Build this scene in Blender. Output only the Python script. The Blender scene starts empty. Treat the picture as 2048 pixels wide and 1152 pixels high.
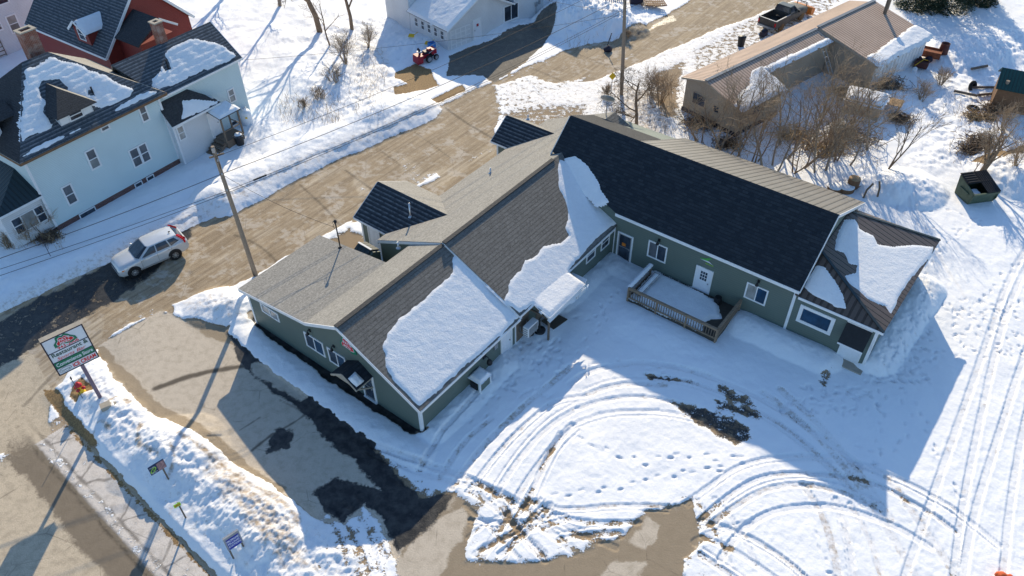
import bpy, bmesh, math, random
import numpy as np
from mathutils import Vector, Matrix
random.seed(7)
sc = bpy.context.scene
COL = sc.collection
PI = math.pi
def A(*x): return np.array(x, float)
def nrm(v):
    v = np.asarray(v, float); return v/np.linalg.norm(v)
ZUP = A(0, 0, 1)
# ------------------------------------------------------------------ camera
H = 32.5
FPX, TH, ROLL, AZ = 1558.07, math.radians(42.4513), math.radians(-0.5552), math.radians(52.106)
c_f = A(0, math.cos(TH), -math.sin(TH)); _r = A(1, 0, 0); _u = np.cross(_r, c_f)
c_r = math.cos(ROLL)*_r+math.sin(ROLL)*_u
c_u = -math.sin(ROLL)*_r+math.cos(ROLL)*_u
cam_d = bpy.data.cameras.new('drone_camera'); cam = bpy.data.objects.new('drone_camera', cam_d); COL.objects.link(cam)
cam_d.sensor_width = 36; cam_d.lens = 36*FPX/2048; cam_d.clip_end = 2000; cam_d.clip_start = .1
M = Matrix([[c_r[i], c_u[i], -c_f[i], 0] for i in range(3)]+[[0, 0, 0, 1]]); M.translation = (0, 0, H)
cam.matrix_world = M
sc.camera = cam
CAM = A(0, 0, H)
def ray(px, py): return (px-1024)/FPX*c_r-(py-576)/FPX*c_u+c_f
def W(px, py, z=0.0):                       # photo point -> point at height z
    d = ray(px, py); return CAM+d*((z-H)/d[2])
def onpl(px, py, p0, n):                    # photo point -> point on the plane through p0
    d = ray(px, py); return CAM+d*(np.dot(np.asarray(p0)-CAM, n)/np.dot(d, n))
DU = A(math.cos(AZ), math.sin(AZ), 0); DV = A(math.sin(AZ), -math.cos(AZ), 0)
def R(u, v, z): return DU*u+DV*v+ZUP*z
# ------------------------------------------------------------------ light
SUN_EL = math.radians(24.5); SUN_AZ = math.radians(-92.2)      # travel direction of the light in plan
ld = A(math.cos(SUN_AZ)*math.cos(SUN_EL), math.sin(SUN_AZ)*math.cos(SUN_EL), -math.sin(SUN_EL))
sun_d = bpy.data.lights.new('sun', 'SUN'); sun = bpy.data.objects.new('sun', sun_d); COL.objects.link(sun)
sun_d.energy = 4.6; sun_d.angle = math.radians(.5); sun_d.color = (1, .85, .61)
sun.rotation_euler = Vector(ld).to_track_quat('-Z', 'Y').to_euler()
sun.location = (0, 0, 60)
wd = bpy.data.worlds.new('World'); sc.world = wd; wd.use_nodes = True
wn = wd.node_tree.nodes; wl = wd.node_tree.links
sky = wn.new('ShaderNodeTexSky'); sky.sky_type = 'NISHITA'; sky.sun_disc = False
sky.sun_elevation = SUN_EL
ts = -ld                                    # towards the sun
sky.sun_rotation = math.atan2(ts[0], ts[1])
sky.air_density = 1.0; sky.dust_density = .4; sky.ozone_density = 3.0
tint = wn.new('ShaderNodeMix'); tint.data_type = 'RGBA'; tint.blend_type = 'MULTIPLY'; tint.inputs[0].default_value = 1; tint.inputs[7].default_value = (.91, 1.0, 1.04, 1)   # the photograph's cool white balance in the shade
wl.new(sky.outputs[0], tint.inputs[6]); wl.new(tint.outputs[2], wn['Background'].inputs[0]); wn['Background'].inputs[1].default_value = .15
vs = sc.view_settings
vs.view_transform = 'Standard'; vs.look = 'None'; vs.exposure = 0.42; vs.gamma = 1
sc.render.engine = 'CYCLES'
# ------------------------------------------------------------------ objects
LOC = {}
def tag(o, label, cat, group=None, kind=None):
    if label: o['label'] = label
    if cat: o['category'] = cat
    if group: o['group'] = group
    if kind: o['kind'] = kind
    return o
def thing(name, label, cat, loc=(0, 0, 0), group=None):
    o = bpy.data.objects.new(name, None); o.empty_display_size = .3; COL.objects.link(o)
    o.location = loc; LOC[o.name] = A(*loc)
    return tag(o, label, cat, group)
def copy_tree(o, parent=None):
    c = o.copy(); COL.objects.link(c)
    if parent: c.parent = parent
    for ch in list(o.children): copy_tree(ch, c)
    return c
class MB:
    def __init__(s): s.V = []; s.F = []; s.S = []; s.G = []
    def add(s, vs, fs, smooth=False):
        s.G.append((list(vs), list(fs), smooth)); b = len(s.V); s.V += [tuple(map(float, v)) for v in vs]
        for f in fs: s.F.append(tuple(i+b for i in f)); s.S.append(smooth)
        return s
    def face(s, *pts): return s.add(pts, [tuple(range(len(pts)))])
    def box(s, c, size, ax=(1, 0, 0), ay=(0, 1, 0), az=(0, 0, 1)):
        c = A(*c); ax, ay, az = A(*ax)*size[0]/2, A(*ay)*size[1]/2, A(*az)*size[2]/2
        P = [c+i*ax+j*ay+k*az for k in (-1, 1) for j in (-1, 1) for i in (-1, 1)]
        f = [(0, 2, 3, 1), (4, 5, 7, 6), (0, 1, 5, 4), (2, 6, 7, 3), (0, 4, 6, 2), (1, 3, 7, 5)]
        if np.dot(np.cross(ax, ay), az) < 0: f = [q[::-1] for q in f]
        return s.add(P, f)
    def bar(s, p, q, w, h, up=(0, 0, 1)):   # box from p to q
        p, q = A(*p), A(*q); d = q-p; L = np.linalg.norm(d); d = d/L
        sd = np.cross(d, up); sd = nrm(sd) if np.linalg.norm(sd) > 1e-4 else A(1, 0, 0)
        return s.box((p+q)/2, (L, w, h), d, sd, np.cross(sd, d))
    def prism(s, pts, ext):                 # polygon swept along ext
        pts = [A(*p) for p in pts]; e = A(*ext); n = len(pts)
        nn = sum(np.cross(pts[i]-pts[0], pts[(i+1) % n]-pts[0]) for i in range(n))
        fl = np.dot(nn, e) > 0
        fs = [tuple(range(n)), tuple(range(2*n-1, n-1, -1))]+[((i+1) % n, i, n+i, n+(i+1) % n) for i in range(n)]
        if fl: fs = [f[::-1] for f in fs]
        return s.add(pts+[p+e for p in pts], fs)
    def tube(s, pts, r, n=6, cap=True, smooth=True):
        pts = [A(*p) for p in pts]; m = len(pts)
        if np.isscalar(r): r = [r]*m
        V = []; ref = None
        for i in range(m):
            d = nrm(pts[min(i+1, m-1)]-pts[max(i-1, 0)])
            if ref is None: ref = np.cross(d, A(0, 0, 1) if abs(d[2]) < .9 else A(1, 0, 0))
            ref = nrm(ref-d*np.dot(ref, d)); b = np.cross(d, ref)
            for k in range(n):
                t = 2*PI*k/n; V.append(pts[i]+r[i]*(math.cos(t)*ref+math.sin(t)*b))
        F = [(i*n+k, i*n+(k+1) % n, (i+1)*n+(k+1) % n, (i+1)*n+k) for i in range(m-1) for k in range(n)]
        s.add(V, F, smooth)
        if cap:
            s.add(V[:n], [tuple(range(n))[::-1]]); s.add(V[-n:], [tuple(range(n))])
        return s
    def lathe(s, c, prof, n=20, ax=(0, 0, 1), smooth=True):
        c = A(*c); ax = nrm(ax); rf = nrm(np.cross(ax, A(1, 0, 0) if abs(ax[0]) < .9 else A(0, 1, 0))); b = np.cross(ax, rf)
        V = []; m = len(prof)
        for r, h in prof:
            for k in range(n):
                t = 2*PI*k/n; V.append(c+ax*h+r*(math.cos(t)*rf+math.sin(t)*b))
        F = [(i*n+k, i*n+(k+1) % n, (i+1)*n+(k+1) % n, (i+1)*n+k) for i in range(m-1) for k in range(n)]
        s.add(V, F, smooth)
        if prof[0][0] > 1e-3: s.add(V[:n], [tuple(range(n))[::-1]])
        if prof[-1][0] > 1e-3: s.add(V[-n:], [tuple(range(n))])
        return s
    def each(s, name, mat, parent=None):    # every board an object of its own
        o = None
        for g in s.G: m = MB(); m.add(*g); o = m.build(name, mat, parent)
        return o
    def build(s, name, mat, parent=None, bevel=0):
        root = parent
        while root is not None and root.parent is not None: root = root.parent
        off = LOC.get(root.name, A(0, 0, 0)) if root is not None else A(0, 0, 0)
        V = np.array(s.V, float)
        me = bpy.data.meshes.new(name)
        if root is None:
            off = A(V[:, 0].mean(), V[:, 1].mean(), V[:, 2].min())
        me.from_pydata((V-off).tolist(), [], s.F)
        me.polygons.foreach_set('use_smooth', s.S)
        uv = me.uv_layers.new(name='UVMap')
        nl = len(me.loops); li = np.zeros(nl, int); me.loops.foreach_get('vertex_index', li)
        no = np.zeros(len(s.F)*3); me.polygons.foreach_get('normal', no); no = no.reshape(-1, 3)
        ls = np.zeros(len(s.F), int); me.polygons.foreach_get('loop_total', ls)
        N = np.repeat(no, ls, axis=0); P = V[li]
        t = np.stack([-N[:, 1], N[:, 0], np.zeros(nl)], 1); l = np.linalg.norm(t, axis=1)
        t[l < .02] = (1, 0, 0); l[l < .02] = 1; t /= l[:, None]
        b = np.cross(N, t)
        uv.data.foreach_set('uv', np.stack([(P*t).sum(1), (P*b).sum(1)], 1).ravel())
        me.materials.append(mat)
        o = bpy.data.objects.new(name, me); COL.objects.link(o)
        if root is None: o.location = off; LOC[o.name] = off
        else: o.parent = parent
        if bevel:
            md = o.modifiers.new('bevel', 'BEVEL'); md.width = bevel; md.segments = 2; md.limit_method = 'ANGLE'
        return o
# ------------------------------------------------------------------ materials
class MT:
    def __init__(s, name):
        s.m = bpy.data.materials.new(name); s.m.use_nodes = True
        s.n = s.m.node_tree.nodes; s.l = s.m.node_tree.links; s.b = s.n['Principled BSDF']
        s.b.inputs['Specular IOR Level'].default_value = .3
    def __call__(s, typ, **kw):
        nd = s.n.new('ShaderNode'+typ)
        for k, v in kw.items():
            if k.startswith('_'): setattr(nd, k[1:], v)
            else: s.set(nd, k, v)
        return nd
    def set(s, nd, k, v):
        i = nd.inputs[int(k[1:])] if k[0] == 'i' and k[1:].isdigit() else nd.inputs[k]
        if isinstance(v, bpy.types.NodeSocket): s.l.new(v, i)
        elif isinstance(v, (tuple, list)) and len(v) == 3 and i.type == 'RGBA': i.default_value = (*v, 1)
        else: i.default_value = v
    def coord(s, which='Object', scale=(1, 1, 1), rot=0):
        c = s('TexCoord'); mp = s('Mapping'); s.l.new(c.outputs[which], mp.inputs[0])
        mp.inputs['Scale'].default_value = scale; mp.inputs['Rotation'].default_value = (0, 0, rot); return mp.outputs[0]
    def noise(s, scale, detail=4, co=None, rough=.55, dist=0):
        nd = s('TexNoise', Scale=scale, Detail=detail, Roughness=rough, Distortion=dist)
        s.l.new(co if co is not None else s.coord(), nd.inputs['Vector']); return nd.outputs['Fac']
    def ramp(s, f, lo, hi):
        nd = s('MapRange', _clamp=True); s.set(nd, 'Value', f); nd.inputs['From Min'].default_value = lo; nd.inputs['From Max'].default_value = hi; return nd.outputs[0]
    def math(s, op, a, b=0.0, c=None):
        nd = s('Math', _operation=op); s.set(nd, 'i0', a); s.set(nd, 'i1', b)
        if c is not None: s.set(nd, 'i2', c)
        return nd.outputs[0]
    def mix(s, f, a, b, mode='MIX'):
        nd = s('Mix', _data_type='RGBA', _blend_type=mode); s.set(nd, 'i0', f); s.set(nd, 'i6', a); s.set(nd, 'i7', b); return nd.outputs[2]
    def sep(s, v):
        nd = s('SeparateXYZ'); s.l.new(v, nd.inputs[0]); return nd.outputs
    def bump(s, h, dist=.02, strength=1.0, normal=None):
        nd = s('Bump', Strength=strength, Distance=dist); s.l.new(h, nd.inputs['Height'])
        if normal is not None: s.l.new(normal, nd.inputs['Normal'])
        s.l.new(nd.outputs[0], s.b.inputs['Normal']); return nd.outputs[0]
    def fin(s, color=None, rough=.6, metal=0, spec=None):
        if color is not None: s.set(s.b, 'Base Color', color)
        s.set(s.b, 'Roughness', rough); s.set(s.b, 'Metallic', metal)
        if spec is not None: s.set(s.b, 'Specular IOR Level', spec)
        return s.m
def plain(name, c, rough=.55, var=.18, scale=3.0, metal=0, spec=.3, bump=0):
    m = MT(name); f = m.noise(scale, 5); g = m.noise(scale*9, 3)
    h = m.math('ADD', m.math('MULTIPLY', f, .65), m.math('MULTIPLY', g, .35))
    k = m.ramp(h, .3, .7)
    col = m.mix(k, tuple(x*(1-var) for x in c), tuple(min(1, x*(1+var*.7)) for x in c))
    if bump: m.bump(g, bump)
    return m.fin(col, rough, metal, spec)
def siding(name, c, course=.12, dirt=.12):
    m = MT(name); uv = m.sep(m.coord('UV')); fr = m.math('FRACT', m.math('DIVIDE', uv[1], course))
    line = m.ramp(fr, .86, .97)
    f = m.noise(.7, 5); g = m.noise(6, 3, m.coord('UV', (1, 8, 1)))
    col = m.mix(m.ramp(f, .3, .75), tuple(x*(1-dirt) for x in c), c)
    col = m.mix(m.math('MULTIPLY', g, .22), col, tuple(x*.8 for x in c))
    col = m.mix(m.math('MULTIPLY', line, .6), col, tuple(x*.35 for x in c))
    m.bump(m.math('SUBTRACT', 1, fr), .014)
    return m.fin(col, .5)
def shingle(name, c1, c2, row=.14, w=.32, line=.6, c3=None, rough=.85, frost=None):
    m = MT(name); co = m.coord('UV')
    br = m('TexBrick', Scale=1.0); m.l.new(co, br.inputs['Vector'])
    br.inputs['Brick Width'].default_value = w; br.inputs['Row Height'].default_value = row; br.inputs['Mortar Size'].default_value = .006; br.inputs['Mortar Smooth'].default_value = .4
    br.inputs['Bias'].default_value = 0.0
    m.set(br, 'Color1', c1); m.set(br, 'Color2', c2); m.set(br, 'Mortar', tuple(x*.5 for x in c1))
    uv = m.sep(co); fr = m.math('FRACT', m.math('DIVIDE', uv[1], row))
    sh = m.ramp(fr, .34, .06)
    f = m.noise(.5, 5); g = m.noise(26, 2)
    col = m.mix(m.math('MULTIPLY', sh, line), br.outputs['Color'], tuple(x*.28 for x in c1))
    col = m.mix(m.ramp(f, .42, .75), col, m.mix(.55, col, c3 or tuple(x*.6 for x in c1)))
    g2 = m.noise(7, 3, co)
    col = m.mix(m.ramp(g, .4, .62), col, m.mix(.6, col, tuple(min(1, x*2.4) for x in c2))); col = m.mix(m.math('MULTIPLY', m.ramp(g2, .45, .66), .5), col, tuple(x*.5 for x in c1))
    if frost: col = m.mix(m.math('MULTIPLY', m.ramp(fr, .5, .72), m.math('MULTIPLY', m.ramp(m.noise(3.5, 5, rough=.7), .34, .6), .85)), col, frost)
    h = m.math('ADD', m.math('MULTIPLY', m.math('SUBTRACT', 1, fr), .8), m.math('MULTIPLY', g, .35))
    m.bump(h, .02)
    return m.fin(col, rough, 0, .2)
def metalroof(name, c, pitch=.3, dark=.5, rough=.45, spec=.4, ribw=.14):
    m = MT(name); uv = m.sep(m.coord('UV')); fr = m.math('FRACT', m.math('DIVIDE', uv[0], pitch))
    d = m.math('ABSOLUTE', m.math('SUBTRACT', fr, .5)); rib = m.ramp(d, ribw, ribw*.45)
    f = m.noise(.5, 5); g = m.noise(4, 4, m.coord('UV', (6, .5, 1)))
    col = m.mix(m.ramp(f, .3, .7), c, tuple(x*.8 for x in c)); col = m.mix(m.math('MULTIPLY', g, .3), col, tuple(x*.7 for x in c))
    col = m.mix(m.math('MULTIPLY', m.ramp(d, ribw*1.6, ribw), dark), col, tuple(x*.35 for x in c))
    m.bump(rib, .035)
    return m.fin(col, rough, 0, spec)
def brickmat(name, c=(.26, .075, .045), dust=(.5, .45, .4), am=.12):
    m = MT(name); co = m.coord('UV'); br = m('TexBrick', Scale=1.0); m.l.new(co, br.inputs['Vector'])
    br.inputs['Brick Width'].default_value = .21; br.inputs['Row Height'].default_value = .075; br.inputs['Mortar Size'].default_value = .008
    m.set(br, 'Color1', c); m.set(br, 'Color2', tuple(x*.7 for x in c)); m.set(br, 'Mortar', (.3, .26, .22))
    col = m.mix(m.math('MULTIPLY', m.ramp(m.noise(1.5, 5), .5, .7), am*4), br.outputs['Color'], dust)
    m.bump(br.outputs['Fac'], -.008)
    return m.fin(col, .85)
def woodmat(name, c, c2=None, plank=.14):
    m = MT(name); uv = m.sep(m.coord('UV')); fr = m.math('FRACT', m.math('DIVIDE', uv[1], plank))
    g = m.noise(3, 5, m.coord('UV', (1, 12, 1))); f = m.noise(1.2, 4)
    col = m.mix(m.ramp(g, .3, .7), c, c2 or tuple(x*.55 for x in c)); col = m.mix(m.math('MULTIPLY', m.ramp(f, .4, .7), .4), col, tuple(x*.6 for x in c))
    col = m.mix(m.math('MULTIPLY', m.ramp(fr, .1, .02), .75), col, (.01, .01, .01))
    return m.fin(col, .8)
def glassmat(name, c=(.02, .028, .04), rough=.06, var=.5):
    m = MT(name); f = m.noise(1.1, 2); g = m.noise(2.6, 3, m.coord('Object', (1, 1, .35)))
    col = m.mix(m.ramp(m.math('MULTIPLY', f, m.math('MULTIPLY', g, 2)), .35, .75), c, tuple(x*(1+var*3) for x in c))
    return m.fin(col, rough, 0, .5)
def snowmat(name, c=(.84, .85, .87), dirt=0.0, b1=.05, b2=.02):
    m = MT(name); f = m.noise(2.4, 8, rough=.66); g = m.noise(24, 4, m.coord('Object', (1, .45, 1))); h = m.noise(4, 5, dist=.6)
    hh = m.math('ADD', m.math('MULTIPLY', f, 1.0), m.math('MULTIPLY', g, b2/b1))
    col = m.mix(m.ramp(h, .35, .7), tuple(x*.95 for x in c), c)
    if dirt: col = m.mix(m.math('MULTIPLY', m.ramp(m.noise(2.3, 7, rough=.7), .55, .62), dirt), col, (.34, .24, .15))
    m.bump(hh, b1); return m.fin(col, .75, 0, .25)
MATS = {}
def setup_mats():
    X = MATS
    X['green'] = siding('green_siding', (.135, .172, .148), .15)
    X['trim'] = plain('white_trim_paint', (.74, .75, .76), .5, .1)
    X['white_door'] = plain('white_door_paint', (.72, .74, .78), .4, .08)
    X['sh_brown'] = shingle('brown_grey_shingles', (.18, .17, .155), (.115, .109, .10), .23, .34, 1.0)
    X['sh_tan_lit'] = shingle('sunlit_tan_shingles', (.31, .295, .265), (.215, .205, .185), .14, .3, .35, (.18, .17, .155))  # for slopes facing the sun, with the sunlight put into the colour
    X['sh_black'] = shingle('dark_navy_shingles', (.040, .047, .055), (.012, .017, .024), .2, .34, .9, (.016, .02, .026))
    X['sh_frost'] = shingle('frosted_dark_shingles', (.05, .056, .064), (.022, .027, .034), .27, .36, 1.0, frost=(.17, .18, .19))
    X['sh_blue'] = shingle('blue_grey_shingles', (.075, .09, .105), (.045, .055, .067), .24, .34, .95, frost=(.20, .215, .235))
    X['sh_dark'] = shingle('charcoal_shingles', (.055, .056, .058), (.036, .038, .042), .15, .3, .6)
    X['metal_brown'] = metalroof('brown_ribbed_metal', (.125, .095, .08), .38, .75)
    X['metal_grey'] = metalroof('grey_ribbed_metal', (.215, .20, .18), .42, .6, .5, .25)
    X['metal_tan'] = metalroof('tan_ribbed_metal', (.60, .45, .355), .30, .7, .75, .08)
    X['metal_teal'] = metalroof('dark_teal_metal', (.022, .042, .052), .3, .6)
    X['metal_green'] = metalroof('green_ribbed_metal', (.02, .075, .065), .25, .5)
    X['blue'] = siding('pale_blue_siding', (.60, .72, .74), .11, .08)
    X['white_siding'] = siding('white_clapboard', (.70, .72, .74), .12, .15)
    X['red'] = siding('barn_red_clapboard', (.25, .042, .034), .13)
    X['tan_siding'] = siding('tan_siding', (.46, .37, .28), .14, .2)
    X['grey_wood'] = woodmat('weathered_grey_wood', (.22, .17, .13))
    X['rail_wood'] = woodmat('deck_rail_wood', (.33, .24, .16), (.20, .15, .11), .3)
    X['deck_wood'] = woodmat('dark_wet_boards', (.09, .078, .062), (.05, .043, .036))
    X['brown_wood'] = woodmat('brown_wood', (.26, .15, .085))
    X['pole_wood'] = woodmat('pole_wood', (.34, .265, .20), (.22, .165, .125), 9.0)
    X['brick'] = brickmat('red_brick'); X['found'] = brickmat('maroon_foundation_brick', (.12, .03, .032), (.2, .15, .14))
    X['concrete'] = plain('concrete', (.38, .34, .28), .85, .2, 4)
    X['glass'] = glassmat('dark_window_glass'); X['glass_b'] = glassmat('blue_tinted_glass', (.008, .035, .075), .08, .25)
    X['curtain'] = glassmat('window_with_blind', (.20, .205, .20), .12, .25); X['screen'] = glassmat('window_screen', (.085, .09, .1), .25, .2)
    X['snow'] = snowmat('roof_snow'); X['dirtysnow'] = snowmat('dirty_snow', (.82, .83, .84), .5, .12)
    X['black'] = plain('black_plastic', (.016, .017, .02), .5, .3); X['rubber'] = plain('tyre_rubber', (.02, .02, .022), .85, .3)
    X['rust'] = plain('rusty_steel', (.26, .085, .04), .8, .5, 5); X['rustd'] = plain('dark_rusty_drum', (.10, .04, .035), .8, .4, 4)
    X['bark'] = plain('bare_bark', (.24, .165, .11), .9, .45, 5); X['twig'] = plain('bare_twigs', (.36, .265, .175), .9, .4, 2)
    X['bark_g'] = plain('grey_bark', (.27, .225, .18), .9, .45, 5); X['twig_d'] = plain('dark_twigs', (.19, .14, .10), .9, .4, 2)
    X['straw'] = plain('dry_straw_brush', (.40, .29, .17), .9, .4, 2)
    X['silver'] = plain('silver_car_paint', (.60, .62, .64), .25, .08, 2, .25, .5)
    X['chrome'] = plain('bright_metal', (.55, .56, .58), .3, .15, 3, .8); X['alu'] = plain('grey_metal', (.34, .35, .36), .45, .2, 3, .5)
    X['taillight'] = plain('red_lamp_lens', (.55, .012, .02), .2, .1); X['amber'] = plain('amber_lens', (.75, .22, .06), .2, .1)
    X['lens'] = plain('clear_lamp_lens', (.6, .62, .64), .15, .1)
    X['truck'] = plain('mud_splashed_dark_paint', (.075, .066, .056), .5, .6, 1.5)
    X['truck_top'] = plain('dark_grey_green_paint', (.05, .065, .065), .35, .3, 2, .2)
    X['mud'] = plain('brown_mud', (.2, .13, .07), .9, .35, 4)
    X['orange'] = plain('orange_paint', (.62, .19, .03), .5, .3); X['redp'] = plain('red_machine_paint', (.33, .02, .035), .4, .25)
    X['yellow'] = plain('hydrant_yellow', (.72, .5, .02), .45, .2); X['redcap'] = plain('hydrant_red', (.55, .03, .045), .45, .2)
    X['dgreen'] = plain('dumpster_green', (.075, .105, .07), .55, .35); X['bluep'] = plain('blue_plastic', (.02, .22, .6), .4, .15)
    X['navy'] = plain('navy_sign_face', (.012, .03, .085), .4, .1); X['royal'] = plain('royal_blue_sign_face', (.01, .02, .32), .4, .1)
    X['signw'] = plain('white_sign_face', (.66, .68, .72), .4, .05); X['signg'] = plain('green_sign_band', (.012, .17, .085), .45, .08)
    X['tgreen'] = plain('dark_green_letters', (.02, .08, .055), .5, .05); X['tred'] = plain('red_letters', (.6, .02, .025), .5, .05)
    X['tblack'] = plain('near_black_frame', (.02, .018, .035), .5, .1); X['lime'] = plain('lime_green_paint', (.36, .66, .05), .5, .15)
    X['sgreen'] = plain('bright_green_paint', (.09, .40, .08), .5, .25); X['purple'] = plain('dull_mauve_steel', (.19, .145, .20), .5, .3)
    X['photo'] = plain('printed_brown_picture', (.34, .2, .2), .5, .7, 9); X['signyel'] = plain('road_sign_yellow', (.75, .47, .02), .5, .15)
    X['capmetal'] = plain('blue_grey_ridge_metal', (.16, .19, .23), .7, .2, 2, 0, .1)
    X['tank'] = plain('white_tank_paint', (.76, .79, .82), .35, .08); X['wire'] = plain('black_cable', (.015, .015, .018), .6, .2)
    X['needle'] = plain('dark_evergreen_needles', (.035, .055, .03), .9, .5, 2); X['log'] = plain('cut_log_end', (.42, .28, .16), .9, .3, 6)
    X['skinp'] = plain('orange_red_fabric', (.62, .12, .04), .8, .35, 9); X['ice'] = plain('icicle_ice', (.75, .8, .85), .1, .05)
setup_mats()
# ================================================================== ground
def hsh(ix, iy, s):
    n = (ix*374761393+iy*668265263+s*1442695041) & 0x7fffffff
    n = ((n ^ (n >> 13))*1274126177) & 0x7fffffff
    return ((n ^ (n >> 16)) & 0xffff)/65535.0
def vnoise(x, y, s=0):
    ix = np.floor(x).astype(np.int64); iy = np.floor(y).astype(np.int64)
    fx = x-ix; fy = y-iy; fx = fx*fx*(3-2*fx); fy = fy*fy*(3-2*fy)
    a = hsh(ix, iy, s); b = hsh(ix+1, iy, s); c = hsh(ix, iy+1, s); d = hsh(ix+1, iy+1, s)
    return (a*(1-fx)+b*fx)*(1-fy)+(c*(1-fx)+d*fx)*fy
def fbm(x, y, sc_, oct=4, s=0, rough=.5):
    t = 0; a = 1; n = 0
    for o in range(oct):
        t = t+a*vnoise(x*sc_, y*sc_, s+o*17); n += a; a *= rough; sc_ *= 2.03
    return t/n*2-1
def sstep(a, b, x):
    t = np.clip((x-a)/(b-a), 0, 1); return t*t*(3-2*t)
def wp(px, z=0.0): return np.array([W(x, y, z)[:2] for x, y in px])
def sd_poly(P, X, Y):                        # signed distance, negative inside
    d = np.full(X.shape, 1e9); ins = np.zeros(X.shape, bool); n = len(P)
    for i in range(n):
        a = P[i]; b = P[(i+1) % n]; e = b-a; L = e@e+1e-12
        t = np.clip(((X-a[0])*e[0]+(Y-a[1])*e[1])/L, 0, 1)
        d = np.minimum(d, np.hypot(X-a[0]-t*e[0], Y-a[1]-t*e[1]))
        c = ((a[1] > Y) != (b[1] > Y)) & (X < (b[0]-a[0])*(Y-a[1])/(b[1]-a[1]+1e-12)+a[0]); ins ^= c
    return np.where(ins, -d, d)
def d_line(P, X, Y):
    d = np.full(X.shape, 1e9)
    for a, b in zip(P[:-1], P[1:]):
        e = b-a; L = e@e+1e-12
        t = np.clip(((X-a[0])*e[0]+(Y-a[1])*e[1])/L, 0, 1)
        d = np.minimum(d, np.hypot(X-a[0]-t*e[0], Y-a[1]-t*e[1]))
    return d
def smooth_line(P, k=3):
    P = np.array(P, float)
    for _ in range(k):
        if len(P) < 3: break
        Q = [P[0]]
        for a, b in zip(P[:-1], P[1:]): Q += [a*.75+b*.25, a*.25+b*.75]
        Q.append(P[-1]); P = np.array(Q)
    return P
xs = np.arange(-64, 64.01, .075)
ys = [14.3]
while ys[-1] < 92: ys.append(ys[-1]+max(.06, .0031*ys[-1]))
ys = np.array(ys)
GX, GY = np.meshgrid(xs, ys); NY, NX = GX.shape
GX = GX.ravel(); GY = GY.ravel(); NP = len(GX)
def boxed(fn, P, X, Y, pad, fill):
    lo = P.min(0)-pad; hi = P.max(0)+pad
    k = np.where((X > lo[0]) & (X < hi[0]) & (Y > lo[1]) & (Y < hi[1]))[0]
    out = np.full(X.shape, float(fill)); out[k] = fn(P, X[k], Y[k]); return out
n4 = fbm(GX, GY, 4.6, 3, 31, .6); n1 = fbm(GX, GY, .55, 5, 3); n2 = fbm(GX, GY, 2.2, 4, 9); n3 = fbm(GX, GY, .16, 3, 5)
JIT = n1*.35+n2*.16
def cov(px, z=0.0, f=.18, jit=1.0):          # coverage 0..1 of a photo-traced patch
    sd = boxed(sd_poly, wp(px, z), GX, GY, 2.5, 9)+JIT*jit; return sstep(f, -f, sd)
# lower main road beside the raised island
LP = W(143, 852, -.5)[:2]; LT = A(math.cos(math.radians(-40.3)), math.sin(math.radians(-40.3))); LN = A(LT[1], -LT[0])
if (W(60, 1000, -.5)[:2]-LP)@LN < 0: LN = -LN
LS = (GX-LP[0])*LT[0]+(GY-LP[1])*LT[1]; LD = (GX-LP[0])*LN[0]+(GY-LP[1])*LN[1]
ws = sstep(-2.5, .8, LS)
zb = -.5*(ws*(.5*sstep(-2.6, -.35, LD)+.5*sstep(-.42, .02, LD+n2*.06))+(1-ws)*sstep(-6, 1.5, LD))
snow = np.ones(NP); wet_shade = np.zeros(NP); pale = np.zeros(NP); grs = np.zeros(NP); dirt = np.zeros(NP); crk = np.zeros(NP)
STREET = [(-80, 648), (0, 616), (60, 592), (120, 566), (190, 535), (232, 512), (300, 478), (370, 447), (420, 428), (480, 398), (560, 357), (640, 320), (700, 296), (760, 270), (820, 243), (862, 222), (905, 200), (945, 180), (985, 166), (1040, 141), (1090, 121), (1130, 101), (1180, 87), (1235, 80), (1262, 62), (1300, 45), (1340, 27), (1400, -12), (1500, -60), (1700, -60), (1640, -20), (1560, 12), (1500, 36), (1440, 58), (1380, 83), (1310, 113), (1250, 138), (1190, 160), (1130, 172), (1085, 186), (1040, 205), (1000, 232), (985, 262), (1000, 280), (1010, 300), (960, 345), (900, 400), (860, 420), (790, 430), (710, 445), (690, 452), (640, 478), (600, 505), (520, 548), (460, 578), (400, 592), (350, 607), (345, 628), (320, 622), (230, 662), (195, 690), (150, 728), (110, 770), (60, 790), (-80, 780)]
LOT = [(195, 690), (320, 622), (345, 628), (380, 640), (430, 652), (470, 660), (496, 636), (530, 618), (600, 668), (700, 735), (800, 800), (857, 862), (830, 868), (790, 868), (745, 892), (740, 897), (760, 930), (830, 990), (880, 1020), (905, 990), (930, 985), (960, 975), (985, 1000), (955, 1040), (930, 1095), (935, 1120), (980, 1125), (1100, 1120), (1150, 1095), (1250, 1075), (1290, 1020), (1340, 1012), (1385, 1000), (1395, 1040), (1425, 1045), (1400, 1065), (1405, 1100), (1370, 1120), (1380, 1250), (760, 1250), (792, 1130), (770, 1075), (740, 1040), (690, 1050), (650, 1052), (620, 1040), (570, 1000), (540, 975), (505, 960), (470, 935), (440, 905), (400, 880), (345, 850), (300, 830), (245, 775), (215, 745)]
ISLAND = [(185, 715), (215, 745), (245, 775), (300, 830), (345, 850), (400, 880), (440, 905), (470, 935), (505, 960), (540, 975), (570, 1000), (600, 1025), (620, 1040), (650, 1052), (700, 1075), (730, 1110), (760, 1180), (640, 1260), (520, 1260), (440, 1150), (380, 1085), (330, 1032), (285, 980), (240, 925), (205, 885), (180, 855), (150, 822), (118, 797), (105, 775), (130, 755), (160, 735)]
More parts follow.
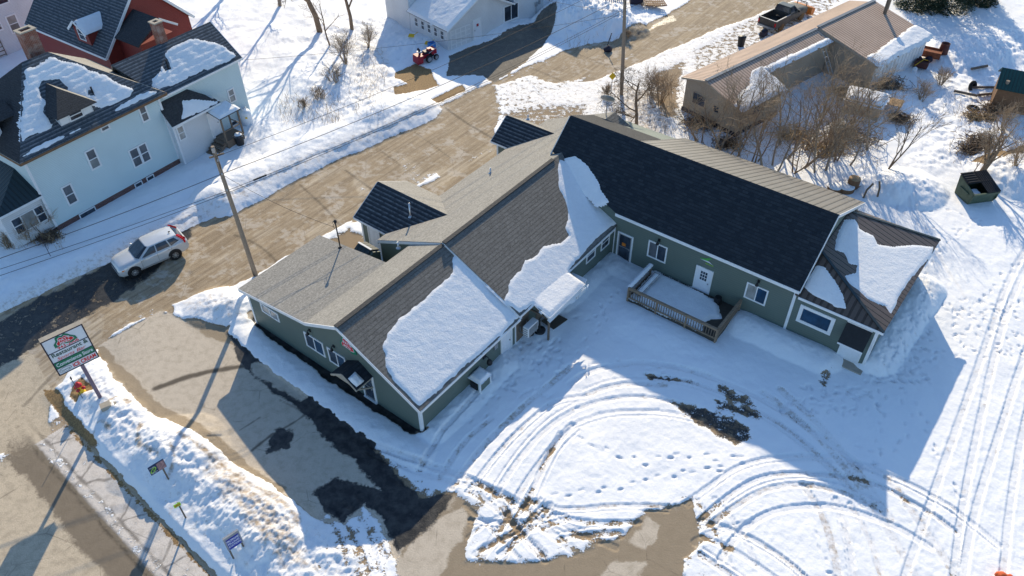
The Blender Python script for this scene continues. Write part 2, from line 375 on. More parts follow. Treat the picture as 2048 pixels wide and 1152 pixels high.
DRIVE = [(893, 152), (898, 112), (950, 92), (1060, 50), (1112, 38), (1113, 62), (1066, 112), (990, 166), (965, 152)]
c_street = cov(STREET); c_lot = cov(LOT, jit=.7); c_isl = cov(ISLAND, jit=.6); c_drv = cov(DRIVE)
c_low = ws*sstep(-.12, .05, LD+n2*.12)+(1-ws)*cov([(-120, 600), (0, 616), (200, 640), (195, 690), (150, 728), (108, 772), (95, 800), (90, 900), (-120, 900)])
snow = np.minimum(snow, 1-np.maximum.reduce([c_street, c_lot, c_drv*.85, c_low]))
snow = np.maximum(snow, c_isl*(1-c_low))
def setmin(arr, c, v): return arr*(1-c)+v*c
# half melted and scraped places
for px, v in [([(640, 1000), (690, 990), (745, 1000), (790, 1060), (800, 1140), (780, 1260), (600, 1260), (640, 1100)], .66),
              ([(735, 895), (800, 930), (870, 975), (905, 985), (890, 1025), (820, 995), (760, 940)], .62),
              ([(905, 985), (960, 930), (1010, 960), (1080, 1010), (1160, 1040), (1180, 1095), (1050, 1125), (930, 1120), (960, 1040)], .80),
              ([(1150, 1095), (1250, 1060), (1290, 1020), (1240, 1030), (1150, 1050)], .7),
              ([(1390, 1000), (1460, 1000), (1500, 1080), (1470, 1152), (1370, 1160), (1400, 1060)], .82),
              ([(985, 170), (1060, 150), (1110, 165), (1180, 150), (1130, 200), (1060, 240), (1000, 255)], .64),
              ([(1100, 185), (1200, 160), (1310, 113), (1500, 36), (1600, 5), (1720, -30), (1500, 95), (1380, 145), (1350, 235), (1290, 290), (1220, 240), (1150, 245), (1060, 250)], .70), ([(1390, 100), (1500, 40), (1620, -10), (1720, -30), (1640, 40), (1500, 100), (1380, 160)], .55),
              ([(1000, 230), (1060, 215), (1180, 210), (1150, 250), (1040, 262)], .45),
              ([(520, 640), (690, 445), (705, 460), (620, 505), (540, 560)], .55)]:
    snow = setmin(snow, cov(px, f=.5), v)
for px in ([(345, 610), (400, 588), (460, 572), (480, 600), (500, 650), (470, 655), (430, 648), (385, 635), (360, 640)], [(640, 475), (690, 447), (706, 440), (702, 455), (650, 485), (600, 512), (520, 555), (490, 590), (478, 575), (520, 545)], [(830, 372), (872, 348), (880, 354), (838, 378)]):
    snow = np.maximum(snow, cov(px, jit=.6)*.85)
for px, v in [([(786, 306), (812, 314), (850, 345), (885, 338), (862, 374), (822, 372), (800, 342)], .40), ([(688, 318), (705, 330), (740, 385), (722, 388), (700, 350)], .36), ([(640, 345), (690, 325), (700, 335), (640, 362), (600, 385), (598, 375)], .33), ([(930, 315), (985, 290), (990, 300), (935, 330)], .40), ([(600, 470), (650, 440), (690, 430), (680, 450), (620, 490)], .3), ([(500, 470), (560, 440), (570, 455), (510, 490)], .25), ([(230, 652), (300, 618), (330, 620), (250, 655)], .38), ([(1200, 130), (1270, 100), (1280, 110), (1210, 140)], .36)]:
    snow = np.maximum(snow, cov(px, f=.4)*v)
snow = np.maximum(snow, .36*c_street*sstep(1.3, .2, boxed(d_line, smooth_line(wp(STREET[8:21])), GX, GY, 4, 9)))
snow = setmin(snow, cov([(655, 482), (700, 456), (722, 468), (760, 505), (715, 530), (660, 505)], f=.3), .12)
snow = setmin(snow, cov([(1310, 150), (1365, 125), (1360, 235), (1330, 240), (1305, 200)], f=.8, jit=1.4), .3)
# ploughed ridge along the front of the restaurant
FB = smooth_line(wp([(484, 660), (522, 693), (567, 727), (598, 750), (648, 787), (688, 812), (733, 845), (788, 880), (840, 916)]))
dFB = boxed(d_line, FB, GX, GY, 4, 9)+n2*.16+n1*.12
snow = np.maximum(snow, sstep(.80, .6, dFB)); hFB = .22*np.clip(1-(dFB/.88)**2, 0, 1)
# wet tarmac, and house shade painted dark onto the street
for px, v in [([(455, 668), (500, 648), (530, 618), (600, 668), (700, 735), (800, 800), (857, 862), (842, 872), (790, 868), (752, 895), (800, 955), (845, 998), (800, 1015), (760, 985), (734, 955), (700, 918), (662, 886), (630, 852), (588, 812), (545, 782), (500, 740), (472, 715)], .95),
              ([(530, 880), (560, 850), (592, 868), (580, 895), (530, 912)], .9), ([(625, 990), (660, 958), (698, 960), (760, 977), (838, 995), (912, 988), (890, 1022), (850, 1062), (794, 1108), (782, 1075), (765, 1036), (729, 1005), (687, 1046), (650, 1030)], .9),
              ([(1330, 800), (1400, 815), (1450, 832), (1500, 858), (1508, 880), (1470, 888), (1430, 865), (1370, 835)], .66), ([(1290, 748), (1385, 762), (1385, 770), (1300, 758)], .8),
              ([(1436, 770), (1500, 800), (1512, 815), (1460, 800)], .6), ([(1430, 800), (1520, 825), (1520, 842), (1440, 815)], .64),
              ([(1640, 745), (1660, 735), (1666, 745), (1648, 770), (1640, 762)], .55), ([(1050, 660), (1120, 600), (1140, 620), (1080, 680)], .25),
              ([(897, 148), (900, 118), (955, 92), (1020, 70), (1062, 60), (1060, 100), (985, 160)], .22),
              ([(-80, 655), (0, 626), (120, 574), (235, 516), (330, 470), (372, 450), (385, 470), (300, 560), (200, 620), (100, 668), (0, 722), (-80, 760)], .74), ([(1265, 80), (1300, 50), (1345, 30), (1350, 40), (1290, 70)], .7),  # street darkened where the houses cast their shade
              ([(1170, 665), (1120, 690), (1145, 700)], .3)]:
    c = cov(px, f=.3)*v; wet_shade = np.maximum(wet_shade, c); snow = snow*(1-.97*c) if v > .5 else snow
snow = np.maximum(snow, sstep(.80, .6, dFB))
wet_shade *= 1-.9*cov([(508, 728), (545, 735), (600, 768), (622, 790), (602, 802), (560, 778), (520, 748)], f=.25)
pale = .95*c_lot+.36*c_street+.75*c_low+.3*c_drv
pale = setmin(pale, cov([(850, 1250), (800, 1100), (880, 1030), (910, 985), (985, 990), (960, 1090), (1000, 1125), (1150, 1095), (1250, 1075), (1290, 1015), (1390, 1000), (1430, 1045), (1400, 1110), (1390, 1250)], f=.4), .12)
for px in ([(792, 1170), (815, 1095), (870, 1045), (925, 1005), (945, 1030), (925, 1080), (900, 1115), (865, 1170)], [(1262, 1085), (1295, 1035), (1330, 1048), (1320, 1080), (1290, 1098)], [(1195, 1160), (1230, 1120), (1290, 1125), (1270, 1170)]):
    pale = np.maximum(pale, cov(px)*.85)
LOTRIM = smooth_line(wp([(195, 700), (240, 745), (305, 815), (345, 835), (400, 866), (445, 895), (500, 945), (560, 985)]))
pale = pale*(1-.85*sstep(.5, .2, boxed(d_line, LOTRIM, GX, GY, 3, 9)+JIT*.6))
pale = pale*(1-.85*cov([(330, 612), (390, 640), (470, 660), (480, 700), (430, 680), (380, 655)], f=.3))
for px, v in [([(786, 306), (812, 314), (850, 345), (885, 338), (862, 374), (822, 372), (800, 342)], 1), ([(688, 318), (705, 330), (740, 385), (722, 388), (700, 350)], .95), ([(640, 345), (690, 325), (700, 335), (640, 362), (600, 385), (598, 375)], .9), ([(600, 470), (650, 440), (690, 430), (680, 450), (620, 490)], .9), ([(500, 470), (560, 440), (570, 455), (510, 490)], .8), ([(840, 360), (930, 315), (985, 290), (990, 305), (935, 340), (860, 385)], .9), ([(0, 740), (90, 690), (180, 640), (200, 655), (110, 730), (40, 790)], .85), ([(420, 520), (480, 490), (500, 500), (440, 540)], .8)]:
    pale = np.maximum(pale, cov(px, f=.5)*v)
# main road: dirty gutter band, old pavement with ice
CP = W(74, 899, -.5)[:2]; CD = (GX-CP[0])*LN[0]+(GY-CP[1])*LN[1]
gut = ws*sstep(-.1, .25, CD+JIT*.25)*sstep(1.5, 1.0, CD+JIT*.8); pale = pale*(1-.9*gut)
swk = ws*sstep(0, -.3, CD)*sstep(.1, .5, LD)
pale = setmin(pale, swk, .85); pale = np.maximum(pale, 0)
pale = setmin(pale, ws*sstep(1.5, 1.9, CD+JIT*.8), .95)
edge = ws*sstep(.26, 0, np.abs(LD-.2)+JIT*.25); grs = np.maximum(grs, edge*.62)
snow = np.maximum(snow, ws*.42*sstep(.5, .1, np.abs(CD+.35)+n1*.2)); snow = np.maximum(snow, swk*.30*(n1 > .1))
for px in ([(790, 150), (830, 128), (862, 140), (868, 158), (880, 172), (840, 182), (792, 192), (788, 180), (815, 171), (790, 162)], [(832, 216), (870, 195), (925, 170), (932, 182), (850, 220)], [(135, 792), (145, 770), (165, 752), (195, 782), (165, 792), (150, 806)], [(80, 770), (115, 775), (140, 815), (185, 862), (200, 890), (170, 880), (110, 820)], [(1940, 330), (2048, 290), (2048, 310), (1960, 340)]):
    c = cov(px, jit=.5); grs = np.maximum(grs, c); snow = snow*(1-c)
# brown dirt lying on ploughed snow
for px, v in [(ISLAND, .22), ([(345, 610), (460, 572), (500, 650), (385, 640)], .3), ([(430, 900), (520, 960), (600, 1060), (640, 1152), (560, 1152), (470, 1040), (400, 960)], .5), ([(1000, 160), (1200, 150), (1500, 30), (1640, 0), (1400, 150), (1300, 240), (1020, 260)], .30), ([(1220, 160), (1360, 200), (1340, 280), (1250, 260)], .5), ([(1130, 0), (1300, 0), (1260, 80), (1150, 60)], .12), ([(720, 90), (780, 110), (800, 220), (740, 240), (700, 180)], .3)]:
    dirt = np.maximum(dirt, cov(px, f=.6)*v)
for px, w_ in (([(365, 880), (420, 915), (480, 965), (545, 1000)], .5), ([(455, 975), (520, 985), (565, 1012), (600, 1050)], .6), ([(285, 860), (278, 900), (330, 925)], .35), ([(350, 905), (360, 930), (345, 955)], .3), ([(520, 1060), (545, 1100), (600, 1115)], .45), ([(215, 815), (240, 800), (262, 812)], .35), ([(185, 870), (200, 840), (220, 860)], .3)):
    dirt = np.maximum(dirt, .62*sstep(w_*.8, .05, boxed(d_line, smooth_line(wp(px)), GX, GY, 2, 9)+JIT*.6))
dNE = boxed(d_line, smooth_line(wp(STREET[1:19])), GX, GY, 4, 9); dirt = np.maximum(dirt, .34*sstep(1.5, .1, dNE))
# cracks and seams
for px, w_, v in [([(310, 777), (390, 748), (486, 732)], .16, 1), ([(545, 868), (590, 845), (640, 805)], .06, .8), ([(505, 900), (545, 868)], .09, .9), ([(560, 800), (620, 830)], .05, .6), ([(690, 340), (735, 372), (770, 400)], .07, .7), ([(600, 370), (650, 415), (680, 450)], .07, .6), ([(890, 215), (930, 245), (1000, 285)], .09, .7), ([(760, 300), (800, 330)], .06, .5), ([(830, 265), (880, 300), (905, 320)], .05, .5), ([(470, 470), (520, 490), (560, 530)], .08, .6),
                  ([(1060, 135), (1120, 160)], .07, .6), ([(1160, 110), (1210, 130)], .07, .5), ([(1270, 60), (1320, 85)], .06, .5), ([(40, 800), (120, 720), (200, 660)], .1, .5), ([(60, 690), (140, 640)], .08, .5), ([(480, 860), (520, 835)], .05, .6)]:
    P = smooth_line(wp(px)); crk = np.maximum(crk, v*sstep(w_*1.6, w_*.5, boxed(d_line, P, GX, GY, 1, 9)+n2*.06))
for off, w_ in ((.0, .14), (-.55, .07)): crk = np.maximum(crk, ws*sstep(w_*1.5, w_*.5, np.abs(CD-off)+n2*.1+n1*.05)*.8)
for k in range(9):
    s0 = 1+k*1.7+hsh(np.int64(k), np.int64(3), 1)*1.0; crk = np.maximum(crk, swk*.7*sstep(.1, .02, np.abs(LS-s0+LD*.6*((-1)**k)+n1*.5)))
crk *= (1-sstep(.3, .6, snow)*.8)
# ---------------------------------------------------------------- relief
hh = .07*sstep(.35, .8, snow)+snow*(.05*n1+.02*n2)
hh += hFB+sstep(1.0, .4, dFB)*.05*n2
def mound(px, r, h, lump=.2, z=0):
    global hh
    c = W(*px, z)[:2]; q = np.hypot(GX-c[0], GY-c[1])/r+n1*.16
    b = np.clip(1-q*q, 0, 1); hh = hh+h*b*(1+lump*n2*.8+lump*n1+lump*.35*n4)
def ridge(px, w_, h, lump=.2, cover=0):
    global hh, snow
    P = smooth_line(wp(px)); d = boxed(d_line, P, GX, GY, w_*1.6, 99)/w_+JIT*.35
    b = np.clip(1-d*d, 0, 1); hh = hh+h*b*(1+lump*(n2*.7+n1+n4*.35))
    if cover: snow = np.maximum(snow, sstep(.02, .12, b*h)*cover)
ridge([(0, 592), (110, 548), (225, 498), (300, 466), (370, 434), (430, 412)], 1.5, .4, .1, cover=1)
ridge([(450, 398), (560, 340), (640, 300), (700, 276), (760, 252), (830, 222)], 2.3, .65, .08, cover=1)
yard = cov([(-200, 560), (60, 566), (225, 490), (370, 425), (480, 378), (640, 292), (760, 245), (830, 210), (800, 130), (800, -60), (-200, -60)], f=1.2, jit=.3); hh += .28*yard
hh += .16*yard*fbm(GX, GY, .3, 4, 41)+.05*yard*n1
hh *= 1-.9*cov([(100, 490), (150, 462), (362, 345), (420, 322), (420, 290), (300, 300), (60, 420), (60, 480)], f=1.0, jit=.3)
isl = cov(ISLAND, f=.9, jit=.6)*(1-ws*sstep(-2.0, -.15, LD)); hh += isl*(.26+.18*n1+.09*n2+.05*n4)
for p, r, h in [((360, 905), 2.6, .35), ((545, 1050), 2.2, .38), ((470, 1000), 2.0, .2), ((560, 1150), 2.6, .2), ((230, 850), 1.8, .25), ((290, 915), 2, .25)]: mound(p, r, h, .15)
for p, r, h in [((430, 612), 1.9, .4), ((480, 620), 1.5, .45), ((1165, 42), 5.0, 1.5), ((1235, 55), 3.2, .9), ((1130, 45), 3.2, .9), ((1820, 378), 2.6, .75), ((1765, 385), 1.8, .55), ((2030, 352), 3.4, 1.0), ((1700, 345), 2.4, .4), ((1930, 110), 4, .7), ((2000, 90), 4.5, .6), ((840, 88), 2.6, .35), ((735, 225), 3, .4), ((1730, 220), 2.0, .5), ((1010, 55), 3.2, .5), ((1790, 205), 2.2, .5)]: mound(p, r, h, .2)
ridge([(1490, 648), (1560, 684), (1640, 716)], 1.3, .42, .1); ridge([(1745, 722), (1790, 655), (1848, 578)], 1.3, .6, .15)
ridge([(868, 862), (930, 800), (1000, 728)], 1.0, .28, .2); ridge([(1225, 520), (1180, 555), (1120, 610)], .9, .18, .3); ridge([(1240, 540), (1310, 565)], .8, .15, .3)
ridge([(1265, 640), (1330, 672), (1400, 712)], 1.6, .12, .2); ridge([(1095, 640), (1060, 690), (1030, 720)], 1.2, .1, .5)
for px in ([(560, 70), (600, 170), (640, 230)], [(1850, 330), (1930, 300)], [(1600, 600), (1680, 640)]): ridge(px, 1.5, .15, .3)
# rough churned ground (far plots)
rgh = cov([(600, 60), (820, 30), (830, 220), (640, 250)], f=2)*.10+cov([(1820, 90), (2048, 60), (2048, 330), (1830, 330)], f=2)*.12+cov([(1110, -20), (1340, -20), (1300, 60), (1120, 90)], f=1.5)*.14+cov([(1200, 180), (1350, 220), (1330, 290), (1230, 280)], f=1)*.12
hh += rgh*(n2*.8+n1*.8+n4*.45)*snow; hh += .012*n4*snow
sdb = boxed(sd_poly, wp([(870, 1250), (880, 1030), (912, 985), (975, 985), (955, 1050), (935, 1120), (1000, 1125), (1150, 1095), (1250, 1075), (1290, 1018), (1388, 1000), (1430, 1045), (1402, 1110), (1385, 1250)]), GX, GY, 3, 9)+JIT*1.2
snow = np.minimum(snow, 1-.34*sstep(.7, -.1, sdb))
# wheel tracks
def track(px, w_=.135, depth=.032, dirty=.3, scrape=.12):
    global hh, snow, dirt
    P = smooth_line(wp(px)); d = boxed(d_line, P, GX, GY, 1.0, 9)
    c = sstep(w_*1.14, w_*.94, d+n2*.015+n4*.012); br = c*(.6+.4*sstep(-.3, .4, n2+n1))
    hh = hh-depth*c*(.75+.5*n1)+.006*sstep(w_*.5, 0, np.abs(d-w_*1.6))*sstep(.5, .9, snow)
    dirt = np.maximum(dirt, dirty*br); snow = snow-scrape*br*(snow > .3)
TR = [[(1143, 851), (1198, 829), (1253, 822), (1328, 824), (1400, 838)], [(1155, 818), (1194, 804), (1253, 794), (1304, 796), (1380, 812)], [(1171, 792), (1214, 775), (1265, 767), (1330, 772)],
      [(1140, 768), (1175, 745), (1218, 733), (1277, 724), (1336, 731), (1390, 745), (1480, 776), (1560, 820), (1650, 880), (1720, 935)], [(1292, 749), (1379, 763), (1440, 785), (1500, 810), (1590, 870), (1680, 950), (1730, 1010)],
      [(1120, 869), (1085, 935), (1051, 1006), (1020, 1060)], [(1150, 852), (1110, 890), (1075, 960), (1055, 1010)], [(905, 975), (960, 900), (1010, 850), (1060, 800), (1100, 770), (1140, 735)], [(935, 985), (1000, 900), (1060, 840), (1110, 800), (1171, 792)], [(880, 955), (930, 880), (980, 840)], [(985, 1000), (1040, 915), (1100, 850), (1155, 818)], [(1000, 1060), (1060, 950), (1143, 851)],
      [(1088, 1012), (1135, 1022), (1234, 1010), (1336, 1014)], [(1060, 1000), (1110, 1030), (1167, 1047), (1277, 1045)], [(1120, 1080), (1180, 1068), (1240, 1066)], [(960, 970), (1050, 1010), (1150, 1060), (1230, 1095)], [(940, 1040), (1030, 1050), (1110, 1030)], [(960, 1100), (1040, 1060), (1090, 1010)], [(1000, 1110), (1060, 1060), (1100, 1010)], [(990, 990), (1050, 1080), (1090, 1120)],
      [(1371, 1006), (1422, 971), (1468, 937), (1519, 920), (1586, 912), (1664, 914), (1723, 928), (1825, 971), (1915, 1022), (1998, 1092)], [(1400, 1040), (1468, 983), (1519, 955), (1578, 947), (1684, 953), (1751, 967), (1860, 1026), (1911, 1065)], [(1420, 1050), (1468, 1014), (1527, 979), (1597, 967), (1690, 985), (1760, 1020)],
      [(1440, 1120), (1468, 1077), (1507, 1041), (1566, 1016), (1664, 1012), (1723, 1028), (1802, 1059), (1860, 1096)], [(1400, 1040), (1491, 1069), (1566, 1116), (1620, 1165)], [(1405, 1075), (1468, 1100), (1560, 1165)], [(1400, 1110), (1480, 1165)],
      [(1605, 971), (1641, 1022), (1664, 1092), (1680, 1170)], [(1672, 998), (1696, 1073), (1710, 1170)], [(1700, 1010), (1740, 1080), (1765, 1170)],
      [(740, 905), (820, 940), (900, 965), (960, 975)], [(745, 890), (830, 925), (910, 945), (985, 980)], [(790, 950), (850, 990)], [(980, 760), (930, 820), (880, 870), (840, 940)]]
for k, t in enumerate(TR): track(t, w_=.12+.05*((k*5) % 4)/3, depth=.05+.03*((k*3) % 5)/4, dirty=.22+.26*((k*7) % 5)/4, scrape=.06+.2*((k*3) % 4)/3)
def shifted(px, o):
    P = smooth_line(px, 2); d = np.gradient(P, axis=0); d /= np.linalg.norm(d, axis=1)[:, None]; return [(x-o*b, y+o*a) for (x, y), (a, b) in zip(P, d)]
for k, t in enumerate(TR):
    for o in ((9,), (), (-13,), ())[k % 4]: track(shifted(t, o), .06, .036, .2, .05)
for k, t in enumerate(([(930, 1010), (985, 1060), (1040, 1120)], [(945, 985), (1010, 1030), (1090, 1110)], [(1000, 985), (1080, 1050), (1150, 1105)], [(935, 1075), (1000, 1030), (1080, 1000)], [(950, 1110), (1030, 1070), (1130, 1040)], [(1020, 1000), (1000, 1060), (960, 1120)], [(1055, 1000), (1035, 1070), (1010, 1120)], [(975, 980), (1030, 1005), (1120, 1060), (1200, 1085)], [(1090, 1060), (1160, 1075), (1240, 1070)], [(1395, 1000), (1430, 1060), (1460, 1130)], [(1430, 1000), (1480, 1060), (1510, 1130)], [(1390, 1085), (1440, 1060), (1500, 1050)], [(690, 1000), (740, 1060), (760, 1150)], [(660, 1020), (710, 1080), (720, 1160)], [(720, 990), (770, 1050), (790, 1110)])): track(t, .10+.05*(k % 3), .04, .24, .14 if k < 12 else .12)
for t in ([(1527, 786), (1586, 830), (1664, 904), (1743, 1006), (1794, 1092), (1836, 1165)], [(1774, 955), (1860, 1077), (1915, 1160)], [(1560, 780), (1640, 850), (1720, 950), (1780, 1040)]): track(t, .2, .03, .4, .26)
for t in ([(2075, 460), (2015, 560), (1968, 700), (1890, 920), (1800, 1180)], [(2060, 520), (2020, 600), (1990, 700), (1955, 860), (1919, 1037), (1905, 1170)], [(2110, 560), (2048, 708), (1990, 890), (1939, 1053), (1922, 1180)], [(2090, 700), (2048, 841), (2020, 1000), (2003, 1170)]): track(t, .17, .055, .26, .16)
for t in ([(1790, 330), (1830, 420), (1880, 520), (1900, 560)], [(1810, 400), (1850, 480), (1930, 600)], [(1990, 410), (2040, 470)], [(560, 1160), (640, 1060), (700, 1010)], [(700, 1170), (690, 1090), (660, 1040)], [(740, 1170), (720, 1090), (680, 1030)], [(770, 1120), (750, 1060), (700, 1000)]): track(t, .12, .04, .1, .12)
# footprints
rng = np.random.RandomState(4)
FP = []
def walk(px, step=.62, side=.12, jitter=.085):
    P = smooth_line(wp(px)); s = np.r_[0, np.cumsum(np.hypot(*np.diff(P, axis=0).T))]; k = 0
    for t in np.cumsum(step*(.75+.5*rng.rand(int(s[-1]/step)+1))):
        x = np.interp(t, s, P[:, 0]); y = np.interp(t, s, P[:, 1]); x2 = np.interp(t+.1, s, P[:, 0]); y2 = np.interp(t+.1, s, P[:, 1])
        d = nrm(A(x2-x+1e-6, y2-y)); k += 1; sg = 1 if k % 2 else -1
        FP.append((x-d[1]*side*sg+rng.randn()*jitter, y+d[0]*side*sg+rng.randn()*jitter, math.atan2(d[1], d[0])))
for p in ([(1135, 868), (1170, 885), (1230, 910), (1300, 925), (1400, 915), (1480, 920)], [(1090, 998), (1180, 985), (1280, 965), (1370, 945), (1450, 938)], [(1765, 780), (1757, 870), (1752, 940)], [(1820, 790), (1850, 850), (1875, 920)], [(1690, 890), (1760, 905), (1810, 890), (1812, 840), (1800, 780)], [(1760, 760), (1830, 740), (1880, 700)], [(1740, 780), (1800, 690), (1850, 600)], [(1640, 800), (1720, 775), (1800, 760)], [(1840, 570), (1870, 500), (1960, 440)], [(1860, 600), (1920, 640), (2000, 560), (2048, 520)], [(1830, 430), (1900, 415), (1960, 450)], [(1780, 400), (1830, 460), (1920, 460)], [(1195, 600), (1215, 640), (1180, 680), (1130, 740)], [(1240, 570), (1200, 640), (1150, 640)], [(1040, 730), (1000, 780), (950, 850)], [(1100, 700), (1160, 740), (1230, 720), (1330, 740)], [(1610, 1040), (1640, 1090), (1660, 1150)], [(1890, 950), (1920, 1000)], [(520, 250), (560, 300), (640, 280)], [(500, 290), (540, 330), (520, 350)], [(1880, 280), (1960, 250), (2040, 270)], [(870, 60), (820, 110), (760, 150)]): walk(p)
for k in range(170):
    x, y = 1740+rng.rand()*120, 590+rng.rand()*180
    if (x-1740)*1.4+(y-740) > 0: w = W(x, y); FP.append((w[0], w[1], 2.4+rng.randn()*.5))
for k in range(90): w = W(1900+rng.rand()*148, 600+rng.rand()*120-(0), 0); FP.append((w[0], w[1], rng.rand()*6))
for k in range(70): w = W(1560+rng.rand()*220, 770+rng.rand()*60, 0); FP.append((w[0], w[1], rng.rand()*6))
for k in range(80): w = W(950+rng.rand()*170, 680+rng.rand()*120, 0); FP.append((w[0], w[1], rng.rand()*6))
G2 = GX.reshape(NY, NX); 
for x, y, a in FP:
    i0 = np.searchsorted(xs, x); j0 = np.searchsorted(ys, y)
    sl = np.s_[max(j0-5, 0):j0+6, max(i0-5, 0):i0+6]
    dx = G2[sl]-x; dy = GY.reshape(NY, NX)[sl]-y; ca, sa = math.cos(a), math.sin(a)
    fl = .13+.09*rng.rand(); q = ((dx*ca+dy*sa)/fl)**2+((-dx*sa+dy*ca)/.085)**2
    b = np.clip(1.25-q, 0, 1)*(.6+.7*rng.rand()); H2 = hh.reshape(NY, NX); H2[sl] -= .055*b
    D2 = dirt.reshape(NY, NX); D2[sl] = np.maximum(D2[sl], .22*b)
GZ = zb+hh
def gz(x, y):                                # height of the ground at a spot
    i = int(np.clip(np.searchsorted(xs, x), 0, NX-1)); j = int(np.clip(np.searchsorted(ys, y), 0, NY-1)); return float(GZ.reshape(NY, NX)[j, i])
def G(px, py):                               # photo point -> point on the ground surface
    z = 0.0
    for _ in range(4): w = W(px, py, z); z = gz(w[0], w[1])
    return A(w[0], w[1], z)
# ---------------------------------------------------------------- ground material
def groundmat(name, dark, light, streak=0.0):
    m = MT(name)
    a1 = m('Attribute', _attribute_name='cover'); a2 = m('Attribute', _attribute_name='stain')
    s1 = m('SeparateColor'); m.l.new(a1.outputs['Color'], s1.inputs[0]); s2 = m('SeparateColor'); m.l.new(a2.outputs['Color'], s2.inputs[0])
    sn, wt, pl = s1.outputs; gr, dt, ck = s2.outputs
    f5 = m.noise(2.2, 6, rough=.62); f20 = m.noise(11, 4); f60 = m.noise(48, 3); f1 = m.noise(.6, 5)
    n = m.math('ADD', m.math('MULTIPLY', m.math('SUBTRACT', f5, .5), 1.15), m.math('MULTIPLY', m.math('SUBTRACT', f20, .5), .55))
    sf = m.ramp(m.math('ADD', sn, n), .46, .55)
    pf = m.ramp(m.math('ADD', pl, m.math('MULTIPLY', n, 1.1)), .28, .66)
    wf = m.ramp(m.math('ADD', wt, n), .40, .66)
    gf = m.ramp(m.math('ADD', gr, n), .44, .54)
    base = m.mix(pf, dark, light)
    if streak:
        st = m.noise(1.0, 4, m.coord('Object', (1, 1, 1), 0))
        mp = m('Mapping'); tc = m('TexCoord'); mp.inputs['Rotation'].default_value = (0, 0, -AZ); m.l.new(tc.outputs['Object'], mp.inputs[0])
        mp2 = m('Mapping'); mp2.inputs['Scale'].default_value = (.22, 3.2, 1); m.l.new(mp.outputs[0], mp2.inputs[0])
        st = m.noise(1.0, 6, mp2.outputs[0], .65)
        base = m.mix(m.math('MULTIPLY', m.ramp(st, .38, .62), streak), base, (.125, .085, .05))
        ice = m.ramp(m.math('ADD', f1, m.math('MULTIPLY', m.math('SUBTRACT', f5, .5), .7)), .53, .66)
        base = m.mix(m.math('MULTIPLY', ice, .75), base, (.54, .49, .43))
    f25 = m.noise(24, 5, rough=.7); f150 = m.noise(120, 2)
    base = m.mix(m.math('MULTIPLY', m.ramp(f25, .42, .62), .42), base, tuple(x*.62 for x in dark)); base = m.mix(m.math('MULTIPLY', m.ramp(f150, .45, .65), .3), base, tuple(min(1, x*1.5) for x in light)); base = m.mix(m.math('MULTIPLY', m.ramp(f5, .45, .68), .3), base, tuple(x*.75 for x in dark))
    vo = m('TexVoronoi', Scale=.42, _feature='DISTANCE_TO_EDGE'); m.l.new(m.coord(), vo.inputs['Vector'])
    base = m.mix(m.math('MULTIPLY', m.ramp(vo.outputs['Distance'], .010, .003), m.math('MULTIPLY', m.ramp(f1, .5, .6), .38)), base, (.05, .042, .035))
    base = m.mix(m.math('MULTIPLY', ck, .85), base, (.045, .036, .028))
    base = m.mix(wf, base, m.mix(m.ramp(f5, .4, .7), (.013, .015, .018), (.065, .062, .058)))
    base = m.mix(gf, base, m.mix(m.ramp(f20, .35, .65), (.34, .22, .10), (.17, .11, .055)))
    sd = m.noise(3.1, 7, rough=.72)
    snc = m.mix(m.ramp(m.math('ADD', dt, m.math('MULTIPLY', m.math('SUBTRACT', sd, .5), 1.5)), .30, .75), m.mix(m.ramp(f1, .35, .7), (.84, .855, .885), (.88, .89, .905)), (.34, .25, .165))
    snc = m.mix(m.math('MULTIPLY', m.ramp(dt, .02, .30), m.math('MULTIPLY', m.ramp(f60, .42, .62), .30)), snc, (.42, .36, .30))
    col = m.mix(sf, base, snc)
    hgt = m.math('ADD', m.math('MULTIPLY', sf, m.math('ADD', .5, m.math('MULTIPLY', f5, .5))), m.math('ADD', m.math('MULTIPLY', f20, .25), m.math('MULTIPLY', f60, .12)))
    m.bump(hgt, .045)
    rg = m.mix(wf, (.85, .85, .85), (.35, .35, .35)); rg = m.mix(sf, rg, (.7, .7, .7))
    m.fin(col, .8, 0, .25); m.l.new(rg, m.b.inputs['Roughness']); return m.m
GM = {'ground': groundmat('snowy_ground', (.26, .19, .12), (.44, .35, .25)), 'side_street': groundmat('salted_street', (.34, .255, .16), (.56, .47, .35), .8),
      'parking_lot': groundmat('salted_parking_lot', (.25, .195, .13), (.56, .49, .40), 0), 'main_road': groundmat('salted_main_road', (.15, .12, .088), (.56, .47, .35), 0),
      'sidewalk': groundmat('icy_sidewalk', (.24, .19, .14), (.66, .61, .56), 0), 'driveway': groundmat('wet_driveway', (.11, .10, .085), (.30, .27, .23), 0)}
def inside(px, z=0.0): return boxed(sd_poly, wp(px, z), FXc, FYc, .5, 9) < 0
jj, ii = np.meshgrid(np.arange(NY-1), np.arange(NX-1), indexing='ij')
q0 = (jj*NX+ii).ravel(); FXc = GX[q0]+.05; FYc = GY[q0]+.04
LSf = (FXc-LP[0])*LT[0]+(FYc-LP[1])*LT[1]; LDf = (FXc-LP[0])*LN[0]+(FYc-LP[1])*LN[1]; CDf = (FXc-CP[0])*LN[0]+(FYc-CP[1])*LN[1]
reg = np.zeros(len(q0), int)
reg[inside(STREET)] = 1; reg[inside(LOT)] = 2; reg[inside(DRIVE)] = 5
reg[inside([(-120, 700), (60, 700), (100, 775), (90, 900), (-120, 900)])] = 3
reg[(LSf > -.3) & (LDf > .15) & (CDf <= -.1)] = 4; reg[(LSf > -2.5) & (CDf > -.1)] = 3
dist = np.hypot(FXc, FYc); keep = np.abs(FXc) < .72*FYc+15
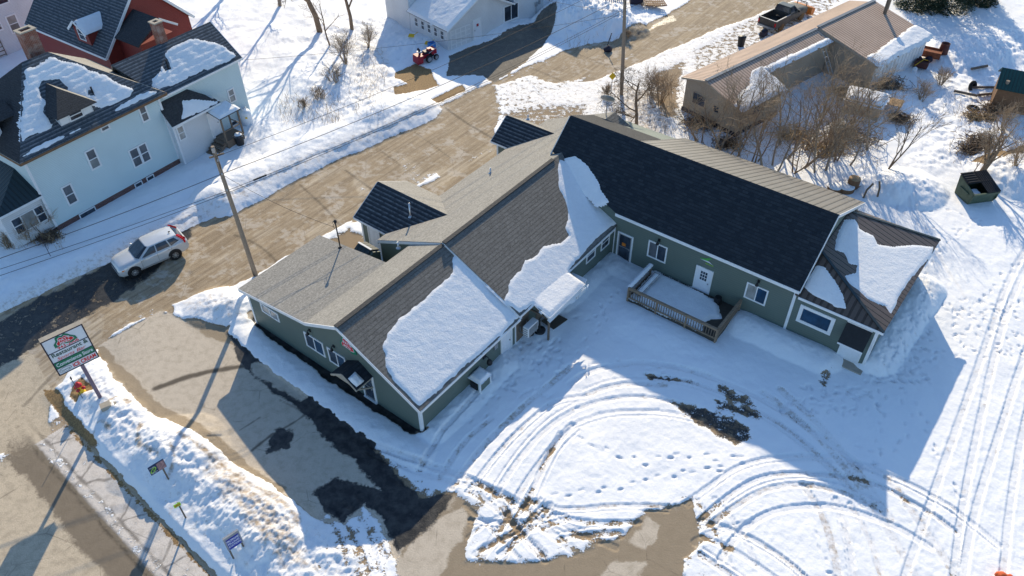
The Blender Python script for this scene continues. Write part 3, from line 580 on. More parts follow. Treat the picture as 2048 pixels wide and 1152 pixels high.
H2 = GZ.reshape(NY, NX); gy_, gx_ = np.gradient(H2, ys, xs); NRM = np.stack([-gx_.ravel(), -gy_.ravel(), np.ones(NP)], 1); NRM /= np.linalg.norm(NRM, axis=1)[:, None]
COVER = np.stack([np.clip(snow, 0, 1), wet_shade, np.clip(pale, 0, 1), np.ones(NP)], 1); STAIN = np.stack([grs, dirt, crk, np.ones(NP)], 1)
for rid, nm in enumerate(['ground', 'side_street', 'parking_lot', 'main_road', 'sidewalk', 'driveway']):
    q = q0[(reg == rid) & keep]; fa = np.stack([q, q+1, q+NX+1, q+NX], 1)
    vi, inv = np.unique(fa, return_inverse=True); inv = inv.reshape(fa.shape)
    me = bpy.data.meshes.new(nm); nf = len(fa)
    me.vertices.add(len(vi)); me.vertices.foreach_set('co', np.stack([GX[vi], GY[vi], GZ[vi]], 1).ravel())
    me.loops.add(nf*4); me.loops.foreach_set('vertex_index', inv.ravel().astype(np.int32))
    me.polygons.add(nf); me.polygons.foreach_set('loop_start', np.arange(nf, dtype=np.int32)*4); me.polygons.foreach_set('loop_total', np.full(nf, 4, np.int32))
    me.update(); me.validate()
    me.polygons.foreach_set('use_smooth', np.ones(nf, bool))
    for an, dat in (('cover', COVER), ('stain', STAIN)):
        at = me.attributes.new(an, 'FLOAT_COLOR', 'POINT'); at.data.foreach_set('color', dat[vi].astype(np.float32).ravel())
    me.normals_split_custom_set_from_vertices(NRM[vi].tolist())
    me.materials.append(GM[nm]); o = bpy.data.objects.new(nm, me); COL.objects.link(o); o['kind'] = 'structure'
o = MB()                                     # the plain snow field beyond the detailed plot
for a, b, c, d in ((-900, -900, 900, 14), (-900, 92, 900, 1400)): o.face((a, b, -1.0), (c, b, -1.0), (c, d, -1.0), (a, d, -1.0))
for s in (-1, 1): o.face(*[(s*x, y, -1.0) for x, y in (((900, 14), (17, 14), (66, 92), (900, 92)) if s > 0 else ((900, 92), (66, 92), (17, 14), (900, 14)))])
o = o.build('snow_field', MATS['snow']); o['kind'] = 'structure'
# ================================================================== building helpers
class Wall:                                  # a wall plane: origin p0, horizontal direction h, outward normal n
    def __init__(s, p0, h, n): s.p0 = A(*p0); s.h = nrm(h); s.n = nrm(n)
    def at(s, px, py): p = onpl(px, py, s.p0, s.n); return (p-s.p0)@s.h, p[2]
    def P(s, a, z, out=0.0): return s.p0+s.h*a+s.n*out+ZUP*(z-s.p0[2])
    def box(s, mb, a0, a1, z0, z1, o0, o1):
        return mb.box(s.P((a0+a1)/2, (z0+z1)/2, (o0+o1)/2), (abs(a1-a0), abs(o1-o0), abs(z1-z0)), s.h, s.n, ZUP)
def window(par, w, a0, a1, z0, z1, panes='v', glass=('glass', 'glass'), fr=.09, frame_mat='trim', name='window', mid=.5):
    f = MB()
    for q in ((a0-fr, a1+fr, z0-fr, z0), (a0-fr, a1+fr, z1, z1+fr), (a0-fr, a0, z0, z1), (a1, a1+fr, z0, z1)): w.box(f, *q, -.02, .045)
    if panes == 'v': m_ = a0+(a1-a0)*mid; w.box(f, m_-.03, m_+.03, z0, z1, -.02, .04); cells = [(a0, m_-.03, z0, z1), (m_+.03, a1, z0, z1)]
    elif panes == 'h': m_ = (z0+z1)/2; w.box(f, a0, a1, m_-.03, m_+.03, -.02, .04); cells = [(a0, a1, z0, m_-.03), (a0, a1, m_+.03, z1)]
    else: cells = [(a0, a1, z0, z1)]
    o = f.build(name, MATS[frame_mat], par)
    for c, g in zip(cells, glass):
        b = MB(); w.box(b, *c, -.02, .012); b.build('pane', MATS[g], o)
    return o
def pxwin(par, w, pts, **k):                 # window from the photo corners of its outer frame
    q = [w.at(*p) for p in pts]; a = [t[0] for t in q]; z = [t[1] for t in q]; a.sort(); z.sort(); h = len(q)//2; f = k.get('fr', .09)
    return window(par, w, sum(a[:h])/h+f, sum(a[h:])/h-f, sum(z[:h])/h+f, sum(z[h:])/h-f, **k)
def door(par, w, a0, a1, z0, z1, mat='white_door', lites=0, glass=False, knob=1):
    f = MB()
    for q in ((a0-.1, a0, z0, z1+.1), (a1, a1+.1, z0, z1+.1), (a0, a1, z1, z1+.1)): w.box(f, *q, -.02, .06)
    w.box(f, a0-.1, a1+.1, z0-.08, z0, -.02, .12)
    b = MB(); w.box(b, a0, a1, z0, z1, -.02, .025); d = b.build('door', MATS['glass'] if glass else MATS[mat], par)
    f.build('door_frame', MATS['trim'], d)
    if lites:
        g = MB(); cw = (a1-a0)*.5; ch = (z1-z0)*.36; x0 = (a0+a1)/2-cw/2; y0 = z0+(z1-z0)*.55
        for i in range(3):
            for j in range(3): w.box(g, x0+cw*(i+.1)/3, x0+cw*(i+.9)/3, y0+ch*(j+.1)/3, y0+ch*(j+.9)/3, .026, .032)
        g.build('door_glass', MATS['glass'], d)
    elif not glass:
        g = MB(); m_ = (a0+a1)/2
        for i0, i1 in ((a0+.12, m_-.05), (m_+.05, a1-.12)):
            for j0, j1 in ((.08, .42), (.5, .92)): w.box(g, i0, i1, z0+(z1-z0)*j0, z0+(z1-z0)*j1, .024, .034)
        g.build('door_moulding', MATS[mat], d)
    if glass:
        g = MB()
        for q in ((a0, a0+.07, z0, z1), (a1-.07, a1, z0, z1), (a0, a1, z0, z0+.12), (a0, a1, z1-.07, z1)): w.box(g, *q, .026, .045)
        w.box(g, a0+.07, a1-.07, z0+1.0, z0+1.05, .026, .06); g.build('door_rail', MATS['alu'], d)
    k = MB(); kx = a1-.1 if knob > 0 else a0+.1; k.lathe(w.P(kx, z0+.98, .03), [(.03, 0), (.02, .03), (.045, .05), (.03, .085), (0, .09)], 8, w.n); k.build('handle', MATS['alu'], d)
    return d
def slab(mb, pts, t=.14):                    # roof slope with thickness; pts counter-clockwise seen from above
    pts = [A(*p) for p in pts]; n = nrm(np.cross(pts[1]-pts[0], pts[2]-pts[0])); n = n if n[2] > 0 else -n
    return mb.prism([p for p in pts], -n*t)
def lamp(par, p, n, s=1.0):
    m = MB(); n = nrm(n); p = A(*p)
    m.box(p+n*.03, (.14*s, .06, .18*s), np.cross(n, ZUP), n, ZUP)
    m.tube([p+n*.05+ZUP*.05, p+n*.16*s+ZUP*.08, p+n*.22*s-ZUP*.02], .025, 6); m.lathe(p+n*.22*s-ZUP*.22*s, [(.09*s, 0), (.10*s, .05*s), (.07*s, .16*s), (.03, .2*s)], 10)
    return m.build('wall_lamp', MATS['black'], par)
def pipe_vent(par, p, h=.45):
    m = MB(); m.lathe(A(*p)-ZUP*.1, [(.055, 0), (.055, h), (.04, h), (.04, h-.1)], 10); m.lathe(A(*p)-ZUP*.03, [(.16, 0), (.1, .06), (.056, .12)], 10)
    return m.build('vent_pipe', MATS['chrome'], par)
# snow lying on a roof: a thick ragged sheet on the slope
def roof_snow(label, p0, n, outline, t=.13, cell=.11, seed=1, holes=(), wavy=.16, lines=0.0, mat='snow', name='roof_snow', feather=.15):
    n = nrm(n); ex = A(1, 0, 0) if n[2] > .9999 else nrm(np.cross(ZUP, n)); ey = np.cross(n, ex); p0 = A(*p0)
    def loc(q): q = onpl(*q, p0, n) if len(q) == 2 else A(*q); return A((q-p0)@ex, (q-p0)@ey)
    P = np.array([loc(q) for q in outline]); lo = P.min(0)-.3; hi = P.max(0)+.3
    ax_ = np.arange(lo[0], hi[0], cell); ay_ = np.arange(lo[1], hi[1], cell); X, Y = np.meshgrid(ax_, ay_); sh = X.shape; X = X.ravel(); Y = Y.ravel()
    jn = fbm(X, Y, .8, 4, seed)*wavy+fbm(X, Y, 3, 3, seed+5)*wavy*.55
    sd = sd_poly(P, X, Y)+jn
    for h in holes: sd = np.maximum(sd, -(sd_poly(np.array([loc(q) for q in h]), X, Y)+jn*.8))
    th = t*sstep(.03, -feather, sd)*(1+.22*fbm(X, Y, .9, 4, seed+9)+.12*fbm(X, Y, 3.2, 3, seed+3))-.02
    if lines: th = th+t*lines*(np.sin(Y*2*PI/.145)*.5-.15+fbm(X, Y, 1.6, 4, seed+2)*1.6)*sstep(.0, -.3, sd)
    V = p0+np.outer(X, ex)+np.outer(Y, ey)+np.outer(th, n); ny, nx = sh
    jj, ii = np.meshgrid(np.arange(ny-1), np.arange(nx-1), indexing='ij'); q = (jj*nx+ii).ravel(); F = np.stack([q, q+1, q+nx+1, q+nx], 1)
    F = F[(th[F] > -.019).any(1)]; vi, inv = np.unique(F, return_inverse=True)
    m = MB(); m.add(V[vi], inv.reshape(-1, 4).tolist(), True)
    return tag(m.build(name, MATS[mat]), label, 'snow')
# ================================================================== restaurant
B0 = R(16.5, -25, 0)
rest = thing('restaurant_building', 'long green clapboard restaurant with joined grey and black gabled roofs in the lot', 'building', B0)
GU0, GU1 = 16.5, 24.3                         # front section
NDU, NDV = -DU, DV
F_EL, F_K, F_R, F_ER = (-32.25, 2.83), (-26.45, 3.62), (-23.8, 4.92), (-18.42, 2.3)
M_RZ, M_RV, M_EV, M_EZ, M_LV, M_LZ = 5.05, -23.75, -18.42, 2.5, -29.4, 2.5
UE = 42.3
def body(prof, u0, u1, name='wall', mat='green'):
    m = MB(); m.prism([R(u0, v, z) for v, z in prof], DU*(u1-u0)); return m.build(name, MATS[mat], rest)
body([(-32, -.3), (-32, 2.7), (-26.45, 3.47), (-26.45, -.3)], GU0, 22.0)
body([(-26.44, -.3), (-26.44, 3.47), (-23.8, 4.75), (-18.75, 2.3), (-18.75, -.3)], GU0, GU1)
body([(-29.1, -.3), (-29.1, 2.48), (-23.75, 4.88), (-18.75, 2.5), (-18.75, -.3)], GU1+.02, UE-.3)
m = MB(); m.prism([R(34.47, -24.1, -.3), R(34.47, -24.1, 3.55), R(37.7, -24.1, 6.45), R(44.1, -24.1, 3.5), R(44.1, -24.1, -.3)], DV*17.2); m.build('wall', MATS['green'], rest)
m = MB(); m.box(R((34.475+43.7)/2, -4.6, 1.4), (9.22, 4.55, 3.5), DU, DV); m.build('wall', MATS['green'], rest)
for u0, u1, v0 in ((25.4, 29.8, -31.95), (37.7, 41.0, -30.6)):
    m = MB(); c = (u0+u1)/2; m.prism([R(u0, v0, -.3), R(u0, v0, 2.42), R(c, v0, 3.7), R(u1, v0, 2.42), R(u1, v0, -.3)], DV*(-28.5-v0)); m.build('wall', MATS['green'], rest)
# roofs -------------------------------------------------------------
def roof(pts, mat, t=.14, name='roof'): m = MB(); slab(m, pts, t); return m.build(name, MATS[mat], rest)
u0, u1 = 16.22, 24.4
roof([R(u0, *F_ER), R(u1, *F_ER), R(u1, *F_R), R(u0, *F_R)], 'sh_brown')
r_ft = roof([R(u0, *F_R), R(u1, *F_R), R(u1, *F_K), R(u0, *F_K)], 'sh_tan_lit')
roof([R(u0, *F_K), R(22.3, *F_K), R(22.3, *F_EL), R(u0, *F_EL)], 'sh_tan_lit')
mr = roof([R(24.35, M_EV, M_EZ), R(34.9, M_EV, M_EZ), R(34.9, M_RV, M_RZ), R(24.35, M_RV, M_RZ)], 'sh_brown')
roof([R(34.92, M_EV, M_EZ), R(UE, M_EV, M_EZ), R(UE, M_RV, M_RZ), R(34.92, M_RV, M_RZ)], 'sh_brown')
ml = roof([R(24.35, M_RV, M_RZ), R(UE, M_RV, M_RZ), R(UE, M_LV, M_LZ), R(24.35, M_LV, M_LZ)], 'sh_tan_lit')
for u0, c, u1, v0, z in ((25.13, 27.55, 30.1, -32.25, 3.88), (37.42, 39.3, 41.2, -30.9, 3.72)):
    vi_e = -29.3; vi_r = M_LV+(z-M_LZ)/(M_RZ-M_LZ)*(M_RV-M_LV)+.12
    roof([R(u0, v0, 2.5), R(u0, vi_e, 2.5), R(c, vi_r, z), R(c, v0, z)][::-1], 'sh_frost', .12)  # slope turned from the sun painted dark, frost on its courses
    roof([R(c, v0, z), R(c, vi_r, z), R(u1, vi_e, 2.5), R(u1, v0, 2.5)][::-1], 'sh_tan_lit', .12)  # sunward slope of the same gable painted lighter
W_E, W_R, W_B = (34.2, 3.6), (37.72, 6.68), (44.4, 3.6)
wl_, wr_ = -24.4, -6.72
roof([R(W_E[0], wr_, W_E[1]), R(W_R[0], wr_, W_R[1]), R(W_R[0], wl_, W_R[1]), R(35.75, wl_, 4.95), R(34.2, -18.55, 3.6)], 'sh_black')
roof([R(W_R[0], wr_, W_R[1]), R(W_B[0], wr_, W_B[1]), R(W_B[0], -19.2, W_B[1]), R(W_R[0], -19.2, W_R[1])], 'metal_grey', .1)
roof([R(W_R[0], -19.22, W_R[1]), R(40.6, -19.22, 5.37), R(40.6, wl_, 5.37), R(W_R[0], wl_, W_R[1])], 'sh_dark', .1)
X1, X2, XT, XA = (34.22, -2.08, 3.2), (43.95, -1.95, 3.2), (41.3, -6.93, 4.72), (36.85, -6.93, 4.72)
ax_f = roof([R(*X1), R(*X2), R(*XT), R(*XA)], 'metal_brown', .07)
roof([R(34.22, -6.93, 3.2), R(*X1), R(*XA)], 'metal_brown', .07)
roof([R(*X2), R(43.95, -6.93, 3.2), R(*XT)], 'metal_brown', .07)
m = MB()
for p, q in ((X1, XA), (X2, XT), (XA, XT)): m.bar(R(*p)+ZUP*.015, R(*q)+ZUP*.015, .16, .04)
m.each('ridge_cap', MATS['metal_teal'], rest)
m = MB()
for (p, q) in ((R(16.22, *F_R), R(24.4, *F_R)), (R(24.35, M_RV, M_RZ), R(34.9, M_RV, M_RZ))): m.bar(p+ZUP*.0, q+ZUP*.0, .26, .06)
m.each('ridge_cap', MATS['sh_dark'], rest)
# fascia and corner boards ------------------------------------------
m = MB()
def rake(u, a, b, dz=-.11, w=.2): m.bar(R(u, a[0], a[1]+dz), R(u, b[0], b[1]+dz), .035, w)
for a, b in ((F_EL, F_K), (F_K, F_R), (F_R, F_ER)): rake(16.2, a, b)
m.bar(R(16.2, F_ER[0]+.02, F_ER[1]-.12), R(24.4, F_ER[0]+.02, F_ER[1]-.12), .035, .17); m.bar(R(16.2, F_EL[0]-.02, F_EL[1]-.12), R(22.3, F_EL[0]-.02, F_EL[1]-.12), .035, .17)
rake(24.33, (M_RV, M_RZ), (M_EV, M_EZ), -.13, .16); rake(24.33, (M_RV, M_RZ), (M_LV, M_LZ), -.13, .16)
m.bar(R(28.95, M_EV+.02, M_EZ-.11), R(34.2, M_EV+.02, M_EZ-.11), .035, .15)
m.bar(R(34.17, -18.5, 3.47), R(34.17, wr_, 3.47), .035, .2)
m.bar(R(34.18, wr_+.02, 3.47), R(W_R[0], wr_+.02, W_R[1]-.12), .035, .2); m.bar(R(W_R[0], wr_+.02, W_R[1]-.12), R(W_B[0], wr_+.02, W_B[1]-.12), .035, .2)
m.bar(R(W_R[0], wl_-.02, W_R[1]-.12), R(35.6, wl_-.02, 4.75), .035, .2)
m.bar(R(34.2, -6.7, 3.1), R(34.2, -2.06, 3.1), .035, .16)
for u, v in ((25.13, -32.28), (37.42, -30.93)):
    c, u1, z = (27.55, 30.1, 3.88) if u < 30 else (39.3, 41.2, 3.72)
    m.bar(R(u, v, 2.4), R(c, v, z-.1), .035, .16); m.bar(R(c, v, z-.1), R(u1, v, 2.4), .035, .16)
    m.bar(R(u-.02, v, 2.4), R(u-.02, -29.4, 2.4), .035, .14)
m.each('fascia', MATS['trim'], rest)
m = MB()
for (u, v, z, d1, d2) in ((16.5, -18.75, 2.25, -1, 1), (16.5, -32, 2.6, -1, -1), (34.47, -2.33, 3.05, -1, 1), (25.4, -31.95, 2.4, -1, -1), (37.7, -30.6, 2.4, -1, -1)):
    m.box(R(u+d1*.012, v-d2*.06, z/2), (.03, .14, z), DU, DV); m.box(R(u-d1*.06, v+d2*.012, z/2), (.14, .03, z), DU, DV)
m.box(R(34.455, -6.95, 1.66), (.035, .16, 3.4), DU, DV)
m.box(R(34.44, -18.55, 1.3), (.03, .06, 2.6), DU, DV); m.box(R(23.98, -18.735, 1.05), (.16, .03, 2.3), DU, DV); m.box(R(24.35, -18.735, 1.0), (.1, .03, 2.2), DU, DV)
m.bar(R(34.43, -12, .14), R(34.43, -7.05, .14), .05, .16); m.bar(R(34.43, -6.88, .14), R(34.43, -4.0, .14), .05, .16)
m.each('corner_board', MATS['trim'], rest)
# windows and doors --------------------------------------------------
wf = Wall(R(16.5, -25, 0), DV, -DU); wside = Wall(R(20, -18.75, 0), DU, DV); ww = Wall(R(34.47, -12, 0), DV, -DU)
pxwin(rest, wf, [(606, 660), (644, 686), (654.6, 717), (615.5, 690)], glass=('glass', 'glass_b'))
window(rest, wf, -.3, .92, 1.2, 2.15, glass=('glass', 'glass_b'))
pxwin(rest, wf, [(520, 605), (559, 643), (526, 623), (557, 627)], glass=('curtain', 'curtain'))
pxwin(rest, ww, [(1298, 479), (1336, 495), (1294, 512), (1331, 526)], glass=('screen', 'glass'))
pxwin(rest, ww, [(1495, 564), (1539, 581), (1487, 593), (1529, 612)], glass=('curtain', 'glass_b'))
pxwin(rest, ww, [(1603, 608), (1672, 638), (1591, 640), (1660, 671)], panes='', glass=('glass_b',), fr=.2)
pxwin(rest, wside, [(1172, 500), (1190, 490), (1173, 525), (1191, 512)], panes='h'); pxwin(rest, wside, [(1202, 478), (1219, 464), (1202, 500), (1218, 488)], panes='h')
door(rest, ww, -6.22, -5.3, .02, 2.02, glass=True); m = MB(); ww.box(m, -5.95, -5.68, 1.15, 1.38, .03, .05); m.build('door_notice', MATS['orange'], rest)
door(rest, ww, -.76, .16, .12, 2.06, lites=1); door(rest, ww, 8.24, 9.24, .1, 1.62, knob=-1)
door(rest, wside, 3.1, 3.86, -.05, 1.75)
door(rest, wf, 2.2, 2.95, .1, 2.05, glass=True)
wc = Wall(R(25.4, -30.5, 0), DV, -DU); q = wc.at(737, 468); door(rest, wc, -.78, .12, .1, 2.02, lites=0)
for p in ((620, 660), (668, 692)): a, z = wf.at(*p); lamp(rest, wf.P(a, z), -DU, .9)
for p in ((1319, 480), (1518, 562)): a, z = ww.at(*p); lamp(rest, ww.P(a, z), -DU, 1.0)
a, z = wside.at(968, 712); lamp(rest, wside.P(a, z), DV, 1.7)
m = MB(); a, z = wside.at(990, 692); wside.box(m, a-.14, a+.14, z-.18, z+.2, 0, .1); m.build('meter_box', MATS['alu'], rest)
m = MB(); wside.box(m, 4.4, 5.6, -.2, 2.2, 0, .02); wside.box(m, 6.3, 8.85, .0, 2.3, 0, .02); m.each('bare_board_wall', MATS['grey_wood'], rest)
# canopy over the front door
cn = MB(); uo = 15.35; cz, ce, cv = 2.78, 2.3, -22.9
slab(cn, [R(uo, cv, cz), R(16.5, cv, cz), R(16.5, cv-.95, ce-.12), R(uo, cv-.95, ce-.12)][::-1], .06); slab(cn, [R(uo, cv, cz), R(16.5, cv, cz), R(16.5, cv+.95, ce-.12), R(uo, cv+.95, ce-.12)], .06)
hood = cn.build('door_canopy', MATS['sh_black'], rest)
m = MB(); m.bar(R(uo-.02, cv, cz-.06), R(uo-.02, cv-.95, ce-.2), .03, .12); m.bar(R(uo-.02, cv, cz-.06), R(uo-.02, cv+.95, ce-.2), .03, .12)
for s in (-.85, .85): m.bar(R(uo+.05, cv+s, ce-.25), R(16.48, cv+s, ce-.25), .08, .1); m.bar(R(uo+.15, cv+s, ce-.28), R(16.46, cv+s, ce-1.0), .07, .07)
m.prism([R(uo+.03, cv-.8, ce-.1), R(uo+.03, cv+.8, ce-.1), R(uo+.03, cv, cz-.12)], DU*.03); m.each('canopy_frame', MATS['concrete'], hood)
# awning over the far door, its step
cn = MB(); slab(cn, [R(33.75, -3.95, 1.72), R(33.75, -2.6, 1.72), R(34.46, -2.6, 2.72), R(34.46, -3.95, 2.72)], .06); aw = cn.build('door_awning', MATS['black'], rest)
m = MB(); m.bar(R(33.74, -3.95, 1.68), R(33.74, -2.6, 1.68), .03, .1); m.bar(R(34.44, -3.95, 2.76), R(34.44, -2.6, 2.76), .03, .06); m.each('awning_trim', MATS['trim'], aw)
m = MB(); m.box(R(34.15, -3.2, .02), (.62, 1.9, .22), DU, DV); m.build('door_step', MATS['concrete'], rest)
# porch roof with the little gable, its posts
pm = MB(); pz = 2.24
slab(pm, [R(25.45, -17.2, pz), R(28.95, -17.2, pz), R(28.95, M_EV-.75, M_EZ+.16), R(25.75, M_EV-.75, M_EZ+.16)], .1)
po = pm.build('porch_roof', MATS['sh_brown'], rest)
m = MB(); m.bar(R(24.35, M_EV+.02, M_EZ-.11), R(25.7, M_EV+.02, M_EZ-.11), .035, .16); m.bar(R(25.7, M_EV, M_EZ-.11), R(25.42, -17.17, pz-.08), .035, .16); m.bar(R(25.44, -17.17, pz-.08), R(28.95, -17.17, pz-.08), .035, .15); m.each('porch_fascia', MATS['trim'], po)
m = MB()
for u, v in ((25.7, -17.4),): m.box(R(u, v, 1.0), (.1, .1, 2.3), DU, DV)
m.bar(R(25.7, -17.35, 1.8), R(25.7, -18.7, 1.8), .09, .1); m.each('porch_post', MATS['grey_wood'], po)
m = MB(); m.box(R(29.2, -18.0, 1.35), (.9, .95, .9), DU, DV); m.box(R(29.2, -18.0, 1.83), (1.0, 1.05, .06), DU, DV); m.box(R(29.2, -17.49, 1.35), (.7, .03, .7), DU, DV); m.build('porch_bay', MATS['trim'], rest)
# kitchen hood box on the front side wall
hb = MB(); wside.box(hb, .25, 1.05, .1, .98, 0, .8); kb = hb.build('exhaust_box', MATS['green'], rest)
m = MB()
for s in (.22, 1.08): wside.box(m, s-.04, s+.04, -.1, .98, .72, .84); wside.box(m, s-.04, s+.04, .9, .98, 0, .8)
wside.box(m, .2, 1.1, .9, .98, .78, .85); m.each('exhaust_box_trim', MATS['trim'], kb)
m = MB(); wside.box(m, .18, .26, .3, .8, .15, .6); m.build('exhaust_grille', MATS['black'], kb)
m = MB(); m.bar(wside.P(-.75, -.05, .1), wside.P(-.2, .05, .1), .12, .12); m.build('drain_pipe', MATS['black'], rest)
# small metal gable roof in the street-side recess
m = MB(); p = W(717, 485, 2.35); q = W(743, 500, 2.35); eu = DU*.62
slab(m, [p, q, q-eu-ZUP*.34, p-eu-ZUP*.34], .06); slab(m, [p, q, q+eu-ZUP*.34, p+eu-ZUP*.34], .06)
er = m.build('entry_roof', MATS['metal_teal'], rest); m = MB(); m.bar(p+ZUP*.02, q+ZUP*.02, .12, .04); m.build('ridge_cap', MATS['trim'], er)
m = MB(); e_ = nrm(q-p); m.prism([p+e_*.15-eu*.85-ZUP*2.5, p+e_*.15-eu*.85-ZUP*.4, p+e_*.15-ZUP*.1, p+e_*.15+eu*.85-ZUP*.4, p+e_*.15+eu*.85-ZUP*2.5], q-p); m.build('entry_wall', MATS['green'], rest)
# vents, mast, dish
n_ml = nrm(np.cross(DU, R(0, M_LV-M_RV, M_LZ-M_RZ))); n_ml = n_ml if n_ml[2] > 0 else -n_ml; n_ft = nrm(np.cross(DU, R(0, F_K[0]-F_R[0], F_K[1]-F_R[1]))); n_ft = n_ft if n_ft[2] > 0 else -n_ft
for q, p0, n in (((981, 346), R(24, M_RV, M_RZ), n_ml), ((797, 495), R(16, *F_R), n_ft), ((1056, 238), R(24, M_RV, M_RZ), n_ml)): pipe_vent(rest, onpl(*q, p0, n), .5)
pipe_vent(rest, R(26.6, -28.6, 3.3), 1.1)
m = MB(); p = onpl(718, 505, R(16, *F_K), nrm(np.cross(DU, R(0, F_EL[0]-F_K[0], F_EL[1]-F_K[1])))); p = R(22.0, -30.0, 3.14)
m.tube([p-ZUP*.3, p+ZUP*1.9], .04, 8); m.lathe(p+ZUP*1.85, [(.07, 0), (.1, .06), (.09, .16), (.02, .22)], 10); m.lathe(p-ZUP*.02, [(.16, 0), (.06, .08)], 10)
m.tube([p+ZUP*1.85, p+ZUP*1.6-DV*.25, p+ZUP*1.3-DV*.2, p+ZUP*1.35-DV*.02], .014, 5); m.tube([p+ZUP*1.8, p+ZUP*1.9-DV*.18, p+ZUP*1.65-DV*.32], .014, 5)
m.build('service_mast', MATS['black'], rest); MAST = p+ZUP*1.5
# roof snow -----------------------------------------------------------
def nr(a, b): n = nrm(np.cross(DU, R(0, b[0]-a[0], b[1]-a[1]))); return n if n[2] > 0 else -n
roof_snow('big white snow slab on the lower front roof slope of the restaurant', R(20, *F_ER), nr(F_R, F_ER), [(907, 505), (905, 545), (860, 590), (810, 630), (775, 668), (766, 692), (772, 735), (792, 770), (815, 790), (838, 812), (880, 778), (940, 722), (1000, 668), (1036, 634), (1020, 612), (985, 575), (945, 535)], .075, seed=3)
roof_snow('scalloped white snow sheet on the middle roof slope above the porch', R(24, M_EV, M_EZ), nr((M_RV, M_RZ), (M_EV, M_EZ)), [(1117, 316), (1117, 375), (1130, 400), (1137, 425), (1130, 455), (1137, 470), (1120, 487), (1085, 492), (1075, 510), (1050, 520), (1040, 540), (1018, 560), (1015, 580), (1008, 598), (990, 585), (965, 548), (958, 545), (975, 572), (1010, 605), (1040, 626), R(25.6, -18.42, 2.5), R(25.6, -17.2, 1.92), R(28.9, -17.2, 1.92), R(28.9, -18.42, 2.5), (1190, 480), (1222, 452), (1236, 445), (1205, 408), (1180, 370), (1150, 335)], .08, seed=8, wavy=.12)
roof_snow('white snow slab over the little porch roof', R(26, -17.2, pz+.02), nr((M_EV-.75, M_EZ+.16), (-17.2, pz)), [R(25.5, -17.22, pz), R(28.9, -17.22, pz), R(28.9, -20.6, 3.0), R(25.8, -20.6, 3.0)], .08, seed=11, wavy=.05)
n_w = nrm(np.cross(DV, R(W_R[0]-W_E[0], 0, W_R[1]-W_E[1]))); n_w = n_w if n_w[2] > 0 else -n_w
roof_snow('shaded blue snow patch in the valley beside the black roof', R(W_E[0], -15, W_E[1]), n_w, [(1118, 318), (1150, 312), (1175, 330), (1195, 360), (1205, 385), (1222, 405), (1195, 412), (1160, 380), (1130, 345)], .07, seed=13, wavy=.08)
n_x = nrm(np.cross(R(*X2)-R(*X1), R(*XA)-R(*X1))); n_x = n_x if n_x[2] > 0 else -n_x
roof_snow('broad white snow sheet on the brown metal hip roof of the end annex', R(*X1), n_x, [(1690, 440), (1712, 440), (1720, 458), (1748, 472), (1755, 488), (1790, 493), (1830, 490), (1872, 492), (1862, 510), (1800, 590), (1782, 632), (1770, 612), (1750, 606), (1735, 598), (1716, 580), (1700, 570), (1690, 552), (1712, 545), (1715, 530), (1698, 528), (1688, 505), (1668, 500), (1672, 475)], .06, seed=17, wavy=.1)
n_a = nrm(np.cross(R(*X1)-R(34.22, -6.93, 3.2), R(*XA)-R(34.22, -6.93, 3.2))); n_a = n_a if n_a[2] > 0 else -n_a
roof_snow('small bluish snow patch on the shaded side of the annex roof', R(*X1), n_a, [(1632, 530), (1650, 533), (1662, 545), (1676, 568), (1688, 592), (1694, 620), (1672, 614), (1650, 602), (1622, 590), (1606, 575), (1612, 560)], .05, seed=19, wavy=.1)
n_c = nrm(np.cross(DU, R(0, .95, ce-.12-cz))); n_c = n_c if n_c[2] > 0 else -n_c
roof_snow('small rounded snow pad on the front door canopy', R(uo, cv, cz), n_c, [R(15.4, cv+.3, 2.6), R(15.95, cv+.3, 2.6), R(16.0, cv+.85, 2.25), R(15.45, cv+.85, 2.25)], .14, .05, seed=21, wavy=.05, feather=.15)
roof_snow('snow cap on the kitchen exhaust box of the side wall', wside.P(.65, 1.0, .4), ZUP, [wside.P(.2, 1, .02), wside.P(1.1, 1, .02), wside.P(1.1, 1, .86), wside.P(.2, 1, .86)], .16, .05, seed=22, wavy=.03, feather=.12)
# ================================================================== things on and by the restaurant
t = thing('heat_pump', 'pale grey outdoor heat pump unit hung by the porch wall', 'heat pump', R(24.9, -18.2, .9))
m = MB(); m.box(R(25.05, -18.2, 1.15), (.95, .38, .72), DU, DV); m.build('casing', MATS['trim'], t, .02)
m = MB()
for k in range(7): m.box(R(25.05, -17.995, .88+k*.085), (.8, .02, .03), DU, DV)
for k in range(4): m.box(R(24.56, -18.2, .9+k*.16), (.02, .3, .05), DU, DV)
m.build('grille', MATS['alu'], t); m = MB()
for u in (24.75, 25.35): m.box(R(u, -18.35, .76), (.05, .75, .05), DU, DV); m.box(R(u, -18.7, .95), (.05, .04, .4), DU, DV)
m.build('bracket', MATS['alu'], t)
for k, (q, lb) in enumerate((((1079, 662), 'round black umbrella base with short pole standing by the ramp'), ((1061, 668), 'small black standing ashtray under the heat pump'))):
    m = MB(); s = (1, .6)[k]; m.lathe(G(*q), [(.34*s, 0), (.36*s, .1), (.3*s, .16), (.06, .2), (.045, .9*s), (0, .92*s)], 18); tag(m.build('umbrella_base' if k == 0 else 'ashtray', MATS['black']), lb, 'umbrella base' if k == 0 else 'ashtray')
m = MB(); m.prism([W(1083, 641, .35), W(1107, 624, .35), W(1135, 638, .2), W(1107, 658, .2)], -ZUP*.07); tag(m.build('wooden_ramp', MATS['deck_wood']), 'bare wooden ramp leading out from under the porch', 'ramp')
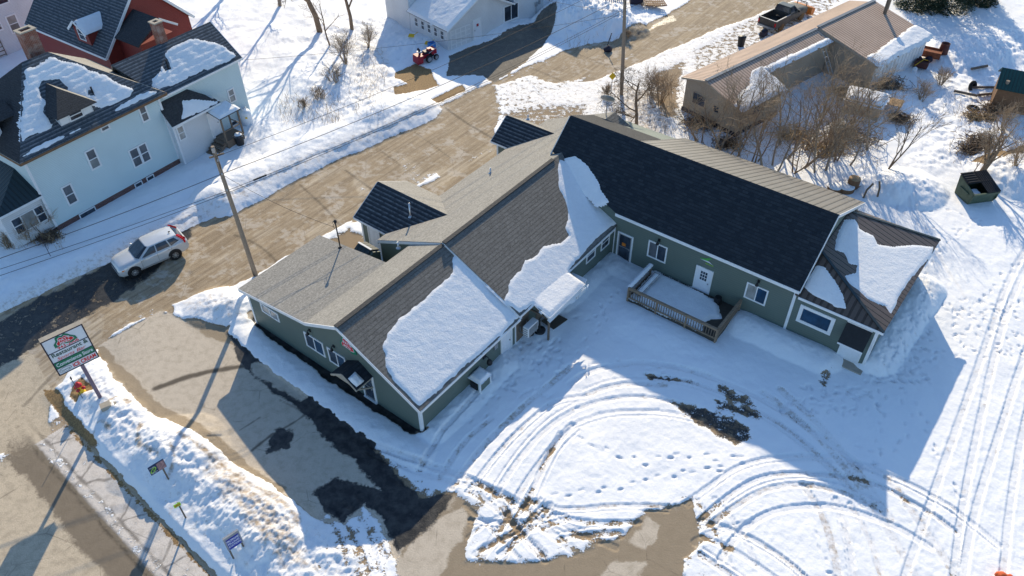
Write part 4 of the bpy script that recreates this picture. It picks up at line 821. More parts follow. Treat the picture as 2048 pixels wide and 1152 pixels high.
# deck ----------------------------------------------------------------
u_o, v_l, v_r = 31.25, -15.5, -9.72
dk = thing('wooden_deck', 'snow covered wooden deck with railing in front of the white door', 'deck', R(33, -12.6, 0))
m = MB(); m.box(R((u_o+34.4)/2, (v_l+v_r)/2, .2), (34.4-u_o, v_r-v_l, .3), DU, DV); m.build('deck_floor', MATS['deck_wood'], dk)
def rail(p, q, n, posts):
    m = MB(); L = np.linalg.norm(q-p)
    m.bar(p+ZUP*1.18, q+ZUP*1.18, .15, .045); m.bar(p+ZUP*1.06, q+ZUP*1.06, .04, .09); m.bar(p+ZUP*.42, q+ZUP*.42, .04, .09)
    o = m.build('railing', MATS['rail_wood'], dk)
    b = MB()
    for k in range(1, n): c = p+(q-p)*k/n; b.box(c+ZUP*.74, (.04, .04, .62))
    b.build('baluster', MATS['grey_wood'], o)
    for k in range(posts+1):
        b = MB(); c = p+(q-p)*k/posts; b.box(c+ZUP*.58, (.1, .1, 1.16), DU, DV); b.build('post', MATS['rail_wood'], o)
rail(R(u_o, v_l, 0), R(u_o, v_r, 0), 36, 3); rail(R(u_o+.15, v_r, 0), R(34.3, v_r, 0), 18, 1); rail(R(u_o+.15, v_l, 0), R(33.9, v_l, 0), 16, 1)
m = MB(); m.box(R(32.7, -15.02, .68), (2.4, .36, .06), DU, DV)
for u in (31.8, 33.6): m.box(R(u, -15.02, .48), (.08, .3, .4), DU, DV)
tag(m.build('bench', MATS['grey_wood']), 'long low wooden bench along the left deck railing', 'bench')
roof_snow('flat blue shaded snow layer on the deck floor', R(33, -12.6, .36), ZUP, [R(u_o+.1, v_l+.1, .36), R(34.3, v_l+.1, .36), R(34.25, -11.2, .36), R(33.6, -10.6, .36), R(33.0, -10.2, .36), R(32.6, -10.7, .36), R(32.0, -10.9, .36), R(u_o+.1, -10.6, .36)], .17, .1, seed=31, wavy=.15)
roof_snow('narrow snow strip on the deck bench', R(32.7, -15.02, .71), ZUP, [R(31.55, -15.18, .71), R(33.85, -15.18, .71), R(33.85, -14.86, .71), R(31.55, -14.86, .71)], .12, .05, seed=32, wavy=.03, feather=.1)
roof_snow('thin snow line on the left deck railing', R(32.7, v_l, 1.2), ZUP, [R(31.3, v_l-.1, 1.2), R(33.9, v_l-.1, 1.2), R(33.9, v_l+.1, 1.2), R(31.3, v_l+.1, 1.2)], .1, .04, seed=33, wavy=.02, feather=.07)
m = MB(); p = R(34.4, -11.0, .35); m.lathe(p-DU*.35, [(.2, 0), (.24, .3), (.2, .5)], 14); tag(m.build('flower_pot', MATS['black']), 'dark empty pot against the wall on the deck', 'pot')
for k, (u, v) in enumerate(((28.93, -16.95), (28.8, -16.93), (28.6, -16.93))):
    m = MB(); m.lathe(R(u, v, 2.3), [(.04, 0), (.03, -.12), (0, -.32-.12*(k == 0))], 6); tag(m.build('icicle', MATS['ice']), 'icicle hanging from the corner of the porch eave', 'icicle', 'icicles on the porch corner')
# satellite dish behind the roof
t = thing('satellite_dish', 'grey satellite dish on a pole above the rear roof', 'satellite dish', R(41.9, -24.4, 4.6))
m = MB(); c = R(41.9, -24.2, 5.9); m.tube([R(41.9, -24.2, 4.7), c], .035, 6); m.tube([c, c-DU*.3+A(.1, -.3, .15)], .02, 5); m.build('mast', MATS['alu'], t)
m = MB(); ax = nrm(A(.25, .75, .62)); m.lathe(c+ax*.06, [(0, .0), (.2, .02), (.4, .08), (.5, .14), (.5, .155), (.4, .1), (.2, .04), (0, .02)], 20, ax); m.build('dish', MATS['alu'], t)
# ------------------------------------------------------------------ lettering
def text(parent, s, w, a, z, h, mat, out=.03, name='lettering', width=None, italic=0, align='CENTER', bold=.0):
    cu = bpy.data.curves.new('t', 'FONT'); cu.body = s; cu.size = 1; cu.align_x = align; cu.extrude = .004/h; cu.shear = italic; cu.offset = bold
    ob = bpy.data.objects.new('t', cu); COL.objects.link(ob); dg = bpy.context.evaluated_depsgraph_get(); me = bpy.data.meshes.new_from_object(ob.evaluated_get(dg)); bpy.data.objects.remove(ob)
    co = np.zeros(len(me.vertices)*3); me.vertices.foreach_get('co', co); co = co.reshape(-1, 3)
    sx = h/.72 if width is None else width/(np.ptp(co[:, 0])+1e-6)
    mb = MB(); V = [w.P(a+c[0]*sx, z+c[1]*h/.72, out+c[2]*h) for c in co]; fs = [tuple(p.vertices) for p in me.polygons]
    if np.dot(np.cross(w.h, ZUP), w.n) < 0: fs = [f[::-1] for f in fs]
    mb.add(V, fs); bpy.data.meshes.remove(me); return mb.build(name, MATS[mat], parent)
def flat(parent, w, pts, o0, o1, mat, name):
    m = MB(); m.prism([w.P(a, z, o0) for a, z in pts], w.n*(o1-o0)); return m.build(name, MATS[mat], parent)
BLOB = [(-.5, -.42), (-.15, -.3), (.2, -.5), (.5, -.36), (.46, -.1), (.3, .12), (.2, .34), (.08, .5), (-.05, .36), (-.2, .5), (-.34, .4), (-.36, .1), (-.5, -.1)]
def logo(parent, w, a, z, sw, sh, o):
    flat(parent, w, [(a+x*sw*1.12, z+y*sh*1.14) for x, y in BLOB], o, o+.02, 'signg', 'logo_outline'); flat(parent, w, [(a+x*sw*.86, z+y*sh*.8) for x, y in BLOB], o+.021, o+.032, 'signw', 'logo_border'); flat(parent, w, [(a+x*sw*.8, z+y*sh*.72) for x, y in BLOB], o+.033, o+.04, 'tred', 'logo_patch')
    text(parent, "PAT'S", w, a, z-.0*sh, sh*.22, 'signw', o+.042, width=sw*.52, bold=.02); text(parent, 'PIZZA', w, a-.03*sw, z-.28*sh, sh*.2, 'signw', o+.042, width=sw*.5, bold=.02)
a, z = wf.at(694, 688); gs = thing('wall_sign', 'red pizza shaped sign with green edge high on the front gable', 'sign', wf.P(a, z)); logo(gs, wf, a+.08, z+.02, 1.05, .95, .02)
a, z = ww.at(1415, 520); ds = thing('wall_emblem', 'green winged emblem over the white deck door', 'emblem', ww.P(a, z))
flat(ds, ww, [(a-.48, z-.02), (a-.2, z+.02), (a+.1, z+.2), (a+.3, z+.24), (a+.05, z+.05), (a+.14, z-.18), (a-.02, z-.05), (a-.2, z-.08)], .01, .03, 'sgreen', 'emblem_wing')
flat(ds, ww, [(a-.45, z-.1), (a-.1, z-.06), (a+.15, z-.04), (a+.42, z-.2), (a+.2, z-.14), (a, z-.12)], .032, .04, 'signw', 'emblem_stroke'); text(ds, 'ALE HOUSE', ww, a+.18, z-.3, .1, 'lime', .03, width=.5)
# ================================================================== blue house
BO = A(-24.83, 49.78, 0); BA = A(math.cos(math.radians(55)), math.sin(math.radians(55)), 0); BB = A(-BA[1], BA[0], 0)
def Q(a, b, z): return BO+BA*a+BB*b+ZUP*z
bh = thing('blue_house', 'pale blue two storey house with snowy slate grey hip roof on the street corner', 'house', BO)
def part(name, mat, par, pts=None, ext=None, mb=None):
    m = mb or MB()
    if pts is not None: m.prism(pts, ext)
    if mb is not None and name in ('fascia', 'corner_board', 'ridge_cap', 'porch_fascia', 'shutter', 'stoop_post', 'dormer_fascia', 'rafter_tail', 'steps', 'roof', 'meter_box') and len(m.G) > 1 and not any(len(g[0]) > 40 for g in m.G): return m.each('step' if name == 'steps' else name, MATS[mat], par)
    return m.build(name, MATS[mat], par)
def bx(a0, a1, b0, b1, z0, z1, m=None): return (m or MB()).box(Q((a0+a1)/2, (b0+b1)/2, (z0+z1)/2), (a1-a0, b1-b0, z1-z0), BA, BB)
part('wall', 'blue', bh, mb=bx(-10.0, 0, 0, 8.7, .45, 5.68)); part('foundation', 'found', bh, mb=bx(-9.97, -.02, .03, 8.6, -.4, .45))
EZ = 5.72; e0, e1, f0, f1 = -10.35, .55, -.3, 9.05; RZ = 9.35; rb = 4.4; ra0, ra1 = -5.8, -4.0
part('roof', 'sh_blue', bh, mb=slab(MB(), [Q(e0, f0, EZ), Q(e1, f0, EZ), Q(ra1, rb, RZ), Q(ra0, rb, RZ)], .12))
part('roof', 'sh_dark', bh, mb=slab(slab(MB(), [Q(e0, f0, EZ), Q(ra0, rb, RZ), Q(e0, f1, EZ)], .12), [Q(e0, f1, EZ), Q(ra0, rb, RZ), Q(ra1, rb, RZ), Q(e1, f1, EZ)], .12))
part('roof', 'sh_tan_lit', bh, mb=slab(MB(), [Q(e1, f0, EZ), Q(e1, f1, EZ), Q(ra1, rb, RZ)], .12))  # sunward hip takes the lighter tan, its sunlight painted in
m = MB(); m.bar(Q(e0, f0-.02, EZ-.1), Q(e1, f0-.02, EZ-.1), .04, .16); m.bar(Q(e0-.02, f0, EZ-.1), Q(e0-.02, f1, EZ-.1), .04, .16); m.bar(Q(e1+.02, f0, EZ-.1), Q(e1+.02, f1, EZ-.1), .04, .16); part('fascia', 'brown_wood', bh, mb=m)
m = MB()
for a, b in ((-9.98, -.02), (-.02, -.02)): m.box(Q(a, b, 3.05), (.16, .05, 5.2), BA, BB)
part('corner_board', 'trim', bh, mb=m)
n_b = nrm(np.cross(BA, Q(0, rb, RZ)-Q(0, f0, EZ)))
# ell
part('wall', 'blue', bh, pts=[Q(.02, .3, 0), Q(.02, .3, 5.42), Q(.02, 2.85, 7.4), Q(.02, 5.4, 5.42), Q(.02, 5.4, 0)], ext=BA*7.3)
part('roof', 'sh_blue', bh, mb=slab(MB(), [Q(.3, .02, 5.42), Q(7.6, .02, 5.42), Q(7.6, 2.85, 7.58), Q(-1, 2.85, 7.58)], .12))
part('roof', 'sh_tan_lit', bh, mb=slab(MB(), [Q(-1, 2.85, 7.58), Q(7.6, 2.85, 7.58), Q(7.6, 5.7, 5.42), Q(.3, 5.7, 5.42)], .12))
m = MB(); m.bar(Q(.3, 0, 5.33), Q(7.6, 0, 5.33), .04, .15); m.bar(Q(7.62, .02, 5.33), Q(7.62, 2.85, 7.49), .04, .15); m.bar(Q(7.62, 2.85, 7.49), Q(7.62, 5.7, 5.33), .04, .15); part('fascia', 'trim', bh, mb=m)
# white side extension with its own roof, and the stoop
part('wall', 'white_siding', bh, mb=bx(.03, 3.9, -.5, .28, 0, 3.9))
m = MB(); slab(m, [Q(-.15, -.85, 3.48), Q(4.2, -.85, 3.48), Q(2.5, .28, 4.95), Q(-.15, .28, 4.95)], .1); slab(m, [Q(4.2, -.85, 3.48), Q(4.2, .28, 3.6), Q(2.5, .28, 4.95)], .1); part('roof', 'sh_dark', bh, mb=m)
m = MB(); m.bar(Q(-.15, -.88, 3.4), Q(4.2, -.88, 3.4), .04, .14); m.box(Q(.05, -.52, 1.9), (.14, .04, 3.6), BA, BB); part('fascia', 'trim', bh, mb=m)
st = part('stoop', 'grey_wood', bh, mb=bx(3.1, 4.7, -1.9, -.5, 0, .95))
m = MB(); slab(m, [Q(2.95, -2.0, 2.95), Q(4.9, -2.0, 2.95), Q(4.9, -.5, 3.2), Q(2.95, -.5, 3.2)], .08); part('stoop_roof', 'sh_dark', st, mb=m)
m = MB()
for a, b in ((3.1, -1.85), (4.7, -1.85), (4.7, -.6)): m.box(Q(a, b, 1.9), (.1, .1, 2.1), BA, BB)
m.bar(Q(4.7, -.6, 1.75), Q(4.7, -1.85, 1.75), .06, .06); m.bar(Q(3.1, -1.85, 1.75), Q(4.7, -1.85, 1.75), .06, .06); part('stoop_post', 'grey_wood', st, mb=m)
m = MB()
for k in range(4): m.box(Q(2.95-k*.3, -1.2, .82-k*.2), (.34, 1.1, .07), BA, BB)
m.bar(Q(3.1, -1.75, .75), Q(1.9, -1.75, 0), .05, .2); m.bar(Q(3.1, -.65, .75), Q(1.9, -.65, 0), .05, .2); part('steps', 'grey_wood', st, mb=m)
wb = Wall(Q(0, 0, 0), BA, -BB); we = Wall(Q(0, .3, 0), BA, -BB); wx = Wall(Q(0, -.5, 0), BA, -BB)
d = door(bh, wx, 3.0, 3.75, .95, 2.85)
for pts, gl in (([(167, 302), (188, 295), (205, 331), (183, 342)], ('curtain', 'screen')), ([(119, 375), (140, 366), (160, 402), (138, 412)], ('screen', 'screen')), ([(273, 213), (288, 206), (302, 238), (286, 247)], ('screen', 'screen')), ([(196, 248), (214, 241), (222, 256), (203, 267)], ('screen', 'screen'))):
    pxwin(bh, wb, pts, panes='h', glass=gl, fr=.11)
a0, z1 = wb.at(255, 303); a1, z0 = wb.at(303, 315); window(bh, wb, a0+.12, (a0+a1)/2-.05, z0-.05, z1-.05, 'h', ('screen', 'screen'), .1); window(bh, wb, (a0+a1)/2+.12, a1-.1, z0-.05, z1-.05, 'h', ('screen', 'screen'), .1)
pxwin(bh, we, [(452, 181), (465, 175), (475, 200), (461, 207)], panes='h', glass=('curtain', 'curtain'), fr=.1); pxwin(bh, we, [(461, 243), (473, 238), (476, 248), (463, 253)], panes='', fr=.08)
pxwin(bh, wx, [(350, 255), (364, 249), (376, 275), (360, 283)], panes='h', glass=('curtain', 'curtain'), fr=.1)
for a in (-3.9, -2.9): window(bh, wb, a, a+.5, .08, .34, '', ('glass',), .06, name='cellar_window')
window(bh, wb, -8.3, -7.2, .05, .36, '', ('glass',), .06, name='cellar_window')
# dormer
dm = part('dormer_wall', 'white_siding', bh, pts=[Q(-6.75, .5, 6.1), Q(-4.4, .5, 6.1), Q(-4.4, .5, 7.05), Q(-6.75, .5, 7.05)], ext=BB*1.6)
m = MB(); dc = -5.55; slab(m, [Q(-7.0, .1, 7.05), Q(-4.15, .1, 7.05), Q(dc, 1.7, 8.2)], .08); slab(m, [Q(-7.0, .1, 7.05), Q(dc, 1.7, 8.2), Q(dc, 3.0, 8.2), Q(-7.0, 1.5, 7.05)], .08); part('dormer_roof', 'sh_dark', dm, mb=m)
m = MB(); slab(m, [Q(-4.15, .1, 7.05), Q(-4.15, 1.5, 7.05), Q(dc, 3.0, 8.2), Q(dc, 1.7, 8.2)], .08); part('dormer_roof', 'sh_tan_lit', dm, mb=m)
wd_ = Wall(Q(-5.6, .5, 0), BA, -BB); window(bh, wd_, -.42, .42, 6.42, 6.95, 'h', ('glass', 'glass'), .08, name='dormer_window')
m = MB(); wd_.box(m, -1.1, -.52, 6.4, 7.0, 0, .04); wd_.box(m, .52, 1.1, 6.4, 7.0, 0, .04); part('shutter', 'trim', dm, mb=m)
m = MB(); m.box(Q(-10.2, 3.6, 6.7), (1.6, 1.7, 1.2), BA, BB); o = part('dormer_wall', 'white_siding', bh, mb=m); m = MB(); slab(m, [Q(-11.1, 2.5, 7.3), Q(-11.1, 3.6, 8.0), Q(-8.2, 3.6, 8.0), Q(-8.2, 2.5, 7.3)], .08); slab(m, [Q(-11.1, 4.7, 7.3), Q(-11.1, 3.6, 8.0), Q(-8.2, 3.6, 8.0), Q(-8.2, 4.7, 7.3)], .08); part('dormer_roof', 'sh_dark', o, mb=m)
def chimney(par, c, w, d, z0, z1, ax, ay):
    m = MB(); h = z1-z0; t = .14
    for s in (-1, 1): m.box(c+ax*s*(w-t)/2+ZUP*((z0+z1)/2), (t, d, h), ax, ay); m.box(c+ay*s*(d-t)/2+ZUP*((z0+z1)/2), (w-2*t, t, h), ax, ay)
    o = m.build('chimney', MATS['brick'], par); m = MB()
    for s in (-1, 1): m.box(c+ax*s*(w-t+.06)/2+ZUP*(z1+.04), (t+.06, d+.14, .09), ax, ay); m.box(c+ay*s*(d-t+.06)/2+ZUP*(z1+.04), (w-2*t, t+.06, .09), ax, ay)
    m.build('chimney_cap', MATS['concrete'], o); m = MB(); m.box(c+ZUP*(z1-.3), (w-2*t, d-2*t, .05), ax, ay); m.build('flue', MATS['black'], o)
chimney(bh, Q(-4.25, 5.7, 0), 1.0, .75, 7.6, 10.6, BA, BB); chimney(bh, Q(3.4, 3.1, 0), .62, .62, 6.6, 9.0, BA, BB)
m = MB(); m.tube([Q(2.2, 1.3, 6.2), Q(2.2, 1.3, 7.1)], .06, 8); part('vent_pipe', 'black', bh, mb=m); m = MB(); p = onpl(186, 186, Q(0, rb, RZ), n_b); m.tube([p-ZUP*.1, p+ZUP*.45], .06, 8); part('vent_pipe', 'black', bh, mb=m)
# front porch on the left end
pw = part('porch_wall', 'white_siding', bh, mb=bx(-12.75, -10.02, .15, 7.0, .3, 3.0)); part('porch_base', 'found', bh, mb=bx(-12.7, -10.02, .2, 6.9, -.3, .3))
m = MB(); slab(m, [Q(-13.05, -.15, 3.05), Q(-10.0, -.15, 3.05), Q(-10.0, 2.0, 4.35)], .1); slab(m, [Q(-13.05, -.15, 3.05), Q(-10.0, 2.0, 4.35), Q(-10.0, 7.3, 4.35), Q(-13.05, 7.3, 3.05)], .1); part('porch_roof', 'metal_teal', pw, mb=m)
m = MB(); m.bar(Q(-13.05, -.17, 2.97), Q(-10.0, -.17, 2.97), .04, .14); m.bar(Q(-13.07, -.15, 2.97), Q(-13.07, 7.3, 2.97), .04, .14); part('porch_fascia', 'trim', pw, mb=m)
wp_ = Wall(Q(-11.4, .15, 0), BA, -BB); window(bh, wp_, -.85, -.3, 1.2, 2.3, 'h', ('glass', 'glass'), .06); window(bh, wp_, -.22, .6, 1.2, 2.3, '', ('curtain',), .06); window(bh, wp_, .68, 1.2, 1.2, 2.3, 'h', ('glass', 'glass'), .06)
roof_snow('wide crusted snow sheet on the blue house front hip roof around the dormer', Q(0, f0, EZ+.01), n_b, [(52, 140), (98, 112), (150, 128), (205, 150), (262, 180), (258, 192), (240, 198), (205, 216), (178, 208), (170, 196), (140, 182), (110, 166), (90, 162), (76, 175), (84, 195), (96, 206), (88, 224), (100, 240), (106, 256), (84, 264), (60, 275), (44, 285), (40, 240), (46, 190)], .06, seed=41, wavy=.22, lines=.45, holes=[[(172, 176), (184, 178), (188, 190), (176, 189)], [(92, 160), (118, 158), (136, 176), (120, 178), (100, 172)]])
roof_snow('narrow snow strip along the gutter of the blue house', Q(0, f0, EZ+.01), n_b, [(38, 312), (90, 286), (150, 262), (200, 240), (250, 205), (296, 180), (322, 184), (270, 206), (205, 236), (150, 262), (100, 290), (44, 316)], .055, seed=43, wavy=.14, lines=.4)
n_e = nrm(np.cross(BA, Q(0, 2.85, 7.58)-Q(0, .02, 5.42)))
roof_snow('lumpy snow cover on the rear ell roof of the blue house', Q(0, .02, 5.43), n_e, [(300, 158), (320, 140), (328, 104), (375, 80), (410, 78), (445, 92), (474, 112), (440, 130), (390, 150), (345, 172), (318, 180), (305, 172)], .06, seed=45, wavy=.25, lines=.4, holes=[[(322, 100), (336, 118), (342, 136), (330, 142), (318, 122)]])
roof_snow('snow patch on the white side extension roof of the blue house', Q(0, -.85, 3.5), nrm(np.cross(BA, Q(0, .28, 4.95)-Q(0, -.85, 3.48))), [(362, 200), (392, 198), (436, 204), (400, 222), (362, 240), (366, 220)], .05, seed=46, wavy=.16)
roof_snow('snow cap on the little stoop roof of the blue house', Q(3.9, -1.2, 3.12), nrm(np.cross(BA, Q(0, -.5, 3.2)-Q(0, -2, 2.95))), [Q(3.0, -1.95, 3), Q(4.85, -1.95, 3), Q(4.85, -.55, 3.2), Q(3.0, -.55, 3.2)], .15, .08, seed=47, wavy=.04)
# ================================================================== red house and white house behind
RB = 9.6
rh = thing('red_house', 'dark red clapboard house with blue grey gable roof behind the blue house', 'house', Q(5, RB, 0))
er_ = onpl(212, 117, Q(0, RB, 0), BB); ea = (er_-BO)@BA; ez = er_[2]; ap = onpl(257, 0, Q(0, RB, 0), BB); er2 = onpl(388, 32, Q(0, RB, 0), BB)
sl = (ap[2]-ez)/(((ap-BO)@BA)-ea); a_r = (er2-BO)@BA; z_r = er2[2]
ridge_a = (ea+a_r+(z_r-ez)/sl)/2; ridge_z = ez+(ridge_a-ea)*sl
part('wall', 'red', rh, pts=[Q(ea+.35, RB+.25, -.3), Q(ea+.35, RB+.25, ez+.1), Q(ridge_a, RB+.25, ridge_z-.2), Q(a_r-.35, RB+.25, z_r+.1), Q(a_r-.35, RB+.25, -.3)], ext=BB*11)
part('roof', 'sh_blue', rh, mb=slab(MB(), [Q(ea, RB, ez), Q(ridge_a, RB, ridge_z), Q(ridge_a, RB+11.4, ridge_z), Q(ea, RB+11.4, ez)], .14)); part('roof', 'sh_tan_lit', rh, mb=slab(MB(), [Q(a_r, RB, z_r), Q(ridge_a, RB, ridge_z), Q(ridge_a, RB+11.4, ridge_z), Q(a_r, RB+11.4, z_r)], .14))
m = MB(); m.bar(Q(ea, RB-.02, ez-.1), Q(ridge_a, RB-.02, ridge_z-.1), .05, .2); m.bar(Q(ridge_a, RB-.02, ridge_z-.1), Q(a_r, RB-.02, z_r-.1), .05, .2); m.bar(Q(ea-.02, RB, ez-.1), Q(ea-.02, RB+11.4, ez-.1), .05, .16); part('fascia', 'trim', rh, mb=m)
wr2 = Wall(Q(0, RB+.25, 0), BA, -BB); pxwin(rh, wr2, [(277, 42), (297, 35), (308, 64), (288, 73)], panes='h', glass=('curtain', 'curtain'), fr=.12)
n_r = nrm(np.cross(Q(ridge_a, RB, ridge_z)-Q(ea, RB, ez), BB)); n_r = n_r if n_r[2] > 0 else -n_r
# gabled dormer on the left slope
pd_ = onpl(175, 78, Q(ea, RB, ez), n_r); da = (pd_-BO)@BA; db = (pd_-BO)@BB; dz = pd_[2]
o = part('dormer_wall', 'red', rh, pts=[Q(da-.3, db-.9, dz-.2), Q(da-.3, db-.9, dz+.95), Q(da-.3, db, dz+1.6), Q(da-.3, db+.9, dz+.95), Q(da-.3, db+.9, dz-.2)], ext=BA*2.2)
m = MB(); slab(m, [Q(da-.6, db, dz+1.75), Q(da+2.4, db, dz+1.75), Q(da+2.0, db-1.2, dz+.85), Q(da-.6, db-1.2, dz+.85)], .08); slab(m, [Q(da-.6, db, dz+1.75), Q(da+2.4, db, dz+1.75), Q(da+2.0, db+1.2, dz+.85), Q(da-.6, db+1.2, dz+.85)], .08); part('dormer_roof', 'sh_blue', o, mb=m)
m = MB(); m.bar(Q(da-.62, db, dz+1.65), Q(da-.62, db-1.2, dz+.75), .05, .18); m.bar(Q(da-.62, db, dz+1.65), Q(da-.62, db+1.2, dz+.75), .05, .18); part('dormer_fascia', 'trim', o, mb=m)
window(rh, Wall(Q(da-.3, db, 0), BB, -BA), -.35, .35, dz+.1, dz+.9, 'h', ('glass', 'glass'), .08, name='dormer_window')
n_d = nrm(np.cross(BA, Q(0, -1.2, -.9)-BO)); n_d = n_d if n_d[2] > 0 else -n_d
roof_snow('bluish snow patch over the red house dormer and the slope above', Q(da, db, dz+1.77), n_d, [Q(da-.55, db-.05, dz+1.7), Q(da+2.3, db-.05, dz+1.7), Q(da+1.9, db-1.15, dz+.9), Q(da-.55, db-1.15, dz+.9)], .12, seed=51, wavy=.1)
# lean-to of the red house behind the ell
m = MB(); slab(m, [Q(ea+1.2, RB-3.0, 6.2), Q(ea+3.6, RB-3.0, 7.6), Q(ea+3.6, RB+.2, 7.6), Q(ea+1.2, RB+.2, 6.2)], .1); part('lean_to_roof', 'sh_dark', rh, mb=m); m = MB(); m.bar(Q(ea+3.6, RB-3.0, 7.55), Q(ea+5.0, RB-3.0, 6.6), .1, .16); part('lean_to_fascia', 'trim', rh, mb=m)
part('lean_to_wall', 'red', rh, mb=bx(ea+1.6, ea+4.6, RB-2.7, RB+.2, -.2, 6.1))
wh0 = W(15, 118, 0); hb_ = (wh0-BO)@BB; ha = (wh0-BO)@BA
wh = thing('white_house', 'old white clapboard house with tall windows at the far left', 'house', wh0)
part('wall', 'white_siding', wh, mb=bx(ha-9, ha+6.8, hb_, hb_+8, -.3, 8.5)); part('roof', 'sh_dark', wh, mb=slab(slab(MB(), [Q(ha-9.3, hb_-.3, 8.5), Q(ha+7.1, hb_-.3, 8.5), Q(ha+7.1, hb_+4, 11), Q(ha-9.3, hb_+4, 11)], .14), [Q(ha-9.3, hb_+8.3, 8.5), Q(ha+7.1, hb_+8.3, 8.5), Q(ha+7.1, hb_+4, 11), Q(ha-9.3, hb_+4, 11)], .14))
ww2 = Wall(wh0, BA, -BB); pxwin(wh, ww2, [(8, 33), (30, 26), (45, 60), (25, 69)], panes='h', glass=('screen', 'curtain'), fr=.12); pxwin(wh, ww2, [(-30, 50), (2, 45), (8, 60), (-20, 68)], panes='h', glass=('screen', 'screen'), fr=.12)
a, z = ww2.at(6, 4); window(wh, ww2, a-.55, a+.45, z-.1, z+1.1, 'h', ('glass', 'screen'), .12)
m = MB()
for k in range(5): ww2.box(m, -.75, .1, .1+k*.36, .16+k*.36, .02, .06)
for a in (-.75, .06): ww2.box(m, a, a+.05, .0, 1.9, .02, .07)
part('trellis', 'grey_wood', wh, mb=m)
# ================================================================== white garage house
GO = A(-5.67, 68.07, 0); GA = A(math.cos(math.radians(42)), math.sin(math.radians(42)), 0); GB = A(-GA[1], GA[0], 0)
def K(a, b, z): return GO+GA*a+GB*b+ZUP*z
gh = thing('white_garage_house', 'white clapboard house with attached garage and snowy roof by the driveway', 'house', GO)
wgf = Wall(K(0, 0, 0), GA, -GB); wgl = Wall(K(0, 0, 0), GB, -GA)
part('wall', 'white_siding', gh, pts=[K(0, 0, -.3), K(0, 0, 2.15), K(4.1, 0, 4.3), K(8.2, 0, 2.15), K(8.2, 0, -.3)], ext=GB*5.7)
part('wall', 'white_siding', gh, mb=MB().box(K(10.9, 3.5, 1.4), (5.35, 7.0, 3.4), GA, GB)); part('wall', 'white_siding', gh, mb=MB().box(K(4.5, 7.7, 2.0), (9, 3.9, 4.6), GA, GB))
m = MB(); slab(m, [K(-.25, -.3, 2.1), K(-.25, 5.9, 2.1), K(4.1, 5.9, 4.4), K(4.1, -.3, 4.4)], .12); part('roof', 'sh_dark', gh, mb=m)
m = MB(); slab(m, [K(8.2, -.3, 2.3), K(8.2, 5.9, 2.3), K(4.1, 5.9, 4.4), K(4.1, -.3, 4.4)], .12); slab(m, [K(8.1, -.35, 3.1), K(13.9, -.35, 3.1), K(13.9, 3.6, 5.3), K(8.1, 3.6, 5.3)], .12); slab(m, [K(8.1, 7.3, 3.1), K(13.9, 7.3, 3.1), K(13.9, 3.6, 5.3), K(8.1, 3.6, 5.3)], .12); part('roof', 'sh_dark', gh, mb=m)
m = MB(); m.bar(K(-.25, -.32, 2.0), K(4.1, -.32, 4.3), .04, .16); m.bar(K(4.1, -.32, 4.3), K(8.1, -.32, 2.25), .04, .16); part('fascia', 'trim', gh, mb=m)
a0, z0 = wgf.at(903, 103); a1, z1 = wgf.at(948, 46)
m = MB(); gd_w = 2.35
for k in range(4): wgf.box(m, .35, .35+gd_w, .02+k*.46, .46+k*.46, 0, .03)
gd = part('garage_door', 'trim', gh, mb=m); m = MB()
for k in range(4):
    for j in range(4): wgf.box(m, .42+j*gd_w/4, .3+(j+1)*gd_w/4, .1+k*.46, .4+k*.46, .03, .04)
part('garage_door_panel', 'white_siding', gd, mb=m)
door(gh, wgf, 3.1, 3.95, .05, 1.95, knob=-1); m = MB(); wgf.box(m, 3.45, 3.7, 1.35, 1.6, .04, .05); part('door_notice', 'redp', gh, mb=m)
pxwin(gh, wgf, [(1006, 14), (1036, 2), (1038, 34), (1008, 47)], glass=('glass', 'glass'), fr=.12); door(gh, wgf, 12.2, 13.1, .2, 2.1)
for k in range(5): window(gh, wgl, .55+k*.98, .98+k*.98, .95, 1.7, 'h', ('screen', 'screen'), .07)
n_g = nrm(np.cross(GB, K(4.1, 0, 4.4)-K(-.25, 0, 2.1))); n_g = n_g if n_g[2] > 0 else -n_g
roof_snow('smooth white snow covering the garage roof', K(-.25, 0, 2.12), n_g, [K(-.2, -.28, 2.1), K(-.2, 5.8, 2.1), K(4.05, 5.8, 4.4), K(4.05, 1.0, 4.4), K(3.2, .4, 3.9), K(3.6, -.28, 4.2)], .16, .12, seed=61, wavy=.05)
m = MB(); wgf.box(m, 11.0, 11.3, 1.1, 1.5, 0, .12); wgf.box(m, 11.5, 11.7, 1.2, 1.6, 0, .1); m.tube([wgf.P(11.15, 1.1, .05), wgf.P(11.15, .2, .05)], .03, 6); part('meter_box', 'alu', gh, mb=m)
# neighbour's house beyond the upper edge, whose shadow falls on the street
nh = thing('neighbour_house', 'neighbour house with steep gable standing beyond the street at the top', 'house', K(20, 4, 0))
part('wall', 'white_siding', nh, pts=[K(16.5, 4.5, -.3), K(16.5, 4.5, 5), K(20.5, 4.5, 8.2), K(24.5, 4.5, 5), K(24.5, 4.5, -.3)], ext=GB*9); part('roof', 'sh_dark', nh, mb=slab(slab(MB(), [K(16.1, 4.1, 4.7), K(16.1, 13.9, 4.7), K(20.5, 13.9, 8.35), K(20.5, 4.1, 8.35)], .14), [K(24.9, 4.1, 4.7), K(24.9, 13.9, 4.7), K(20.5, 13.9, 8.35), K(20.5, 4.1, 8.35)], .14))
